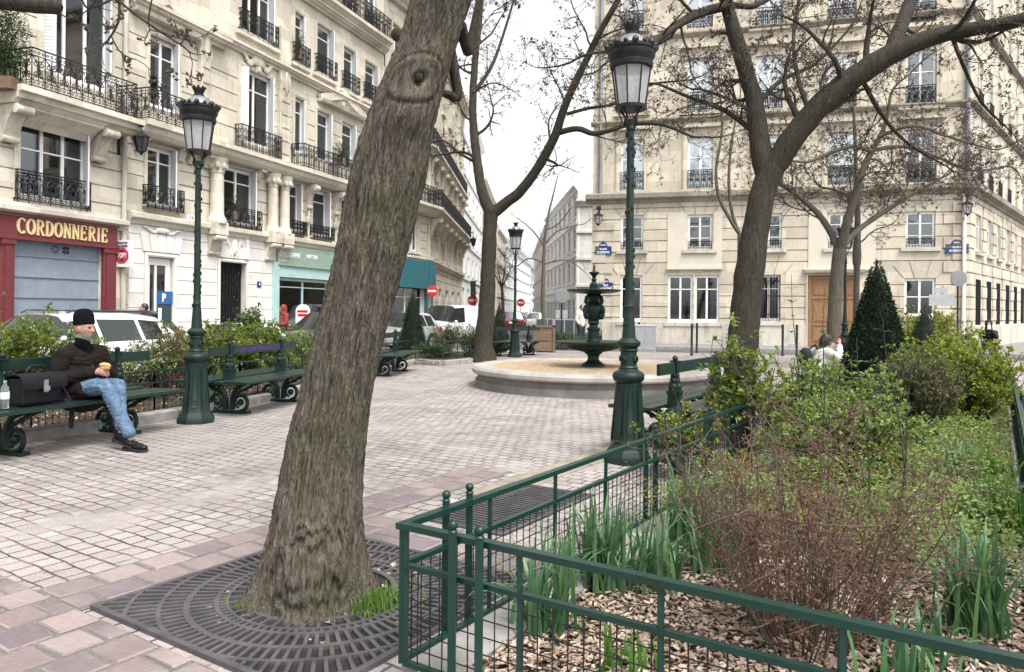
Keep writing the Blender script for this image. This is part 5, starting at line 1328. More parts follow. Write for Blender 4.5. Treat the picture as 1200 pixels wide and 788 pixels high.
# bollards, cabinet, terrace screens and planter
def bollard(label, loc, h=1.05):
    t = tag(MBb(h).build('bollard', M['ink'], None, 40), label, 'bollard', 'thin black bollards along the pavement'); t.location = loc; return t
def MBb(h):
    mb = MB(); mb.lathe([(.05,0),(.05,.08),(.038,.10),(.038,h-.09),(.046,h-.08),(.046,h-.04),(.03,h),(.0,h+.01)], 12); return mb
bollard('left one of two black bollards standing close together before the double window', gnd(810.5, 417))
bollard('right one of two black bollards standing close together before the double window', gnd(816.5, 414))
bollard('lone black bollard beside the oak door', gnd(933.5, 418))
bollard('black bollard just past the electric cabinet', gnd(748.5, 412))
bollard('black bollard hidden among leafy stems between cabinet and oak door', gnd(917, 417.5))
c = gnd(756, 412.5)
t = thing('electric_cabinet', 'grey street cabinet against the pale wall just right of the tall lamp', 'cabinet', c, fa.yaw)
mb = MB(); mb.box(-.36,.36,-.2,.2,0,.92); mb.add([(-.38,-.22,.92),(.38,-.22,.92),(.38,.22,.92),(-.38,.22,.92),(-.36,-.1,.97),(.36,-.1,.97),(.36,.1,.97),(-.36,.1,.97)], [(0,1,5,4),(1,2,6,5),(2,3,7,6),(3,0,4,7),(4,5,6,7)]); mb.build('case', M['steel'], t)
mb = MB(); mb.box(-.33,-.01,-.212,-.2,.08,.88); mb.box(.01,.33,-.212,-.2,.08,.88); mb.build('door', M['steel'], t)
M['screen'] = m_plain('dark terrace screen', g(.035,.04,.045), g(.065,.07,.078), 2, .4)
for k, (xa, xb, Y, lb) in enumerate(((628, 648, 33, 'dark terrace screen behind the wooden planter'), (650, 684, 31, 'wide dark terrace screen left of the fountain vase'))):
    a, b = at(xa, 380, Y), at(xb, 380, Y); 
    t = thing('terrace_screen', lb, 'screen', ((a.x+b.x)/2, Y, 0), 0, 'dark screens of the pavement terrace'); w_ = b.x-a.x
    mb = MB(); mb.box(-w_/2, w_/2, -.02, .02, .1, 1.05); mb.build('panel', M['screen'], t)
    mb = MB(); 
    for q in range(4): x = -w_/2+w_*q/3; mb.box(x-.02, x+.02, -.035, .035, -.0, 1.1)
    mb.box(-w_/2, w_/2, -.03, .03, 1.055, 1.09); mb.build('frame', M['steel'], t)
c = gnd(637, 413)
t = thing('wooden_planter', 'brown wooden tub planter with a young tree, beyond the slim lamp post', 'planter', (at(637,400,25.8).x, 25.8, 0))
mb = MB(); mb.box(-.34,.34,-.34,.34,.06,.86); mb.box(-.38,.38,-.38,.38,.86,.92)
for x in (-.34,.34):
    for y in (-.34,.34): mb.box(x-.04,x+.04,y-.04,y+.04,0,.94)
mb.build('box', M['planter_wood'], t); mb = MB(); mb.box(-.33,.33,-.33,.33,.86,.925); mb.build('soil', M['soil'], t)
# small litter
c = gnd(279, 474.5); mb = MB(); mb.add([(-.07,-.05,0),(.08,-.04,0),(.06,.06,0),(-.05,.05,0),(.01,.0,.085),(.02,.01,.07)], [(0,1,4),(1,2,4),(2,3,4),(3,0,4),(0,3,2,1)])
o = tag(mb.build('paper_scrap', M['sign_white']), 'crumpled white paper scrap on the setts by the kerb and bench', 'paper'); o.location = c+V((0,0,.004))
# ---------------------------------------------------------------- bark
def m_bark(name, c_dark, c_mid, c_light, moss, sc=1.0, depth=1.0):
    t = NT(name)
    v = t.coord((1, 1, .15)); f = t.noise(v, 36*sc, 9, .74, .6)
    f2 = t.noise(t.coord((1, 1, .35)), 70*sc, 6, .7, .4); big = t.noise(t.coord(), 3.0, 5, .6); vn = t.noise(t.coord((1, 1, .17)), 27*sc, 3, .5, 1.6); vein = t.math('SUBTRACT', 1.0, t.math('MULTIPLY', t.math('ABSOLUTE', t.math('SUBTRACT', vn, .5)), 11.0), True)
    h = t.math('ADD', t.math('MULTIPLY', f, .75), t.math('MULTIPLY', f2, .25))
    c = t.ramp(h, [(.34, c_dark), (.5, c_mid), (.68, c_light)])
    c = t.mix(t.math('MULTIPLY', t.ramp(big, [(.46, (0,0,0)), (.66, (1,1,1))]), .55), c, moss)
    c = t.mix(t.math('MULTIPLY', vein, .40), c, c_light)
    t.base(c); t.p(Roughness=.92, Specular_IOR_Level=.15); t.bump(t.math('ADD', h, t.math('MULTIPLY', vein, .35)), .9*depth, .02)
    return t.m
M['bark_big'] = m_bark('furrowed trunk bark', g(.026,.021,.016), g(.088,.075,.058), g(.19,.168,.138), g(.054,.058,.031))
M['bark'] = m_bark('grey brown bark', g(.013,.0115,.009), g(.036,.031,.024), g(.080,.071,.057), g(.034,.038,.021), .8, .9)
M['bark_pale'] = m_bark('pale young bark', g(.035,.03,.025), g(.085,.074,.06), g(.15,.135,.112), g(.08,.083,.05), .8, .5)
M['twig'] = m_plain('dark twig bark', g(.024,.019,.016), g(.058,.048,.041), 9, .9)
M['pod'] = m_plain('dry brown seed pods', g(.040,.026,.020), g(.105,.070,.054), 20, .85)
M['wound'] = m_bark('healed branch scar', g(.030,.024,.015), g(.10,.084,.056), g(.19,.165,.115), g(.08,.075,.035), 1.2, .8)
M['hole'] = m_plain('near-black scar core', g(.006,.005,.004), g(.014,.011,.008), 20, .95)  # near-black, for the small ball set in the branch scar
# ---------------------------------------------------------------- the leaning trunk close to the camera
def big_trunk():
    t = thing('tree', 'thick leaning tree trunk close by, rising from the slotted grate with a round branch scar', 'tree', (0,0,0))
    # outline measured up the trunk: (y, left x, right x) -> axis and radius
    prof = [(745,281,447), (725,287,443), (706,294,438), (677,304,433), (650,310,430), (618,317.5,427), (560,329,428), (510,338,431), (460,352,437), (411,363,446), (360,376,459), (300,391,477), (250,401,489), (200,411,502), (170,419,505), (140,431,511), (110,443,517), (80,455,527), (40,470,540), (0,481,554), (-60,503,576), (-140,534,602), (-240,578,636), (-360,632,680)]
    Y0 = 3.62
    ax = []
    for (y, l, r_) in prof:
        lean = max(0, 700-y)/700*.10; Y = Y0+lean
        c = at((l+r_)/2, y, Y); a = at(l, y, Y); ax.append((c.z, c.x, Y, (at(r_, y, Y).x-a.x)/2))
    ax.sort(); zz = np.array([a[0] for a in ax]); xx = np.array([a[1] for a in ax]); yy = np.array([a[2] for a in ax]); rr = np.array([a[3] for a in ax])
    t.location = (float(xx[0]), Y0, 0)
    n, m = 320, 860
    zs = np.linspace(-.02, float(zz[-1]), m)
    def smooth(v):
        q = np.interp(zs, zz, v); k = 25
        return np.convolve(np.pad(q, k//2, 'edge'), np.ones(k)/k, 'valid')[:m]
    X, Y, Rr = smooth(xx), smooth(yy), smooth(rr)
    vs = np.zeros((m, n, 3)); P = noise.noise; nf = noise.fractal
    kz = at(486, 99, Y0).z; ka = -1.32             # branch scar: height and azimuth (towards the camera, a little to the right)
    bz = .22; ba = -1.42
    for i in range(m):
        z = zs[i]; flare = max(0, 1-z/.42)
        for j in range(n):
            a = 2*PI*j/n; ca, sa = math.cos(a), math.sin(a)
            r_ = Rr[i]
            root = flare**2*.045*(.5+.5*math.cos(a*5+.8)) + flare**3*.03
            # fissured bark: sheared ridges that interlace as they climb
            tw = a+z*.18; q0 = P(V((ca*3, sa*3, z*3)))
            q1 = P(V((math.cos(tw)*15+q0*1.2, math.sin(tw)*15, z*2.5+q0)))
            q2 = P(V((math.cos(tw)*30+3.1, math.sin(tw)*30, z*4.6)))
            q3 = P(V((math.cos(tw)*55, math.sin(tw)*55, z*11)))
            q4 = P(V((ca*70, sa*70, z*40)))
            ridge = (1-abs(q1)*2.2)*.5+(1-abs(q2)*2.0)*.4
            d = (ridge-.56)*.024+q3*.006+q4*.003
            big = P(V((ca*1.2, sa*1.2, z*1.1)))*.010-.004
            # scar
            da = (a-(ka % (2*PI))+PI) % (2*PI)-PI; du = da*r_; dz = (z-kz)/1.0
            rho = math.sqrt(du*du+dz*dz*1.15)
            sc_ = .05*math.exp(-(rho/.16)**2)
            if rho < .15:
                w_ = max(0, 1-rho/.15); d *= (1-w_*.8)
                sc_ += .010*math.exp(-((rho-.105-.012*q0)/.024)**2) + .004*q3 - .010*math.exp(-((rho-.135)/.012)**2) - .075*math.exp(-(((du-.018)/.022)**2+(dz/.026)**2)) - .010*math.exp(-(rho/.05)**2)
            under = .05*math.exp(-((du)/.12)**2-((z-kz+.19)/.10)**2); sc_ += under; 
            # burl at the base, ringed like old scar tissue
            da = (a-(ba % (2*PI))+PI) % (2*PI)-PI; du = da*r_*1.0; rb = math.sqrt(du*du+((z-bz)*1.0)**2)
            bl = .060*math.exp(-(rb/.16)**2)
            if rb < .26: bl += (.008*math.sin(rb*95+q0*9+q1*5)+.016*(.5-abs(q2))+.010*q3)*math.exp(-((rb-.13)/.085)**2)+.018*q3*math.exp(-(rb/.12)**2)
            R_ = r_*.968+root+d+big+sc_+bl
            vs[i, j] = (X[i]+R_*ca, Y[i]+R_*sa, z)
    vs = vs.reshape(-1, 3)-np.array([xx[0], Y0, 0])
    idx = np.arange(m*n).reshape(m, n); nx = np.roll(idx, -1, 1)
    fs = np.stack([idx[:-1], nx[:-1], nx[1:], idx[1:]], -1).reshape(-1, 4)
    mb = MB(); mb.v = [tuple(p) for p in vs.tolist()]; mb.f = [tuple(f) for f in fs.tolist()]; mb.mi = [0]*len(mb.f)
    mb.build('trunk', M['bark_big'], t, 180)
    i = int(np.argmin(abs(zs-kz))); px_ = X[i]-xx[0]+.016+(Rr[i]+.030)*math.cos(ka); py_ = Y[i]-Y0+(Rr[i]+.035)*math.sin(ka)
    mb = MB(); mb.ball((px_, py_, kz), .019, 10, 8, (1.0,1.1,1.25)); mb.build('hollow', M['hole'], t, 180)
    # leaf litter and bare soil collar
    return t, V((X[-1]-xx[0], Y[-1]-Y0, zs[-1])), V((X[-40]-xx[0], Y[-40]-Y0, zs[-40])), Rr[-1]
TR1, top1, pre1, rtop = big_trunk()
# ---------------------------------------------------------------- branching
class Grow:
    def __init__(s, seed, twig=None, podp=.5):
        s.r = random.Random(seed); s.limb = MB(); s.tw = MB(); s.pod = MB(); s.podp = podp; s.n = 0
    def rv(s):
        while 1:
            v = V((s.r.uniform(-1,1), s.r.uniform(-1,1), s.r.uniform(-1,1)))
            if .1 < v.length < 1: return v.normalized()
    def path(s, p, d, L, k, wob, up):
        pts = [V(p)]; d = d.normalized(); st = L/k; cur = s.rv()*wob
        for i in range(k):
            if s.r.random() < .5: cur = s.rv()*wob
            d = (d+cur*.5+V((0,0,up))).normalized(); pts.append(pts[-1]+d*st)
        return pts
    def pods(s, p, size, n):
        for _ in range(n):
            q = p+s.rv()*size*s.r.uniform(.2,1); a = s.rv()*(.009+.017*s.r.random()); b = s.rv(); b = (a.cross(b)).normalized()*a.length*.6; c = a.cross(b).normalized()*a.length*.6
            s.pod.add([q+a, q+b, q-a, q-b, q+c, q-c], [(0,1,4),(1,2,4),(2,3,4),(3,0,4),(1,0,5),(2,1,5),(3,2,5),(0,3,5)])
    def branch(s, p, d, L, r0, lvl, up=.06, dens=1.0):
        k = max(3, int(L/(.11 if lvl <= 1 else .16)))
        pts = s.path(p, d, L, k, .95 if lvl <= 1 else .6, up)
        n = len(pts); rad = [max(.0032, r0*(1-.8*i/(n-1))) for i in range(n)]
        (s.limb if r0 > .016 else s.tw).tube(pts, rad, 6 if r0 > .016 else 3, False)
        if lvl == 0:
            if s.r.random() < s.podp: s.pods(pts[-1], .055, s.r.randint(4, 10))
            return
        nb = max(1, int(dens*L/{3: .30, 2: .145, 1: .095}[lvl]))
        for i in range(nb):
            t = .2+.8*(i+s.r.random()*.8)/nb; j = min(n-2, int(t*(n-1))); q = pts[j].lerp(pts[j+1], s.r.random())
            ax = (pts[j+1]-pts[j]).normalized(); e = s.rv(); e = (e-ax*e.dot(ax)).normalized(); a = math.radians(s.r.uniform(35, 75))
            dd = ax*math.cos(a)+e*math.sin(a); ll = L*s.r.uniform(.32,.6)*(1-.35*t)
            s.branch(q, dd, max(.12, ll), rad[j]*s.r.uniform(.45,.65), lvl-1, up*.8, dens)
        s.branch(pts[-1], (pts[-1]-pts[-2]), L*.35, rad[-1], lvl-1, up, dens)
    def main(s, pts, rads, spawn=.5, L=(1.0, 2.0), lvl=2, n=10, start=.25, up=.06, dens=1.0, rf=.34, side=None, rmax=.05):
        # smooth limb through measured points, side branches along it
        P = [V(p) for p in pts]; Q = []; R_ = []
        for i in range(len(P)-1):
            p0, p1, p2, p3 = P[max(0,i-1)], P[i], P[i+1], P[min(len(P)-1,i+2)]
            k = max(4, int((p2-p1).length/.14))
            for j in range(k):
                t = j/k; Q.append(.5*((2*p1)+(p2-p0)*t+(2*p0-5*p1+4*p2-p3)*t*t+(3*p1-p0-3*p2+p3)*t**3)+s.rv()*rads[i]*.05); R_.append((rads[i]*(1-t)+rads[i+1]*t)*s.r.uniform(.97,1.03))
        Q.append(P[-1]); R_.append(rads[-1]); s.limb.tube(Q, R_, n)
        tot = sum((a-b).length for a, b in zip(Q, Q[1:])); nb = int(tot*(1-start)/spawn)
        for i in range(nb):
            t = start+(1-start)*(i+s.r.random())/nb; j = min(len(Q)-2, int(t*(len(Q)-1))); ax = (Q[j+1]-Q[j]).normalized(); e = s.rv()
            if side: e = (e+side*.8)
            e = (e-ax*e.dot(ax)).normalized(); a = math.radians(s.r.uniform(40, 80)); r0 = min(rmax, R_[j]*s.r.uniform(rf*.7, rf*1.2))
            s.branch(Q[j]+e*R_[j]*.6, ax*math.cos(a)+e*math.sin(a), s.r.uniform(*L)*min(1, .5+r0/.04), max(.007, r0), lvl, up, dens)
        if spawn < 50: s.branch(Q[-1], Q[-1]-Q[-2], L[1]*.8, R_[-1], lvl, up, dens)
        return Q
    def finish(s, root, bark, pod=True):
        o = root.matrix_world.translation if False else V(root.location)
        for mb in (s.limb, s.tw, s.pod): mb.v = [(x-o.x, y-o.y, z-o.z) for x, y, z in mb.v]
        if s.limb.v: s.limb.build('trunk', M[bark], root, 60)
        if s.tw.v: c = s.tw.build('crown', M['twig'], root); 
        if pod and s.pod.v: s.pod.build('seed_sprays', M['pod'], root)
def W_(px_, Y): return px_/F*Y/2                    # half width in metres of a limb px_ pixels wide
# leaning tree: stub on its left, twigs above the frame hanging back into view
gr = Grow(21, podp=.75); o = V(TR1.location)
gr.limb.tube([at(475,47,3.75), at(464,40,3.75), at(460,38,3.74)], [.03,.035,.022], 8)
gr.main([at(520,20,3.72), at(536,108,3.8), at(527,112,3.76)], [.03,.026,.022], 9, (.1,.2), 0, 8, .9)
gr.main([at(540,30,3.75), at(548,60,3.9), at(553,40,4.2), at(570,-40,4.6)], [.03,.028,.022,.018], .5, (.6,1.0), 2, 8, .4, dens=.7)
tp = o+top1
gr.main([tp-V((0,0,.15)), tp+V((.35,.1,.8)), tp+V((.6,.6,2.0)), tp+V((.7,1.0,3.4))], [rtop,.17,.13,.07], .8, (1.2,2.2), 2, 10, .2)
gr.main([tp+V((.1,0,.3)), tp+V((-.6,.5,1.0)), tp+V((-1.8,1.3,1.7)), tp+V((-3.0,2.0,2.2))], [.14,.11,.08,.05], .7, (1.0,2.0), 2, 9, .2)
gr.finish(TR1, 'bark')
# the tree on the left whose cut limb and hanging twigs enter the top corner
base = V((-5.2, 5.4, 0)); TL = thing('tree', 'tree whose cut dark limb and hanging seed twigs enter the upper left corner', 'tree', base)
gr = Grow(5, podp=.85)
gr.main([base, base+V((.05,0,1.5)), base+V((.25,.0,3.2)), base+V((.3,.1,5))], [.24,.2,.17,.12], 1.6, (1.2,2), 2, 12, .7)
gr.limb.tube([base+V((.22,0,3.25)), at(-60,-4,5.4), at(0,1,5.4), at(40,6,5.4), at(66,8,5.4), at(71,10,5.4)], [.10,.075,.062,.058,.055,.03], 10)
for (pts, r_) in (([at(90,-30,5.6), at(100,8,5.5), at(128,2,5.5), at(140,-6,5.5)], .009), ([at(139,-30,5.6), at(140,15,5.5), at(136,32,5.5), at(127,47,5.5), at(122,52,5.5)], .012),
                  ([at(140,2,5.5), at(165,22,5.5), at(195,42,5.4), at(215,55,5.4), at(222,62,5.4)], .010), ([at(130,42,5.5), at(140,60,5.5), at(152,68,5.5), at(160,70,5.5)], .006), ([at(182,-20,5.4), at(174,30,5.4), at(190,38,5.4), at(212,46,5.4)], .006),
                  ([at(70,16,5.5), at(85,22,5.5), at(105,10,5.5), at(118,-8,5.5)], .006)):
    gr.main(pts, [r_, r_*.9, r_*.75, r_*.6, r_*.5][:len(pts)], .16, (.08,.26), 1, 5, .25, 0, 1.0)
gr.finish(TL, 'bark')
# forked tree left of the fountain
b_ = gnd(568, 424); Y = b_.y; T2 = thing('tree', 'slender forked tree beyond the left fence, in front of the white street houses', 'tree', b_)
gr = Grow(8, podp=.55)
A = lambda x, y, dy=0: at(x, y, Y+dy)
gr.main([V((b_.x-.02,Y,-.02)), A(566,405), A(570,370), A(572,320), A(574,268), A(576,248)], [.40,.27,.235,.21,.195,.22], 99, (1,1.5), 1, 14, .9)
gr.main([A(576,252), A(565,225,.1), A(558,180,.3), A(554,130,.5), A(556,80,.7), A(562,20,.9), A(570,-70,1.2)], [.17,.15,.13,.115,.10,.085,.05], .55, (1.2,2.2), 2, 10, .2)
gr.main([A(576,252), A(593,238,-.1), A(612,222,-.3), A(633,192,-.6), A(650,160,-.9), A(664,120,-1.2), A(685,75,-1.5), A(704,36,-1.8), A(727,-6,-2.1), A(745,-60,-2.4)], [.17,.15,.14,.13,.12,.10,.09,.08,.07,.05], .55, (1.2,2.4), 2, 10, .25)
gr.main([A(653,156,-.9), A(676,151,-1.2), A(696,157,-1.5), A(715,153,-1.7), A(740,146,-2), A(775,146,-2.5), A(810,160,-3)], [.085,.075,.07,.06,.055,.045,.03], .4, (.9,1.8), 2, 8, .2)
gr.main([A(664,134,-1.1), A(690,127,-1.2), A(722,121,-1.4), A(760,100,-1.6), A(800,95,-1.8)], [.05,.045,.04,.035,.02], .4, (.9,1.7), 2, 7, .2)
gr.main([A(556,190,.3), A(536,178,.5), A(520,165,.8), A(505,168,1)], [.05,.045,.03,.02], .4, (.8,1.6), 2, 6, .2)
gr.main([A(554,110,.5), A(575,80,.9), A(590,40,1.2), A(605,-10,1.6)], [.06,.05,.04,.03], .4, (.9,1.6), 2, 7, .2)
gr.finish(T2, 'bark')
# tree right of the tall lamp, its great limb sweeping to the right
b_ = V((at(866,470,10.9).x, 10.9, 0)); Y = 10.9; T3 = thing('tree', 'tall tree right of the lamp, its thick bare limb sweeping across the corner house', 'tree', b_)
gr = Grow(31, podp=.8)
A = lambda x, y, dy=0: at(x, y, Y+dy)
gr.main([V((b_.x,Y,-.02)), A(867,455), A(871,400), A(876,340), A(883,285), A(893,230), A(904,197)], [.34,.25,.225,.21,.195,.185,.19], 99, (1,1.5), 1, 16, .9)
gr.main([A(899,212), A(890,165,.1), A(884,120,.2), A(873,80,.3), A(861,40,.4), A(852,5,.5), A(840,-60,.7)], [.165,.15,.13,.12,.11,.10,.06], .5, (.9,1.7), 2, 12, .15, dens=.9)
gr.main([A(902,204), A(925,168,-.1), A(950,136,-.2), A(980,106,-.3), A(1012,84,-.4), A(1043,64,-.5), A(1080,48,-.6), A(1116,38,-.7), A(1160,31,-.9), A(1205,21,-1.1), A(1290,-10,-1.4)], [.17,.175,.165,.165,.16,.15,.125,.105,.095,.09,.06], .42, (.9,1.9), 2, 14, .12, dens=.9)
gr.main([A(1044,68,-.5), A(1052,40,-.3), A(1061,18,-.1), A(1072,-12,.1), A(1090,-70,.3)], [.12,.105,.095,.085,.06], .5, (.8,1.5), 2, 12, .2)
gr.main([A(853,6,.5), A(825,14,.2), A(803,24,-.1), A(782,38,-.4), A(757,57,-.7), A(720,60,-1)], [.075,.07,.065,.055,.045,.025], .35, (.8,1.6), 2, 9, .1, dens=.95)
gr.main([A(858,6,.5), A(880,8,.6), A(895,2,.8), A(925,-15,1)], [.05,.045,.04,.03], .4, (.8,1.4), 2, 7, .2)
gr.main([A(950,136,-.2), A(935,90,.3), A(930,40,.8), A(940,-20,1.2)], [.04,.035,.028,.02], .3, (.8,1.5), 2, 7, .15)
gr.main([A(890,160,.1), A(850,130,.6), A(810,115,1.0), A(775,100,1.4)], [.045,.038,.03,.02], .3, (.8,1.5), 2, 7, .15)
gr.main([A(885,125,.2), A(915,95,.8), A(955,75,1.3), A(990,40,1.8)], [.045,.038,.03,.02], .3, (.8,1.6), 2, 7, .15)
gr.main([A(1010,92,-.4), A(1030,130,.1), A(1060,165,.5), A(1100,190,.9)], [.04,.034,.026,.016], .28, (.7,1.3), 2, 6, .1, 0)
gr.main([A(1116,44,-.7), A(1130,80,-.6), A(1150,120,-.5), A(1180,150,-.4)], [.032,.027,.02,.012], .28, (.7,1.2), 2, 6, .1, 0)
gr.finish(T3, 'bark')
# pruned tree before the oak door
Y = 18.5; b_ = V((at(980,440,Y).x, Y, 0)); T4 = thing('tree', 'pruned pale tree in front of the oak door, its crown a tangle of curved twigs', 'tree', b_)
gr = Grow(77, podp=.9)
A = lambda x, y, dy=0: at(x, y, Y+dy)
gr.main([b_, A(977,400), A(978,360), A(981,320), A(984,292)], [.19,.165,.155,.15,.16], 99, (1,1), 1, 12, .9)
gr.main([A(984,296), A(972,270,.2), A(958,250,.3), A(938,232,.5), A(916,217,.8), A(895,205,1.2)], [.10,.085,.075,.065,.05,.03], .32, (1.0,2.2), 2, 8, .3)
gr.main([A(985,294), A(992,262,-.2), A(1002,230,-.3), A(1011,200,-.4), A(1020,180,-.4), A(1034,155,-.5), A(1042,125,-.6)], [.125,.11,.10,.085,.07,.05,.035], .32, (1.2,2.4), 2, 9, .25)
gr.main([A(988,288), A(1008,268,.3), A(1040,246,.5), A(1072,226,.7), A(1110,205,1)], [.08,.07,.06,.045,.03], .32, (1.2,2.2), 2, 8, .3)
gr.main([A(1022,178,-.4), A(1000,172,-.7), A(975,178,-1), A(945,190,-1.2), A(910,185,-1.4)], [.055,.05,.045,.035,.025], .3, (.9,1.8), 2, 7, .1)
gr.main([A(1024,176,-.4), A(1060,172,-.1), A(1100,185,.2), A(1140,200,.5), A(1180,195,.8)], [.055,.05,.04,.035,.025], .28, (.9,1.8), 2, 7, .1)
gr.main([A(1030,160,-.5), A(1070,148,-.8), A(1110,160,-1), A(1160,175,-1.3)], [.05,.04,.03,.02], .28, (.9,1.8), 2, 7, .1)
gr.finish(T4, 'bark_pale')
Y = 20.5; b_ = V((at(1003,440,Y).x, Y, 0)); T5 = thing('tree', 'thin knobbly tree with upright shoots, close behind the pruned one by the oak door', 'tree', b_)
gr = Grow(78, podp=.5); A = lambda x, y, dy=0: at(x, y, Y+dy)
gr.main([b_, A(1003,380), A(1004,320), A(1004,302), A(1005,250), A(1003,190), A(1000,120)], [.085,.08,.075,.12,.07,.055,.03], .7, (.8,1.6), 2, 9, .5); gr.finish(T5, 'bark_pale')
# pale saplings: by the corner house and in the planter
Y = 24.0; b_ = V((at(860,440,Y).x, Y, 0)); T6 = thing('tree', 'young tree with pale curving stems before the corner house, left of the great trunk', 'tree', b_)
gr = Grow(79, podp=.3); A = lambda x, y, dy=0: at(x, y, Y+dy)
gr.main([b_, A(866,330), A(867,275)], [.09,.08,.08], 99, (1,1), 1, 8, .95)
gr.main([A(867,275), A(856,258), A(843,232), A(839,200), A(846,150), A(842,90)], [.07,.065,.06,.05,.04,.02], .6, (.8,1.6), 2, 7, .4)
gr.main([A(867,275), A(858,250), A(854,215), A(857,170), A(868,110)], [.06,.055,.05,.04,.02], .6, (.8,1.6), 2, 7, .4); gr.finish(T6, 'bark_pale', False)
Y = 25.8; b_ = V((at(637,400,Y).x, Y, .85)); T7 = thing('tree', 'young bare tree growing from the wooden planter', 'tree', b_)
gr = Grow(80, podp=.25); A = lambda x, y, dy=0: at(x, y, Y+dy)
gr.main([b_, A(636,350), A(637,310), A(638,287), A(642,255), A(648,230), A(654,205)], [.075,.07,.06,.055,.04,.03,.015], 1.0, (.7,1.2), 1, 7, .5)
for pts in ([A(637,289), A(628,275), A(616,263), A(606,256)], [A(637,308), A(620,303), A(608,311)], [A(637,310), A(652,306), A(668,306), A(684,318), A(690,324)], [A(638,287), A(652,272), A(668,266), A(684,263)], [A(640,270), A(655,262), A(668,245)]):
    gr.main(pts, [.03,.025,.02,.014,.01][:len(pts)], .5, (.5,.9), 1, 5, .2)
gr.finish(T7, 'bark_pale', False)
Y = 60; b_ = V((at(590,380,Y).x, Y, 0)); T8 = thing('tree', 'small brownish tree far down the street beside the red tiled terrace', 'tree', b_)
gr = Grow(81, podp=.9); A = lambda x, y, dy=0: at(x, y, Y+dy)
gr.main([b_, A(589,350), A(588,335)], [.15,.12,.10], 99, (1,1), 1, 7, .9)
for x in (575, 583, 592, 600): gr.main([A(588,338), A((588+x)/2,325), A(x,312)], [.07,.05,.03], .5, (1.2,2), 2, 5, .2)
gr.finish(T8, 'bark')
# ---------------------------------------------------------------- leaves and shrubs
def leaf(mb, p, d, n, L, w, fold=.25, curl=.2):
    """one leaf of six faces: folded on its rib, tip curling down"""
    d = d.normalized(); s_ = d.cross(n)
    if s_.length < 1e-4: s_ = d.orthogonal()
    s_ = s_.normalized(); n = s_.cross(d)
    a = p; b = p+d*L*.5; c = p+d*L-n*L*curl
    l1 = p+d*L*.22+s_*w*.38+n*w*fold*.5; l2 = p+d*L*.6+s_*w*.5+n*(w*fold-L*curl*.3); r1 = p+d*L*.22-s_*w*.38+n*w*fold*.5; r2 = p+d*L*.6-s_*w*.5+n*(w*fold-L*curl*.3)
    mb.add([a, b, c, l1, l2, r1, r2], [(0,1,4,3),(1,2,4),(0,5,6,1),(1,6,2)])
GREEN_Y = [g(.155,.215,.027), g(.105,.17,.022), g(.23,.27,.045), g(.065,.12,.018), g(.27,.29,.065)]
GREEN_M = [g(.045,.095,.022), g(.07,.13,.028), g(.030,.066,.018), g(.105,.165,.04), g(.05,.10,.035)]
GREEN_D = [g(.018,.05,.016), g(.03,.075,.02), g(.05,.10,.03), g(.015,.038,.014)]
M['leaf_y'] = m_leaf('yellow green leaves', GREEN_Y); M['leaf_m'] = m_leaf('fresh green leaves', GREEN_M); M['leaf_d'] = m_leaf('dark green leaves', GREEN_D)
M['leaf_o'] = m_leaf('olive spring leaves', [g(.10,.115,.035), g(.15,.155,.05), g(.06,.08,.024), g(.19,.18,.075)])
M['leaf_g'] = m_leaf('pale green cover leaves', [g(.16,.235,.045), g(.22,.29,.06), g(.10,.165,.036), g(.29,.34,.13), g(.18,.255,.055)])
M['leaf_b'] = m_leaf('bright yellow green leaves', [g(.22,.27,.028), g(.15,.21,.022), g(.30,.33,.05), g(.10,.155,.018), g(.33,.34,.075)], .45, .45)
M['needle'] = m_leaf('dark yew needles', [g(.006,.017,.008), g(.010,.028,.012), g(.016,.040,.015), g(.004,.012,.006)], .5, .08)
M['yew_body'] = m_plain('yew inner twigs', g(.004,.008,.004), g(.009,.016,.008), 12, .95)
M['blossom'] = m_leaf('white blossom', [g(.70,.70,.68), g(.78,.78,.76), g(.62,.63,.60)], .6, .3)
M['blade'] = m_leaf('daffodil leaves', [g(.05,.13,.065), g(.08,.18,.08), g(.12,.23,.08), g(.10,.17,.12)], .38, .3)
M['blade_y'] = m_leaf('iris leaves', [g(.09,.20,.03), g(.06,.15,.028), g(.13,.25,.045)], .38, .35)
M['grassm'] = m_leaf('grass blades', [g(.09,.19,.025), g(.13,.25,.035), g(.06,.13,.02), g(.17,.26,.06)], .5, .35)
M['redtwig'] = m_plain('reddish twigs', g(.045,.022,.017), g(.13,.072,.052), 7, .8)
M['redleaf'] = m_leaf('red brown buds', [g(.11,.03,.022), g(.17,.06,.038), g(.08,.035,.025), g(.14,.11,.045)], .6, .25)
M['chip'] = m_leaf('wood chips', [g(.25,.18,.135), g(.38,.29,.225), g(.46,.37,.30), g(.15,.10,.072), g(.30,.23,.175), g(.10,.068,.05)], .9, 0)
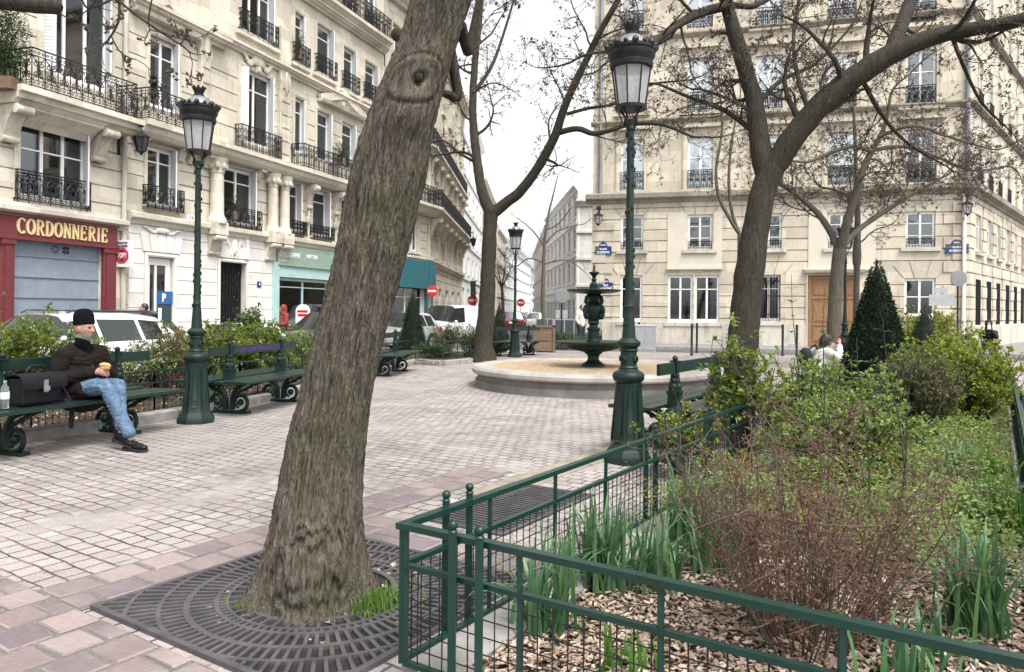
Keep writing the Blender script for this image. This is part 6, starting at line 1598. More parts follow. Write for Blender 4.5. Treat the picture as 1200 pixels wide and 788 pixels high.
def shrub(name, label, base, h, rad, nst, nleaf, L, w, leafm, seed, group=None, stem='twig', droop=0.0, blossom=0, low=.1, wide=1.0, bare=0.0, pow_=.6, lobes=5):
    """stems rising from one crown of roots, side twigs, leaves in clumps along them"""
    t = thing(name, label, 'shrub', base, 0, group); r = random.Random(seed); st = MB(); lf = MB(); bl = MB()
    rv = lambda: V((r.gauss(0,1), r.gauss(0,1), r.gauss(0,1))).normalized()
    lob = [V((r.uniform(-1,1)*rad[0], r.uniform(-1,1)*rad[1], h*r.uniform(.35,.95))) for _ in range(lobes)]
    twigs = []
    for i in range(nst):
        a = r.random()*6.28; q = math.sqrt(r.random()); tip = V((math.cos(a)*q*rad[0], math.sin(a)*q*rad[1], h*(low+(1-low)*r.random()**pow_)*(1-.35*q*q)))
        if r.random() < .5: tip = tip.lerp(r.choice(lob), .45)
        b0 = V((math.cos(a)*q*rad[0]*.25, math.sin(a)*q*rad[1]*.25, 0)); mid = b0.lerp(tip, .5)+V((0,0,h*.12))+rv()*h*.05
        pts = [b0.lerp(mid, k/4)*(1-k/4)+ (b0.lerp(mid, k/4))*(k/4) for k in range(4)]; pts = []
        for k in range(8): u = k/7; pts.append(b0*(1-u)**2+mid*2*u*(1-u)+tip*u*u+rv()*h*.012)
        st.tube(pts, [.009*(1-.75*k/7)*h**.5+.0015 for k in range(8)], 4, False); twigs.append(pts)
        for k in (3,4,5,6):
            for _ in range(2):
                d = (rv()+V((0,0,.4))+(tip-b0).normalized()*.6).normalized(); ll = h*r.uniform(.08,.24); q0 = pts[k]; tw = [q0+d*ll*u/3+rv()*ll*.05+V((0,0,-droop*ll*(u/3)**2)) for u in range(4)]
                st.tube(tw, [.0035,.003,.0025,.0016], 3, False); twigs.append(tw)
    k = 0
    while k < nleaf:
        tw = r.choice(twigs); j = r.randint(len(tw)//2 if r.random() > bare else 1, len(tw)-1); p = tw[j]+rv()*L*.5
        ax = (tw[j]-tw[j-1]).normalized()
        for _ in range(r.randint(2,5)):
            d = (rv()+ax*.5+V((0,0,.25))).normalized(); s_ = r.uniform(.65,1.25); leaf(lf, p+rv()*L*.35, d, (rv()*.7+V((0,0,1))), L*s_, w*s_); k += 1
    for _ in range(blossom):
        tw = r.choice(twigs); p = tw[-1]+rv()*.03+V((0,0,.02))
        for _ in range(7): q = p+rv()*.022; leaf(bl, q, rv(), V((0,0,1)), .016, .016, .1, .05)
    st.build('stems', M[stem], t); lf.build('foliage', M[leafm], t)
    if blossom: bl.build('blossom', M['blossom'], t)
    return t
def yew(label, base, h, rad, seed, n=9000):
    t = thing('yew_cone', label, 'clipped yew', base, 0, 'clipped yew cones'); r = random.Random(seed)
    R_ = lambda z: rad*(max(0, 1-z/h)**.88*1.02+.015)*(1-.55*max(0, 1-z/(h*.10))**2)
    mb = MB(); mb.lathe([(max(.004, R_(h*k/24)*.90), .03+h*.97*k/24) for k in range(25)], 30, None, 0, lambda i, k, n: 1+.05*math.sin(k*1.9+i*1.3)+.04*math.sin(k*.7-i*2.1)); mb.build('inner_body', M['yew_body'], t, 60)
    mb = MB()
    for _ in range(n):
        z = h*(1-math.sqrt(r.random()))*.995; a = r.random()*6.28
        rr = R_(z)*r.uniform(.86,1.035)*(1+.05*noise.noise(V((math.cos(a)*4, math.sin(a)*4, z*4+seed)))); p = V((rr*math.cos(a), rr*math.sin(a), z+.02))
        d = V((math.cos(a), math.sin(a), r.uniform(.1,1.1)))+V((r.gauss(0,.4), r.gauss(0,.4), r.gauss(0,.3))); d.normalize(); s_ = d.cross(V((r.gauss(0,1), r.gauss(0,1), r.gauss(0,1)))).normalized(); L = r.uniform(.03,.06)*(h/2)**.4
        mb.add([p, p+d*L*.5+s_*L*.22, p+d*L, p+d*L*.5-s_*L*.22], [(0,1,2,3)])
    for _ in range(40):
        p = V((0,0,h*.98)); d = V((r.gauss(0,.35), r.gauss(0,.35), 1)).normalized(); mb.tube([p, p+d*r.uniform(.03,.10)], [.004,.002], 3, False)
    mb.build('needles', M['needle'], t); return t
p = at(1026, 470, 10.6); yew('large dark clipped yew cone on the right flower bed, before the oak door', V((p.x, 10.6, .04)), 2.12, .56, 1, 15000)
p = at(1083, 420, 15.2); yew('small clipped yew cone behind the bright green bush, under the lace-curtained window', V((p.x, 15.2, 0)), 1.57, .50, 2, 4500)
p = gnd(487, 417); yew('clipped yew cone left of the white van, behind the left fence', V((p.x-.25, p.y+1.1, .05)), 1.95, .48, 3, 5000)
p = at(585, 405, 25.2); yew('small clipped yew cone just right of the slender forked tree', V((p.x, 25.2, 0)), 1.65, .42, 4, 3500)
# left bed shrubs
SG = 'spring shrubs of the left flower bed'
def on(px_, Y, z=.05): q = at(px_, 400, Y); return V((q.x, Y, z))
shrub('spring_shrub', 'yellow-green shrub with white blossom at the far left, below the maroon shopfront', on(14, 10.2), 1.50, (1.0,.8), 64, 9000, .058, .028, 'leaf_y', 1, SG, blossom=130, low=.15)
shrub('spring_shrub', 'white-blossomed shrub right behind the seated man and the estate car', on(125, 10.6), 1.02, (1.0,.6), 46, 4600, .042, .020, 'leaf_y', 2, SG, blossom=260, low=.2)
shrub('spring_shrub', 'reddish-twigged shrub just left of the lamp post, over the fence', on(196, 11.2), 1.18, (.55,.6), 60, 3600, .042, .020, 'leaf_o', 3, SG, 'redtwig', blossom=20, low=.2)
shrub('spring_shrub', 'bushy yellow-green shrub behind the lamp post in the left bed', on(236, 12.4), 1.24, (.85,.7), 64, 9000, .052, .025, 'leaf_y', 4, SG, blossom=90)
shrub('spring_shrub', 'bright leafy shrub behind the purple-painted bench', on(296, 13.6), 1.22, (.9,.7), 56, 8000, .055, .03, 'leaf_y', 5, SG, blossom=60)
shrub('spring_shrub', 'broad-leaved glossy bush before the dark green car', on(293, 14.8), 1.45, (.42,.4), 40, 2600, .08, .045, 'leaf_m', 6, SG, low=.4)
shrub('spring_shrub', 'low shrub beside the leaning trunk, behind the purple-painted bench', on(345, 15.5), 1.0, (.8,.7), 45, 5200, .05, .027, 'leaf_y', 7, SG, blossom=30)
shrub('spring_shrub', 'wispy grassy plant in front of the white van', on(522, 21.3), 1.15, (.55,.5), 60, 1800, .09, .014, 'leaf_o', 8, SG)
shrub('spring_shrub', 'rounded pale green shrub between the white van and the forked tree', on(548, 21.8), 1.05, (.55,.5), 50, 3000, .05, .02, 'leaf_y', 9, SG)
shrub('spring_shrub', 'low green plants at the foot of the yew cone by the left fence', on(512, 20.8), .5, (.9,.4), 50, 1800, .07, .03, 'leaf_m', 10, SG)
shrub('spring_shrub', 'green planting round the wooden planter beyond the fountain', on(655, 26.8), .75, (1.3,.6), 60, 2400, .07, .03, 'leaf_m', 11, SG)
# right bed shrubs
def obed(u, v, z=.04): return bed(u, v, z)
def onb(px_, Y): q = at(px_, 500, Y); return V((q.x, Y, .04))
SR = 'shrubs of the near flower bed'
shrub('bush', 'big yellow-green bush at the back of the near bed, under the street name plate', onb(1128, 8.9), 1.20, (.92,.8), 110, 20000, .044, .024, 'leaf_b', 21, SR, low=.05)
shrub('bush', 'yellow-green bush behind the small yew cone, below the lace-curtained window', onb(1072, 18.6), 1.66, (1.6,.9), 70, 12000, .06, .03, 'leaf_b', 22, SR, low=.2)
shrub('bush', 'thin olive-leaved bush between the large yew and the big yellow-green bush', onb(1078, 7.9), 1.14, (.46,.55), 80, 8200, .028, .014, 'leaf_o', 23, SR, low=.15)
shrub('bush', 'sprawling bush with small fresh leaves in front of the large yew', onb(950, 7.3), 1.06, (.9,.75), 80, 6200, .042, .026, 'leaf_g', 24, SR, low=.2, bare=.3)
shrub('bush', 'twiggy bush with scattered fresh leaves beside the end of the green bench', onb(872, 6.6), 1.36, (.34,.4), 26, 1300, .055, .036, 'leaf_y', 25, SR, low=.35)
shrub('bush', 'low mixed bush at the feet of the large yew', onb(985, 6.0), .80, (.85,.6), 80, 5600, .038, .024, 'leaf_g', 26, SR, low=.15)
shrub('bush', 'olive twiggy bush hugging the railing by the tall lamp', onb(800, 6.2), .60, (.35,.5), 50, 2000, .036, .024, 'leaf_y', 27, SR, low=.15)
def stem_plant(label, base, pts, nl, L, w, seed, mat_='leaf_m', group='tall leafy stems of the near flower bed'):
    t = thing('leafy_stem', label, 'plant', base, 0, group); r = random.Random(seed); st, lf = MB(), MB(); P = [V(p)-base for p in pts]
    st.tube(P, [.007-.005*k/(len(P)-1) for k in range(len(P))], 5)
    for k in range(nl):
        u = .25+.75*k/nl; i = min(len(P)-2, int(u*(len(P)-1))); f_ = u*(len(P)-1)-i; p = P[i].lerp(P[i+1], f_); ax = (P[i+1]-P[i]).normalized(); a = k*2.4
        e = ax.orthogonal().normalized(); e = Matrix.Rotation(a, 3, ax) @ e
        for sg in (1, -1): s_ = r.uniform(.7,1.2); leaf(lf, p, (e*sg+ax*.35+V((r.gauss(0,.2), r.gauss(0,.2), r.gauss(0,.2)))), ax+V((0,0,.6)), L*s_, w*s_, .2, .25)
    st.build('stem', M['twig'], t); lf.build('leaves', M[mat_], t); return t
for k, (px_, top, Y, bend, lab) in enumerate(((932, 322, 6.0, 6, 'tall leafy stem left of the photographer, reaching to the barred window'), (872, 375, 5.4, 10, 'leafy stem rising before the great trunk beside the bench'), (972, 338, 5.2, -14, 'leafy stem with broad leaves in front of the oak door'),
        (1040, 372, 4.6, 26, 'leafy stem crossing the middle of the large yew'), (1010, 395, 4.4, 10, 'stem with two round bright leaves before the yew'), (1075, 432, 4.2, -30, 'arching bare-tipped stem before the olive bush'), (840, 392, 6.6, -18, 'small leafy shoot above the bench seat'))):
    base = V((at(px_+bend, 560, Y).x, Y, .04)); tp_ = at(px_, top, Y); pts = [base.lerp(tp_, q/6)+V((math.sin(q*.9)*.02*q/3, 0, 0)) for q in range(7)]
    stem_plant(lab, base, pts, 11 if k != 4 else 6, .062 if k != 4 else .085, .034 if k != 4 else .06, 50+k)
# the red-brown twiggy shrub close by
def red_shrub():
    base = V((at(945, 760, 3.0).x, 3.0, .05)); t = thing('barberry_shrub', 'dense red-brown twiggy shrub just behind the near railing', 'shrub', base, 0, None); r = random.Random(9); st, lf, pale = MB(), MB(), MB()
    rv = lambda: V((r.gauss(0,1), r.gauss(0,1), r.gauss(0,1))).normalized()
    def br(p, d, L, rad, lv, mb):
        pts = [p]; k = 6
        for i in range(k): d = (d+rv()*.16+V((0,0,.03))).normalized(); pts.append(pts[-1]+d*L/k)
        mb.tube(pts, [max(.0008, rad*(1-.7*i/k)) for i in range(k+1)], 4 if lv else 3, False)
        if lv:
            for i in range(2, k+1):
                for _ in range(2 if lv == 2 else 2):
                    if r.random() < .62: br(pts[i], (d*.7+rv()).normalized(), L*r.uniform(.2,.42), rad*.5, lv-1, mb)
        for i in range(1, k+1):
            if r.random() < (.36 if lv < 2 else .2): leaf(lf, pts[i], rv(), rv(), r.uniform(.008,.017), r.uniform(.005,.010))
    for i in range(84):
        a = r.random()*6.28; q = math.sqrt(r.random()); b0 = V((math.cos(a)*q*.17, math.sin(a)*q*.17, 0)); d = V((math.cos(a)*q*.72, math.sin(a)*q*.72, 1)).normalized()
        br(b0, d, r.uniform(.45,.88), r.uniform(.0028,.0065), 2, st if r.random() < .62 else pale)
    st.build('stems', M['redtwig'], t); pale.build('grey_stems', M['bark_pale'], t); lf.build('buds', M['redleaf'], t)
red_shrub()
def blades(name, label, base, n, h, spread, w, matn, seed, cat='plant', group=None, droop=.5):
    t = MB(); r = random.Random(seed)
    for _ in range(n):
        a = r.random()*6.28; q = r.random()**.7; d = V((math.cos(a), math.sin(a), 0)); b0 = V((r.gauss(0,spread*.28), r.gauss(0,spread*.28), -.01)); L = h*r.uniform(.55,1.1); lean = q*.45
        s_ = V((-d.y, d.x, 0)); s_ = (Matrix.Rotation(r.uniform(-.8,.8), 3, 'Z') @ s_); k = 6; P = []; p = b0; ang = lean*.4; bend = droop*r.random()**2*1.6
        fl = r.random() < .20
        for i in range(k+1):
            u = i/k; ww = w*r.uniform(.9,1.1)*(1-.9*u**3)*.5; P += [p+s_*ww, p-s_*ww]; dd = d*math.sin(ang)+V((0,0,math.cos(ang))); p = p+dd*L/k; ang += bend/k*(1+2*u)+(1.6/k if fl and u > .55 else 0)
        t.add(P, [(2*i, 2*i+1, 2*i+3, 2*i+2) for i in range(k)])
    o = t.build(name, M[matn], None, 180); o.location = base; return tag(o, label, cat, group)
DG = 'daffodil clumps of the near flower bed'
for k, (px_, py_, n, h, mt, lab) in enumerate(((708, 690, 60, .40, 'blade', 'tall daffodil clump inside the railing, left of the red-brown shrub'), (638, 745, 34, .40, 'blade', 'daffodil clump close to the railing corner'), (762, 690, 40, .33, 'blade', 'sparse daffodil clump just right of the tallest clump'),
        (835, 672, 50, .38, 'blade', 'daffodil clump half hidden behind the red-brown shrub'), (1142, 742, 80, .40, 'blade', 'daffodil clump on the wood chips right of the red-brown shrub'), (1085, 770, 10, .24, 'blade', 'few young daffodil leaves right of the red-brown shrub'),
        (735, 786, 12, .15, 'blade_y', 'short yellow-green shoots at the front of the wood chips'), (812, 640, 50, .42, 'blade', 'daffodil clump among the ground cover behind the railing'), (1066, 800, 16, .24, 'blade', 'dark daffodil leaves behind the lowest part of the near railing'), (915, 745, 14, .17, 'blade_y', 'short shoots at the left foot of the red-brown shrub'))):
    q = gnd(px_, py_, .05); blades('daffodil_clump', lab, q, int(n*2.0), h*1.22, .21, .018, mt, 100+k, 'daffodils', DG, .95)
for k, (px_, py_, n, h, mt, lab) in enumerate(((1165, 590, 70, .50, 'blade_y', 'bright green iris clump beside the far railing'), (1120, 575, 60, .48, 'blade', 'grey-green iris clump left of the bright one'), (1185, 640, 70, .46, 'blade_y', 'smaller bright iris clump nearer along the far railing'), (1145, 630, 50, .42, 'blade', 'iris clump in front of the big yellow-green bush'))):
    q = gnd(px_, py_, .05); blades('iris_clump', lab, q, n, h, .22, .020, mt, 130+k, 'irises', 'iris clumps by the far railing')
# grass at the foot of the leaning trunk
q = gnd(442, 712); o = blades('grass_tuft', 'bright green grass tuft in the grate opening, right of the trunk', V((q.x, q.y, .0)), 420, .10, .26, .006, 'grassm', 140, 'grass')
q = gnd(283, 712); blades('grass_tuft', 'small grass tuft in the grate opening, left of the trunk', V((q.x, q.y, .0)), 90, .06, .12, .005, 'grassm', 141, 'grass')
# ground cover and wood chips: nobody could count them
mb = MB(); r = random.Random(60)
def cover_ok(u, v): return u > 2.0+.9*noise.noise(V((v*1.3, u*.5, 3)))
k = 0
while k < 38000:
    u = 1.7+ (BL-1.9)*r.random()**1.5; v = r.uniform(.05, BWD-.05)
    if not cover_ok(u, v): k += 1; continue
    hmax = .30+.22*noise.noise(V((u*1.1, v*1.6, 0)))+.06*noise.noise(V((u*4, v*4, 1)))
    p = bed(u, v, .05+max(.02, hmax)*r.random()**.5)
    d = V((r.gauss(0,1), r.gauss(0,1), r.uniform(-.1,.9))); leaf(mb, p, d, V((r.gauss(0,.4), r.gauss(0,.4), 1)), r.uniform(.016,.038), r.uniform(.010,.022)); k += 1
o = mb.build('ground_cover', M['leaf_g']); tag(o, 'low green leafy ground cover filling the near flower bed', 'ground cover', kind='stuff')
mb = MB()
for _ in range(15000):
    u = 3.4*r.random()**1.2; v = r.uniform(.08, BWD-.03); p = bed(u, v, .052+r.random()*.028); a = r.random()*6.28; d = V((math.cos(a), math.sin(a), r.gauss(0,.28))).normalized(); n = V((r.gauss(0,.35), r.gauss(0,.35), 1)).normalized(); s_ = d.cross(n).normalized(); n = s_.cross(d); L = r.uniform(.008,.025); w_ = r.uniform(.0035,.009); th = .003
    c8 = [p+d*(L*x*(.7 if y > 0 else 1))+s_*(w_*y)+n*(th*z_) for z_ in (-.5,.5) for x, y in ((-1,-1),(1,-1),(1,1),(-1,1))]
    mb.add(c8, [(4,5,6,7),(0,1,5,4),(1,2,6,5),(2,3,7,6),(3,0,4,7)])
o = mb.build('wood_chips', M['chip']); tag(o, 'brown wood chip mulch of the near flower bed', 'wood chips', kind='stuff')
mb = MB()
for _ in range(2300): # withered leaves on both beds and round the trunk
    if r.random() < .96: k = r.random()*(len(LK)-1); i = int(k); a_ = V((*LK[i], 0)).lerp(V((*LK[min(i+1, len(LK)-1)], 0)), k-i); p = a_+V((-.15-1.6*r.random()**1.5, r.uniform(-.2,.2), .075+r.random()*.015))
    else:
        a = r.random()*6.28; q = r.uniform(.05,.62); p = TR1.location+V((.12+q*math.cos(a), .04+q*math.sin(a), .012))
    leaf(mb, p, V((r.gauss(0,1), r.gauss(0,1), r.gauss(0,.2))), V((r.gauss(0,.3), r.gauss(0,.3), 1)), r.uniform(.03,.07), r.uniform(.015,.035), .3, .2)
mb2 = MB()
o = mb.build('fallen_leaves', M['chip']); tag(o, 'withered brown leaves scattered on the flower beds and grate', 'fallen leaves', kind='stuff')
mb = MB()
for _ in range(90):
    p = gnd(r.uniform(-50,760), 440+r.random()**.6*330); leaf(mb2, p+V((0,0,.006)), V((r.gauss(0,1), r.gauss(0,1), r.gauss(0,.15))), V((r.gauss(0,.3), r.gauss(0,.3), 1)), r.uniform(.012,.04), r.uniform(.008,.02), .3, .2)
o = mb2.build('fallen_leaves', M['chip']); tag(o, 'a few small dry leaf scraps lying about on the setts', 'fallen leaves', kind='stuff')
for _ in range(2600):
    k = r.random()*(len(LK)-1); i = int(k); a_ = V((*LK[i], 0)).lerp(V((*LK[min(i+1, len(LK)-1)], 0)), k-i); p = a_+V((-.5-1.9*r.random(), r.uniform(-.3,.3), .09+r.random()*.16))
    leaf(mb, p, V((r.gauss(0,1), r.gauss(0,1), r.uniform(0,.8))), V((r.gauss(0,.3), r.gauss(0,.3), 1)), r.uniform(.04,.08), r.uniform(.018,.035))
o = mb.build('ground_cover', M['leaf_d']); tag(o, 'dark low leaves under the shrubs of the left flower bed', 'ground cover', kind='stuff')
# potted plants on the balconies
def balcony_bush(label, c, rad, n, L, w, matn, seed):
    t = thing('balcony_plant', label, 'plant', c); r = random.Random(seed); lf = MB(); st = MB()
    for _ in range(n):
        d = V((r.gauss(0,1), r.gauss(0,1), r.gauss(0,1))).normalized(); q = r.random()**.4; p = V((d.x*rad[0]*q, d.y*rad[1]*q, rad[2]+d.z*rad[2]*q)); leaf(lf, p, d+V((r.gauss(0,.4), r.gauss(0,.4), r.gauss(0,.4))), V((0,0,1)), L*r.uniform(.6,1.2), w*r.uniform(.6,1.2))
    for k in range(7): a = k*.9; st.tube([(0,0,0),(rad[0]*.3*math.cos(a), rad[1]*.3*math.sin(a), rad[2]),(rad[0]*.7*math.cos(a), rad[1]*.7*math.sin(a), rad[2]*1.5)], [.02,.015,.006], 4)
    st.build('stems', M['twig'], t); lf.build('foliage', M[matn], t)
    mb = MB(); mb.box(-rad[0]*.45, rad[0]*.45, -.15, .15, -.28, .02); mb.build('pot', M['planter_wood'], t); return t
def fpos(f, px_, py_, out): s_, z_ = f.px(px_, py_, out); q = f.o+f.d*s_+V((f.d.y, -f.d.x, 0))*out; return V((q.x, q.y, z_))
q = fpos(f1, 5, 92, .5); balcony_bush('grey-green bush spilling over the top-left balcony of the cobbler\'s building', q, (.62,.4,.95), 4200, .08, .03, 'leaf_d', 1)
q = fpos(f2, 399, 186, .45); balcony_bush('dark round bush on the carved building\'s long balcony', q, (.5,.3,.36), 900, .08, .03, 'leaf_d', 2)
q = fpos(f2, 351, 62, .1); balcony_bush('small leafy plant at a third-floor window of the carved building', q, (.22,.2,.5), 160, .09, .035, 'leaf_m', 3)
q = fpos(f2, 275, 249, .15); balcony_bush('little green plant behind the rounded bay\'s first-floor rail', q, (.22,.12,.3), 160, .08, .03, 'leaf_m', 4)
# ---------------------------------------------------------------- cars
def make_car(label, paint, loc, fwd, kind='estate', s=1.0, group='cars parked along the square'):
    # stations from tail to nose: (x, sill, belt, roof, half width, half roof width, glass zone behind this station)
    ST = {'estate': [(.0,.48,.70,.72,.80,.70,''),(.06,.30,.86,.88,.90,.78,''),(.16,.24,.93,.97,.93,.74,'r'),(.62,.22,.97,1.42,.94,.62,'p'),(.72,.22,.97,1.44,.94,.62,'s'),(1.22,.22,.96,1.48,.94,.63,'p'),(1.30,.22,.96,1.48,.94,.63,'s'),(2.18,.22,.95,1.49,.94,.63,'p'),(2.26,.22,.95,1.49,.94,.63,'s'),(2.86,.22,.94,1.45,.94,.62,'f'),(3.55,.22,.92,.95,.93,.72,''),(4.15,.24,.80,.83,.91,.70,''),(4.40,.28,.70,.72,.86,.66,''),(4.48,.42,.58,.60,.76,.6,'')],
          'hatch': [(.0,.45,.75,.77,.76,.66,''),(.06,.28,.88,.91,.84,.68,'r'),(.35,.22,.95,1.40,.85,.58,'p'),(.46,.22,.95,1.43,.85,.58,'s'),(1.02,.22,.94,1.47,.86,.59,'p'),(1.10,.22,.94,1.47,.86,.59,'s'),(1.98,.22,.92,1.44,.86,.58,'f'),(2.72,.22,.90,.93,.85,.68,''),(3.4,.24,.76,.79,.83,.66,''),(3.62,.28,.64,.66,.78,.62,''),(3.70,.42,.54,.56,.68,.56,'')],
          'van': [(.0,.40,.95,1.72,.84,.76,''),(.05,.26,1.0,1.80,.89,.76,'b'),(1.95,.24,1.0,1.84,.90,.76,'p'),(2.05,.24,1.0,1.84,.90,.76,'s'),(2.85,.24,.98,1.80,.90,.72,'f'),(3.55,.24,.98,1.06,.89,.74,''),(4.1,.26,.84,.88,.86,.70,''),(4.30,.30,.70,.73,.80,.64,''),(4.36,.42,.56,.58,.70,.6,'')]}[kind]
    L = ST[-1][0]; a = math.atan2(fwd[1], fwd[0])
    t = thing('parked_car' if kind != 'van' else 'parked_van', label, 'car' if kind != 'van' else 'van', (loc[0], loc[1], -.13), a, group, s)
    bd, gl = MB(), MB()
    def ring(st):
        x, lo, be, ro, w, wr, _ = st; x -= L/2
        P = [(w*.80, lo), (w*.97, lo+.06), (w, lo+(be-lo)*.45), (w*.985, be-.05), (w*.955, be), (wr+.03 if ro-be > .2 else wr+.1, ro-.115 if ro-be > .2 else ro-.02), (wr*.86, ro-.022), (wr*.4, ro+.014)]
        return [(x, y, z) for y, z in P]+[(x, -y, z) for y, z in reversed(P)]
    RG = [ring(s_) for s_ in ST]; m = len(RG[0])
    for i in range(len(RG)-1):
        z = ST[i][6]
        for j in range(m):
            k = (j+1) % m; q = [RG[i][j], RG[i+1][j], RG[i+1][k], RG[i][k]]
            side = j in (4, m-6); topf = 5 <= j <= m-7
            if (side and z in ('s', 'f', 'r') and not (z == 'r')) or (topf and z in ('r', 'f')): gl.add(q, [(0,1,2,3)])
            else: bd.add(q, [(0,1,2,3)])
    bd.add(RG[0], [tuple(range(m))]); bd.add(RG[-1], [tuple(reversed(range(m)))])
    # weld so that shading runs smoothly over the panels
    for mb in (bd, gl):
        d = {}; mp = []; nv = []
        for p in mb.v:
            key = tuple(round(c, 4) for c in p)
            if key not in d: d[key] = len(nv); nv.append(p)
            mp.append(d[key])
        mb.v = nv; mb.f = [tuple(mp[i] for i in f) for f in mb.f]
    body_ = bd.build('body', M[paint], t, 32); gl.build('windows', M['car_glass'], t, 32)
    r_ = .31; wx = [.78-L/2 if kind != 'van' else .75-L/2, L/2-.85]; wy = ST[4][4]
    for x in wx:
        for sg in (-1, 1):
            mb = MB(); m2 = MB(); m2.lathe([(r_+.05,-.01),(r_+.05,.012),(r_*.6,.014)], 24); mb.add(m2.v, m2.f, T(x, sg*(wy-.012), r_+.02) @ RX(-sg*PI/2)); mb.build('wheel_arch', M['black_plastic'], t)
            m2 = MB(); m2.lathe([(r_*.66,.0),(r_-.03,.0),(r_,.03),(r_,-.16),(r_*.6,-.18)], 24); mb = MB(); mb.add(m2.v, m2.f, T(x, sg*(wy+.016), r_+.0) @ RX(-sg*PI/2)); wh = mb.build('wheel', M['rubber'], t, 40)
            m2 = MB(); m2.lathe([(0,.012),(.05,.014),(.06,-.01),(r_*.60,-.012),(r_*.67,.004)], 20)
            for q in range(5): m2.bar((.04*math.cos(q*1.2566), .04*math.sin(q*1.2566), .003), (r_*.62*math.cos(q*1.2566), r_*.62*math.sin(q*1.2566), .0), .05, .016)
            mb = MB(); mb.add(m2.v, m2.f, T(x, sg*(wy+.016), r_) @ RX(-sg*PI/2)); mb.build('rim', M['alloy'], wh, 40)
    yw = ST[1][4]; hz = ST[-3][2]
    for sg in (-1, 1):
        mb = MB(); z0 = .72 if kind == 'estate' else .70
        mb.box(-L/2+.005, -L/2+.30, sg*(yw-.075)-.03, sg*(yw-.0)+.045, z0, z0+.17 if kind != 'van' else z0+.4); mb.build('tail_light', M['tail'], t)
        mb = MB(); x0 = L/2-.36; mb.ball((x0+.12, sg*(ST[-3][4]-.17), hz-.07), .16, 10, 7, (1.3,.95,.48)); mb.build('headlight', M['headlight'], t, 60)
        mb = MB(); xm = ST[-5][0]-L/2+.25; mb.ball((xm, sg*(wy+.07), ST[4][2]+.06), .10, 8, 6, (.55,1.0,.7)); mb.box(xm-.02, xm+.04, min(sg*(wy-.08), sg*(wy+.03)), max(sg*(wy-.08), sg*(wy+.03)), ST[4][2]-.01, ST[4][2]+.03); mb.build('mirror', M[paint], t, 60)
    if kind == 'estate':
        for sg in (-1, 1): mb = MB(); mb.tube([(-L/2+.75, sg*.58, 1.475), (-L/2+.85, sg*.58, 1.52), (-L/2+2.6, sg*.58, 1.54), (-L/2+2.72, sg*.58, 1.49)], .017, 6); mb.build('roof_rail', M['black_plastic'], t, 60)
    mb = MB(); mb.box(L/2-.07, L/2+.012, -.55, .55, .30, .42); mb.box(L/2-.14, L/2-.012, -.42, .42, .50, .58); mb.build('grille', M['black_plastic'], t)
    mb = MB(); mb.box(-L/2-.012, -L/2+.02, -.26, .26, .56, .67); mb.build('number_plate', M['sign_white'], t)
    return t
CF = (-.336, -.942)
make_car('white estate car with roof rails parked behind the shrubs, left of the lamp post', 'car_white', (-8.12, 13.55), CF, s=.955)
make_car('small white city car hidden behind the bright bushes, right of the lamp post', 'car_white', (-6.75, 17.9), CF, 'hatch', .80)
make_car('dark green car facing the square, partly behind the leaning trunk', 'car_green', (-5.6, 22.4), (-.22, -.975), 'hatch')
make_car('silver car between the leaning trunk and the yew cone by the left fence', 'car_silver', (-4.25, 27.6), (-.40, -.92), 'hatch')
make_car('white van waiting at the corner before the teal shop', 'car_white', (-3.05, 36.0), (-.46, -.89), 'van', .98)
make_car('black car behind the white estate, close to the shopfronts', 'car_green', (-11.2, 20.6), CF, 'hatch')
make_car('dark red car seen from behind, far down the street by the slim lamp', 'car_red', (.05, 60), (0, 1), 'hatch', 1.05)
make_car('blue car far down the street, right of the dark red one', 'car_blue', (1.25, 72), (.02, 1), 'hatch')
make_car('white car far down the street at the right-hand kerb', 'car_white', (2.05, 64), (.03, 1), 'hatch')
make_car('silver car far down the street, farthest of the row', 'car_silver', (2.9, 84), (.03, 1), 'hatch')
# ---------------------------------------------------------------- people
def fuse(mb, name, mats, parent, vox=.012, it=6, wr=0.0, wsc=14, seed=0):
    """melt overlapping solids into one continuous skin, smooth it and add cloth wrinkles"""
    me = mb.mesh('tmp', mats if not isinstance(mats, (list, tuple)) else mats[0]); o = bpy.data.objects.new('tmp', me); COL.objects.link(o)
    rm = o.modifiers.new('r', 'REMESH'); rm.mode = 'VOXEL'; rm.voxel_size = vox
    sm = o.modifiers.new('s', 'SMOOTH'); sm.factor = .5; sm.iterations = it
    dg = bpy.context.evaluated_depsgraph_get(); dg.update(); me2 = bpy.data.meshes.new_from_object(o.evaluated_get(dg)); bpy.data.objects.remove(o); bpy.data.meshes.remove(me)
    if wr:
        nv = [v.normal.copy() for v in me2.vertices]
        for v, n in zip(me2.vertices, nv):
            q = noise.noise(v.co*wsc+V((seed,0,0))); q2 = noise.noise(V((v.co.x*wsc*.7, v.co.y*wsc*.7, v.co.z*wsc*2.2+seed)))
            v.co += n*(wr*(.5*q-1.0*abs(q2)+.35))
    me2.materials.clear()
    for m in (mats if isinstance(mats, (list, tuple)) else [mats]): me2.materials.append(m)
    me2.polygons.foreach_set('use_smooth', [True]*len(me2.polygons)); me2.name = name
    return link(name, me2, parent)
def limb(mb, pts, rad, n=12):
    P, Q = [V(p) for p in pts], []; R_ = []
    for i in range(len(P)-1):
        for j in range(6): t = j/6; Q.append(P[i].lerp(P[i+1], t)); R_.append(rad[i]*(1-t)+rad[i+1]*t)
    Q.append(P[-1]); R_.append(rad[-1]); mb.tube(Q, R_, n)
    for p, r_ in zip(P, rad): mb.ball(p, r_, 12, 8)
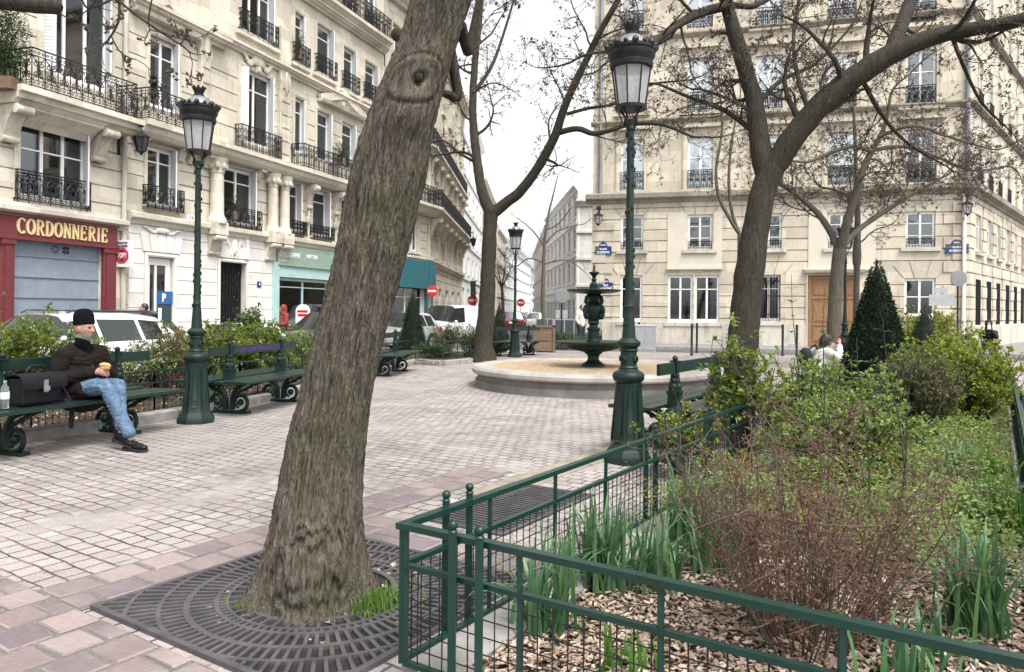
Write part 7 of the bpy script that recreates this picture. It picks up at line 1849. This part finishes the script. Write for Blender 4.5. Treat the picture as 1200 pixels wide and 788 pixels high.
def head(mb, c, yaw, pitch=0.0, s=1.0, roll=0.0):
    Mx = Matrix.Translation(c) @ RZ(yaw) @ RY(pitch) @ RX(roll); G = lambda a, b: math.exp(-a*a-b*b); n, m = 40, 30; vs = []; fs = []
    for i in range(m+1):
        t = PI*i/m; fz = -math.cos(t)
        for k in range(n):
            a = 2*PI*k/n; x, y = math.sin(t)*math.cos(a), math.sin(t)*math.sin(a); z = fz
            wd = 1-.22*max(0, -z-.1)**1.2; X = x*.098; Y = y*.076*wd; Z = z*.122
            if x > 0:
                X *= 1-.06*(1-abs(z)); e = 0
                e += .030*G(y/.17, (z+.16)/.15)+.018*G(y/.13, (z-.06)/.16)                 # nose
                e += .014*G(y/.34, (z+.80)/.20)+.010*G(y/.32, (z+.50)/.07)+.004*G(y/.3, (z+.60)/.05)   # chin, lips
                e += .008*G((abs(y)-.36)/.25, (z-.26)/.09)-.013*G((abs(y)-.38)/.17, (z-.10)/.11)       # brow, sockets
                e += .006*G((abs(y)-.55)/.2, (z+.12)/.16)-.004*G(y/.4, (z+.555)/.025); X += e
            else: X *= 1.08; Z = Z if z > -.5 else Z+.02
            vs.append((X*s, Y*s, Z*s))
    for i in range(m):
        for k in range(n): k2 = (k+1) % n; fs.append((i*n+k, i*n+k2, (i+1)*n+k2, (i+1)*n+k))
    mb.add(vs, fs, Mx)
    for sg in (-1, 1): mb.ball((-.005*s, sg*.077*s, -.012*s), .032*s, 8, 8, (.62,.30,1.0), Mx)
    return Mx
def eyes(Mx, s, parent):
    mb = MB(); [mb.ball((.083*s, sg*.029*s, .014*s), .0095*s, 10, 8, (1,1.2,.75), Mx) for sg in (-1, 1)]; mb.build('eyes', M['ink'], parent, 180)
def hand(mb, w, d, nrm, s=1.0, curl=.9, thumb=1):
    d = V(d).normalized(); nrm = V(nrm); nrm = (nrm-d*nrm.dot(d)).normalized(); sd = d.cross(nrm)
    w = V(w); limb(mb, [w, w+d*.045*s, w+d*.085*s], [.024*s,.033*s,.034*s], 10)
    for sg in (-.5, .5): limb(mb, [w+d*.02*s, w+d*.085*s+sd*sg*.045*s], [.02*s,.017*s], 8)
    for k, (o_, L) in enumerate(((-.033,.066),(-.011,.078),(.011,.074),(.033,.056))):
        p = w+d*.085*s+sd*o_*s; pts = [p]; a = .25
        for q in (.45,.32,.26): dd = d*math.cos(a)+nrm*math.sin(a); pts.append(pts[-1]+dd*L*q*s*1.15); a += curl*.75
        limb(mb, pts, [.0105*s,.0098*s,.0088*s,.0075*s], 8)
    p = w+d*.03*s+sd*thumb*-.03*s; limb(mb, [p, p+(d*.6-sd*thumb*.7+nrm*.3).normalized()*.036*s, p+(d*.9-sd*thumb*.35+nrm*.75).normalized()*.066*s], [.014*s,.012*s,.0095*s], 8)
t_ = NT('weathered skin'); v_ = t_.coord(); t_.base(t_.ramp(t_.noise(v_, 35, 4), [(.35, g(.30,.165,.115)), (.7, g(.42,.25,.18))])); t_.p(Roughness=.5, Subsurface_Weight=.08, Subsurface_Scale=.01); M['skin'] = t_.m
M['stubble'] = m_plain('grey stubble', g(.27,.22,.19), g(.36,.31,.28), 90, .8)
M['wool_black'] = m_plain('black knitted wool', g(.003,.0035,.005), g(.007,.0075,.010), 60, .95, .6, 260, 0, .08)
t_ = NT('dark brown suede'); v_ = t_.coord(); t_.base(t_.ramp(t_.noise(v_, 9, 6, .7), [(.3, g(.005,.0033,.003)), (.72, g(.0145,.0095,.0082))])); t_.p(Roughness=.9, Specular_IOR_Level=.2); t_.bump(t_.noise(v_, 26, 5, .7), .4, .01); M['suede'] = t_.m
t_ = NT('washed denim'); v_ = t_.coord(); f_ = t_.noise(v_, 11, 6, .65); t_.base(t_.ramp(f_, [(.30, g(.035,.065,.12)), (.55, g(.085,.14,.225)), (.80, g(.22,.29,.37))])); t_.p(Roughness=.85); t_.bump(t_.noise(v_, 30, 5, .6), .4, .01); M['denim'] = t_.m
t_ = NT('black polished leather'); v_ = t_.coord(); t_.base(t_.ramp(t_.noise(v_, 14, 5), [(.3, g(.003,.003,.004)), (.75, g(.009,.009,.012))])); t_.p(Roughness=.42, Specular_IOR_Level=.3); t_.bump(t_.noise(v_, 90, 4), .25, .003); M['leather'] = t_.m
M['cardigan'] = m_plain('cream knitted wool', g(.50,.475,.44), g(.62,.60,.565), 22, .95, .5, 130)
M['hair'] = m_plain('black hair', g(.006,.005,.005), g(.016,.013,.012), 50, .5, .5, 200)
M['dark_cloth'] = m_plain('black cloth', g(.008,.008,.010), g(.018,.018,.021), 12, .9, .3, 60)
M['red_cloth'] = m_plain('red cloth', g(.15,.018,.018), g(.24,.035,.028), 10, .85, .3, 50)
M['bread'] = m_plain('crusty bread', g(.42,.23,.09), g(.62,.42,.20), 30, .8, .5, 80)
M['trouser_dark'] = m_plain('dark trousers', g(.014,.016,.022), g(.03,.033,.042), 12, .9)
# --- the man on the bench
Hc = V((-4.46, 7.68, .53)); f = V((.90,-.43,0)).normalized(); l = V((-f.y, f.x, 0)); Z_ = V((0,0,1))
man = thing('person', 'older man in black beanie, dark brown jacket and jeans sitting cross-legged on the bench, eating', 'person', (Hc.x, Hc.y, 0)); O = V((Hc.x, Hc.y, 0))
J = lambda a, b, z: Hc-O+f*a+l*b+Z_*z
shR, shL = J(.03,-.185,.385), J(.03,.185,.385); elR, elL = J(.02,-.275,.135), J(.08,.265,.15); haR, haL = J(.285,-.055,.215), J(.30,.06,.225)
W3 = lambda x, y, z: V((x, y, z))-O
knR, knL = W3(-4.05,7.42,.615), W3(-4.0,7.55,.60); anR, anL = W3(-3.72,7.26,.125), W3(-3.84,7.31,.19)
hc = W3(-4.375, 7.60, 1.185)
hyaw = math.atan2(-.16, .98)
mb = MB(); hM = head(mb, hc, hyaw, .10); limb(mb, [J(.05,0,.40), hc+V((-.02,0,-.07))], [.06,.055]); limb(mb, [J(0,0,.03), J(.0,0,.22), J(.03,0,.36)], [.12,.13,.10])
limb(mb, [shR, elR, haR], [.05,.042,.028]); limb(mb, [shL, elL, haL], [.05,.042,.028]); limb(mb, [J(0,-.09,.0), knR, anR], [.08,.055,.038]); limb(mb, [J(0,.09,.0), knL, anL], [.08,.055,.038])
hand(mb, haR, f*.8+l*.45, Z_*-.5+l*.8, 1.0, 1.0, -1); hand(mb, haL, f*.75-l*.5, Z_*-.3-l*.8, 1.0, .9, 1)
bo = fuse(mb, 'body', [M['skin'], M['stubble']], man, .0062, 2)
inv = hM.inverted(); mi = []
for p in bo.data.polygons: q = inv @ p.center; mi.append(1 if (q.length < .14 and q.z < -.058 and q.x > -.03 and not (abs(q.y) < .016 and q.z > -.06)) else 0)
bo.data.polygons.foreach_set('material_index', mi)
eyes(hM, 1, man)
mb = MB(); n, m = 32, 12; Mh = hM @ T(-.008, 0, .034) @ RY(-.18)
mb.lathe([(.093,.0),(.098,.012),(.098,.045),(.093,.055)], n, Mh @ Matrix.Diagonal((1.08,.90,1,1))); mb.lathe([(.093,.045),(.097,.07),(.092,.105),(.076,.140),(.046,.162),(.0,.168)], n, Mh @ Matrix.Diagonal((1.08,.90,1,1)))
fuse(mb, 'beanie', M['wool_black'], man, .006, 3, .002, 60)
mb = MB(); limb(mb, [J(.035,0,.37), J(.06,0,.44), hc+V((-.03,0,-.135))], [.088,.080,.060]); limb(mb, [J(.075,0,.30), J(.09,0,.375)], [.06,.058]); fuse(mb, 'scarf', M['wool_black'], man, .009, 3, .010, 26)
mb = MB()
for (a, z, rx, ry) in ((.05,-.07,.20,.25),(.0,.02,.165,.225),(.0,.12,.155,.215),(.01,.22,.155,.225),(.02,.32,.145,.225)):
    c = J(a, 0, z); mb.ball((0,0,0), 1, 24, 16, (rx, ry, .14), Matrix.Translation(c) @ RZ(math.atan2(f.y, f.x)))
limb(mb, [J(.0,-.05,.40), shR, J(.03,-.24,.27), elR, (elR+haR)/2, haR-(haR-elR).normalized()*.02], [.10,.094,.088,.082,.068,.056]); limb(mb, [J(.0,.05,.40), shL, J(.05,.235,.27), elL, (elL+haL)/2, haL-(haL-elL).normalized()*.02], [.10,.094,.088,.082,.068,.056])
limb(mb, [J(.02,-.11,-.02), J(.2,-.10,.03)], [.135,.10]); limb(mb, [J(.02,.11,-.02), J(.2,.10,.03)], [.135,.10])
for sg in (-1, 1): limb(mb, [J(-.05, sg*.03, .435), J(.02, sg*.10, .43), J(.10, sg*.075, .375)], [.03,.03,.022])
jk = fuse(mb, 'jacket', M['suede'], man, .010, 4, .020, 11, 3)
mb = MB(); pl = [J(.165,.015,.30), J(.185,.01,.20), J(.18,.01,.10), J(.22,.01,.02)]; mb.tube(pl, .010, 6); [mb.ball(p+f*.014, .010, 8, 6) for p in pl[:3]]; mb.build('button_placket', M['leather'], jk, 180)
mb = MB(); limb(mb, [J(.0,-.085,.0), J(.22,-.07,.05), knR, knR.lerp(anR,.5), anR+V((-.01,0,.045))], [.112,.096,.076,.065,.060]); limb(mb, [J(.0,.085,.0), J(.22,.08,.05), knL, knL.lerp(anL,.5), anL+V((0,0,.05))], [.112,.096,.075,.065,.060]); limb(mb, [J(0,-.07,.0), J(0,.07,.0)], [.125,.125])
fuse(mb, 'jeans', M['denim'], man, .009, 2, .014, 17, 8)
def shoe(parent, an, heel_z, d, tilt, name='shoe'):
    d = V(d).normalized(); s_ = V((0,0,1)).cross(d).normalized(); up = d.cross(s_); mb = MB(); Mx = Matrix((( d.x, s_.x, up.x, 0), (d.y, s_.y, up.y, 0), (d.z, s_.z, up.z, 0), (0,0,0,1))); Mx = Matrix.Translation(an) @ Mx
    for (x, z, rx, ry, rz_) in ((-.03,-.055,.055,.040,.042),(.04,-.058,.07,.042,.040),(.11,-.068,.07,.046,.032),(.165,-.075,.055,.042,.024)): mb.ball((x, 0, z), 1, 14, 10, (rx, ry, rz_), Mx)
    limb(mb, [Mx @ V((-.02,0,-.04)), Mx @ V((-.02,0,.045))], [.048,.046]); sh_ = fuse(mb, name, M['leather'], parent, .0075, 3)
    m2 = MB(); pts = [(-.085,-.022),(-.06,-.042),(.05,-.045),(.14,-.050),(.20,-.035),(.222,0),(.20,.035),(.14,.050),(.05,.045),(-.06,.042),(-.085,.022)]; m2.prism(pts, -.112, -.094, Mx); m2.prism([(-.085,-.022),(-.06,-.042),(-.01,-.040),(-.01,.040),(-.06,.042),(-.085,.022)], -.128, -.1125, Mx); m2.build('sole', M['rubber'], sh_)
shoe(man, anR, 0, (.93,-.36,-.02), 0); shoe(man, anL, 0, (.86,-.45,-.22), 0)
# --- what he holds and what stands beside him
q = O+(haR+haL)/2+f*.085+Z_*.055
mb = MB(); mb.ball((0,0,0), 1, 14, 10, (.075,.04,.022), Matrix.Translation(q+Z_*.012) @ RZ(-.5)); mb.ball((0,0,0), 1, 14, 10, (.072,.038,.02), Matrix.Translation(q-Z_*.018) @ RZ(-.5)); mb.ball((.02,.0,0), 1, 10, 8, (.06,.036,.012), Matrix.Translation(q) @ RZ(-.4))
o = fuse(mb, 'sandwich', M['bread'], None, .006, 2, .008, 40); tag(o, 'half-eaten bread roll in the seated man\'s hands', 'sandwich')
dB = V((math.cos(B1R), math.sin(B1R), 0)); nB = V((dB.y, -dB.x, 0))
bp = V(B1C)+dB*-.55+nB*.27+Z_*.474; by = B1R
bag = thing('satchel', 'black leather satchel with flap and metal clasp on the bench beside the man', 'bag', bp, by)
mb = MB(); mb.box(-.215,.215,-.095,.095,.0,.265); bm_ = mb
b_ = fuse(mb, 'body', M['leather'], bag, .012, 5)
mb = MB(); pr = []
for k in range(10): a = k/9; pr.append((-.112+.0, .0)) if False else None
fl = [(.10,.20),(.104,.262),(.07,.292),(-.03,.300),(-.09,.292),(-.120,.262),(-.128,.20),(-.128,.155),(-.119,.155),(-.118,.20),(-.110,.252),(-.085,.278),(-.03,.286),(.065,.279),(.092,.255),(.09,.20)]
n = len(fl); vs = [(-.235,y,z) for y,z in fl]+[(.235,y,z) for y,z in fl]; mb.add(vs, [(k,(k+1)%n,n+(k+1)%n,n+k) for k in range(n)]+[tuple(range(n-1,-1,-1)), tuple(range(n,2*n))]); mb.build('flap', M['leather'], bag, 40)
mb = MB(); mb.box(-.022,.022,-.140,-.1285,.12,.235); mb.box(-.03,.03,-.150,-.1405,.135,.175); mb.build('clasp', M['alloy'], bag)
mb = MB(); mb.tube([(-.10,-.01,.295),(-.095,-.01,.335),(-.05,-.01,.362),(.05,-.01,.362),(.095,-.01,.335),(.10,-.01,.295)], .012, 8); mb.build('handle', M['leather'], bag, 60)
mb = MB()
for (pts) in ([(.222,.02,.22),(.245,-.05,.16),(.25,-.13,.05),(.245,-.19,-.10),(.23,-.20,-.24),(.215,-.20,-.255),(.20,-.205,-.20),(.215,-.19,-.06),(.225,-.12,.03)],):
    for a, b in zip(pts, pts[1:]): mb.bar(a, b, .028, .006)
mb.build('strap', M['leather'], bag)
bt = V(B1C)+dB*-.90+nB*.33+Z_*.474
t_ = NT('clear bottle plastic'); t_.base(g(.62,.70,.68)); t_.p(Roughness=.08, Transmission_Weight=.85, IOR=1.25); M['pet'] = t_.m
bottle = thing('water_bottle', 'clear plastic water bottle with a green cap on the bench beside the satchel', 'bottle', bt)
mb = MB(); mb.lathe([(.030,.0),(.034,.006),(.033,.05),(.036,.06),(.033,.07),(.036,.085),(.036,.15),(.033,.165),(.030,.19),(.014,.222),(.013,.235)], 20); mb.build('body', M['pet'], bottle, 40)
mb = MB(); mb.lathe([(.0365,.088),(.0368,.09),(.0368,.145),(.0365,.147)], 20); mb.build('paper_band', M['text_white'], bottle, 40)
mb = MB(); mb.lathe([(.015,.232),(.0155,.252),(.013,.254)], 14); mb.build('cap', M['shop_green'], bottle, 40)
# --- crouching photographer behind the bed
def figure(name_label, base, yaw, J, top, bottom, hair=True, cap=None, phone=True, hood=None, head_yaw=0.0, s=1.0):
    """J: local joints (x ahead, y left, z up)"""
    t = thing('person', name_label, 'person', base, yaw, None, s); H_ = V(J['head'])
    mb = MB(); hM = head(mb, H_, head_yaw, .05); limb(mb, [J['neck'], H_+V((-.015,0,-.07))], [.056,.05]); limb(mb, [J['hip'], J['chest']], [.11,.11])
    for sd, sg in (('R', -1), ('L', 1)):
        sh, el, ha = V(J['sh'+sd]), V(J['el'+sd]), V(J['ha'+sd]); limb(mb, [J['chest'], sh, el, ha], [.06,.042,.036,.026]); hand(mb, ha, ha-el, (0,-sg*.8,.4), .95, .9, sg)
        hp = V(J['hip'])+V((0,sg*.09,0)); limb(mb, [hp, J['kn'+sd], J['an'+sd]], [.075,.052,.036])
    fuse(mb, 'body', M['skin'], t, .0085, 2); eyes(hM, 1, t)
    mb = MB(); limb(mb, [V(J['hip'])+V((0,0,.0)), J['mid'], J['chest']], [.15,.145,.145]); limb(mb, [J['shR'], J['shL']], [.085,.085])
    for sd in 'RL': sh, el, ha = V(J['sh'+sd]), V(J['el'+sd]), V(J['ha'+sd]); limb(mb, [sh, el, ha-(ha-el).normalized()*.03], [.082,.07,.05])
    limb(mb, [J['chest'], J['neck']], [.11,.07]); fuse(mb, 'jumper', M[top], t, .012, 4, .012, 11)
    mb = MB()
    for sd, sg in (('R', -1), ('L', 1)):
        hp = V(J['hip'])+V((0,sg*.085,-.02)); an = V(J['an'+sd]); limb(mb, [hp, J['kn'+sd], an+V((0,0,.03))], [.112,.078,.058])
    limb(mb, [V(J['hip'])+V((0,-.07,-.02)), V(J['hip'])+V((0,.07,-.02))], [.12,.12]); fuse(mb, 'trousers', M[bottom], t, .011, 3, .010, 13)
    for sd in 'RL': shoe(t, V(J['an'+sd]), 0, (1,0,0), 0)
    mb = MB()
    if hair == 'long':
        mb.ball(H_+V((-.018,0,.022)), 1, 20, 14, (.108,.092,.115)); limb(mb, [H_+V((-.06,0,.0)), H_+V((-.085,.02,-.16)), H_+V((-.06,.07,-.30))], [.085,.07,.035]); fuse(mb, 'hair', M['hair'], t, .009, 3, .006, 40)
    elif hair: mb.ball(H_+V((-.022,0,.030)), 1, 20, 14, (.100,.086,.105)); fuse(mb, 'hair', M[cap or 'hair'], t, .009, 3, .004, 40)
    if hood: mb = MB(); mb.ball(H_+V((-.03,0,.02)), 1, 20, 14, (.118,.108,.140)); limb(mb, [H_+V((-.05,0,-.08)), V(J['neck'])], [.10,.11]); fuse(mb, 'hood', M[hood], t, .010, 3, .006, 20)
    return t
SQ = dict(hip=(0,0,.34), mid=(.08,0,.50), chest=(.16,0,.66), neck=(.20,0,.80), head=(.25,0,.93), shR=(.17,-.17,.72), shL=(.17,.17,.72), elR=(.36,-.19,.62), elL=(.38,.17,.66), haR=(.46,-.07,.86), haL=(.47,.05,.87), knR=(.40,-.14,.40), knL=(.38,.15,.42), anR=(.08,-.13,.128), anL=(.10,.14,.128))
b_ = V((at(955, 440, 13.0).x, 13.0, 0)); ph = figure('long-haired person in a cream cardigan crouching behind the flower bed to photograph', b_, math.radians(18), SQ, 'cardigan', 'trouser_dark', 'long', head_yaw=.0)
mb = MB(); Mx = Matrix.Translation(b_) @ RZ(math.radians(18)); mb.box(.515,.56,-.085,.075,.90,.985, Mx); m2 = MB(); m2.lathe([(.036,0),(.036,.06),(.03,.062)], 16); mb.add(m2.v, m2.f, Mx @ T(.56,-.005,.942) @ RY(PI/2)); mb.add(*(lambda q: (q.v, q.f))((lambda: (lambda z: (z.box(.52,.555,-.03,.03,.985,1.01), z)[1])(MB()))()), Mx)
tag(mb.build('camera', M['black_plastic']), 'black camera raised in the crouching photographer\'s hands', 'camera')
mb = MB(); mb.ball((0,0,0), 1, 16, 12, (.12,.16,.19), Matrix.Translation(b_+V((-.16,.02,.62)))); limb(mb, [b_+V((-.12,.1,.75)), b_+V((.05,.12,.86)), b_+V((.1,.06,.7))], [.018,.018,.018]); o = fuse(mb, 'backpack', M['dark_cloth'], None, .012, 4, .008, 16); tag(o, 'black backpack on the crouching photographer\'s back', 'backpack')
b_ = V((at(1158, 400, 26.3).x, 26.3, 0)); figure('person in a black hooded coat crouching by the corner house, looking at a phone', b_, math.radians(-120), dict(SQ, head=(.22,0,.98), neck=(.18,0,.84), haR=(.40,-.05,.82), haL=(.40,.05,.82), elR=(.26,-.2,.58), elL=(.26,.2,.58)), 'dark_cloth', 'trouser_dark', None, hood='dark_cloth', s=1.12)
h0 = Matrix.Translation(b_) @ RZ(math.radians(-120)) @ Matrix.Diagonal((1.12,1.12,1.12,1)); mb = MB(); mb.box(.475,.487,-.04,.04,.83,.98, h0); tag(mb.build('phone', M['sign_white']), 'pale phone in the hooded person\'s hands', 'phone')
STD = dict(hip=(0,0,.90), mid=(.01,0,1.08), chest=(.02,0,1.26), neck=(.03,0,1.42), head=(.06,0,1.56), shR=(.01,-.18,1.36), shL=(.01,.18,1.36), elR=(.0,-.24,1.10), elL=(.06,.24,1.10), haR=(.14,-.2,.92), haL=(.24,.16,1.06), knR=(.06,-.09,.48), knL=(-.02,.09,.48), anR=(.08,-.10,.128), anL=(-.10,.10,.128))
b_ = V((at(333, 400, 23.5).x, 23.5, -.13)); figure('person in a red hooded jacket walking behind the dark green car', b_, math.radians(-140), STD, 'red_cloth', 'trouser_dark', None, hood='red_cloth', s=.98)
b_ = V((at(171, 400, 18.6).x, 18.6, -.13)); figure('black-haired person in dark clothes standing behind the white estate car', b_, math.radians(-150), STD, 'dark_cloth', 'trouser_dark', True, s=.97)
b_ = V((at(561, 400, 44).x, 44, 0)); figure('pedestrian in dark clothes by the no-entry sign beside the middle tree', b_, math.radians(90), STD, 'dark_cloth', 'trouser_dark', True)
b_ = V((at(681, 400, 30).x, 30.0, 0)); figure('distant person in a pale coat left of the fountain vase', b_, math.radians(-60), STD, 'cardigan', 'trouser_dark', True)
# rounded white board with red lettering beside the red-jacketed walker
c = at(355, 356, 26)
t = thing('sandwich_board', 'white rounded board with red strokes standing before the pale green shopfront', 'sign', (c.x, 26, -.13), math.radians(-12))
mb = MB(); pts = [(-.26,0),(.26,0),(.26,1.45)]+[(.26*math.cos(a), 1.45+.26*math.sin(a)) for a in [PI*i/10 for i in range(1,10)]]+[(-.26,1.45)]; n = len(pts); mb.add([(x,-.03,z) for x,z in pts]+[(x,.03,z) for x,z in pts], [tuple(range(n)), tuple(range(2*n-1,n-1,-1))]+[(k,n+k,n+(k+1)%n,(k+1)%n) for k in range(n)]); mb.build('board', M['sign_white'], t)
mb = MB(); mb.box(-.2,.2,-.036,-.031,1.42,1.50); mb.box(-.17,.17,-.036,-.031,1.28,1.37); mb.build('red_strokes', M['sign_red'], t)
# ---------------------------------------------------------------- light and camera
w = bpy.data.worlds.new('World'); SC.world = w; w.use_nodes = True
nt = w.node_tree; bg = nt.nodes['Background']
SUN_EL, SUN_AZ = math.radians(60), math.radians(148)     # azimuth measured from +Y clockwise
sky = nt.nodes.new('ShaderNodeTexSky'); sky.sky_type = 'NISHITA'; sky.sun_disc = False; sky.sun_elevation = SUN_EL; sky.sun_rotation = SUN_AZ
sky.air_density = 1.0; sky.dust_density = 4.0; sky.ozone_density = 1.0
hs_ = nt.nodes.new('ShaderNodeHueSaturation'); hs_.inputs['Saturation'].default_value = .12
nt.links.new(sky.outputs[0], hs_.inputs['Color']); nt.links.new(hs_.outputs[0], bg.inputs['Color']); bg.inputs['Strength'].default_value = .15
sl = bpy.data.lights.new('sun', 'SUN'); sl.energy = 1.5; sl.angle = math.radians(22); sl.color = (1, .965, .91)
so = bpy.data.objects.new('sun', sl); COL.objects.link(so)
d = V((math.sin(SUN_AZ)*math.cos(SUN_EL), math.cos(SUN_AZ)*math.cos(SUN_EL), math.sin(SUN_EL)))
so.rotation_euler = d.to_track_quat('Z', 'Y').to_euler(); so.location = (0, 0, 40)
cam = bpy.data.cameras.new('camera'); co = bpy.data.objects.new('camera', cam); COL.objects.link(co); SC.camera = co
cam.sensor_fit = 'HORIZONTAL'; cam.sensor_width = 36; cam.lens = 36*F/1200; cam.shift_y = -(394-HZ)/1200
cam.clip_start = .05; cam.clip_end = 6000
co.matrix_world = T(0, 0, EYE) @ RX(PI/2) @ RZ(ROLL)
SC.view_settings.view_transform = 'Standard'; SC.view_settings.look = 'None'; SC.view_settings.gamma = 1; SC.view_settings.use_curve_mapping = False
SC.view_settings.exposure = 1.28
SC.cycles.use_denoising = True
SC.cycles.max_bounces = 6; SC.cycles.transparent_max_bounces = 16
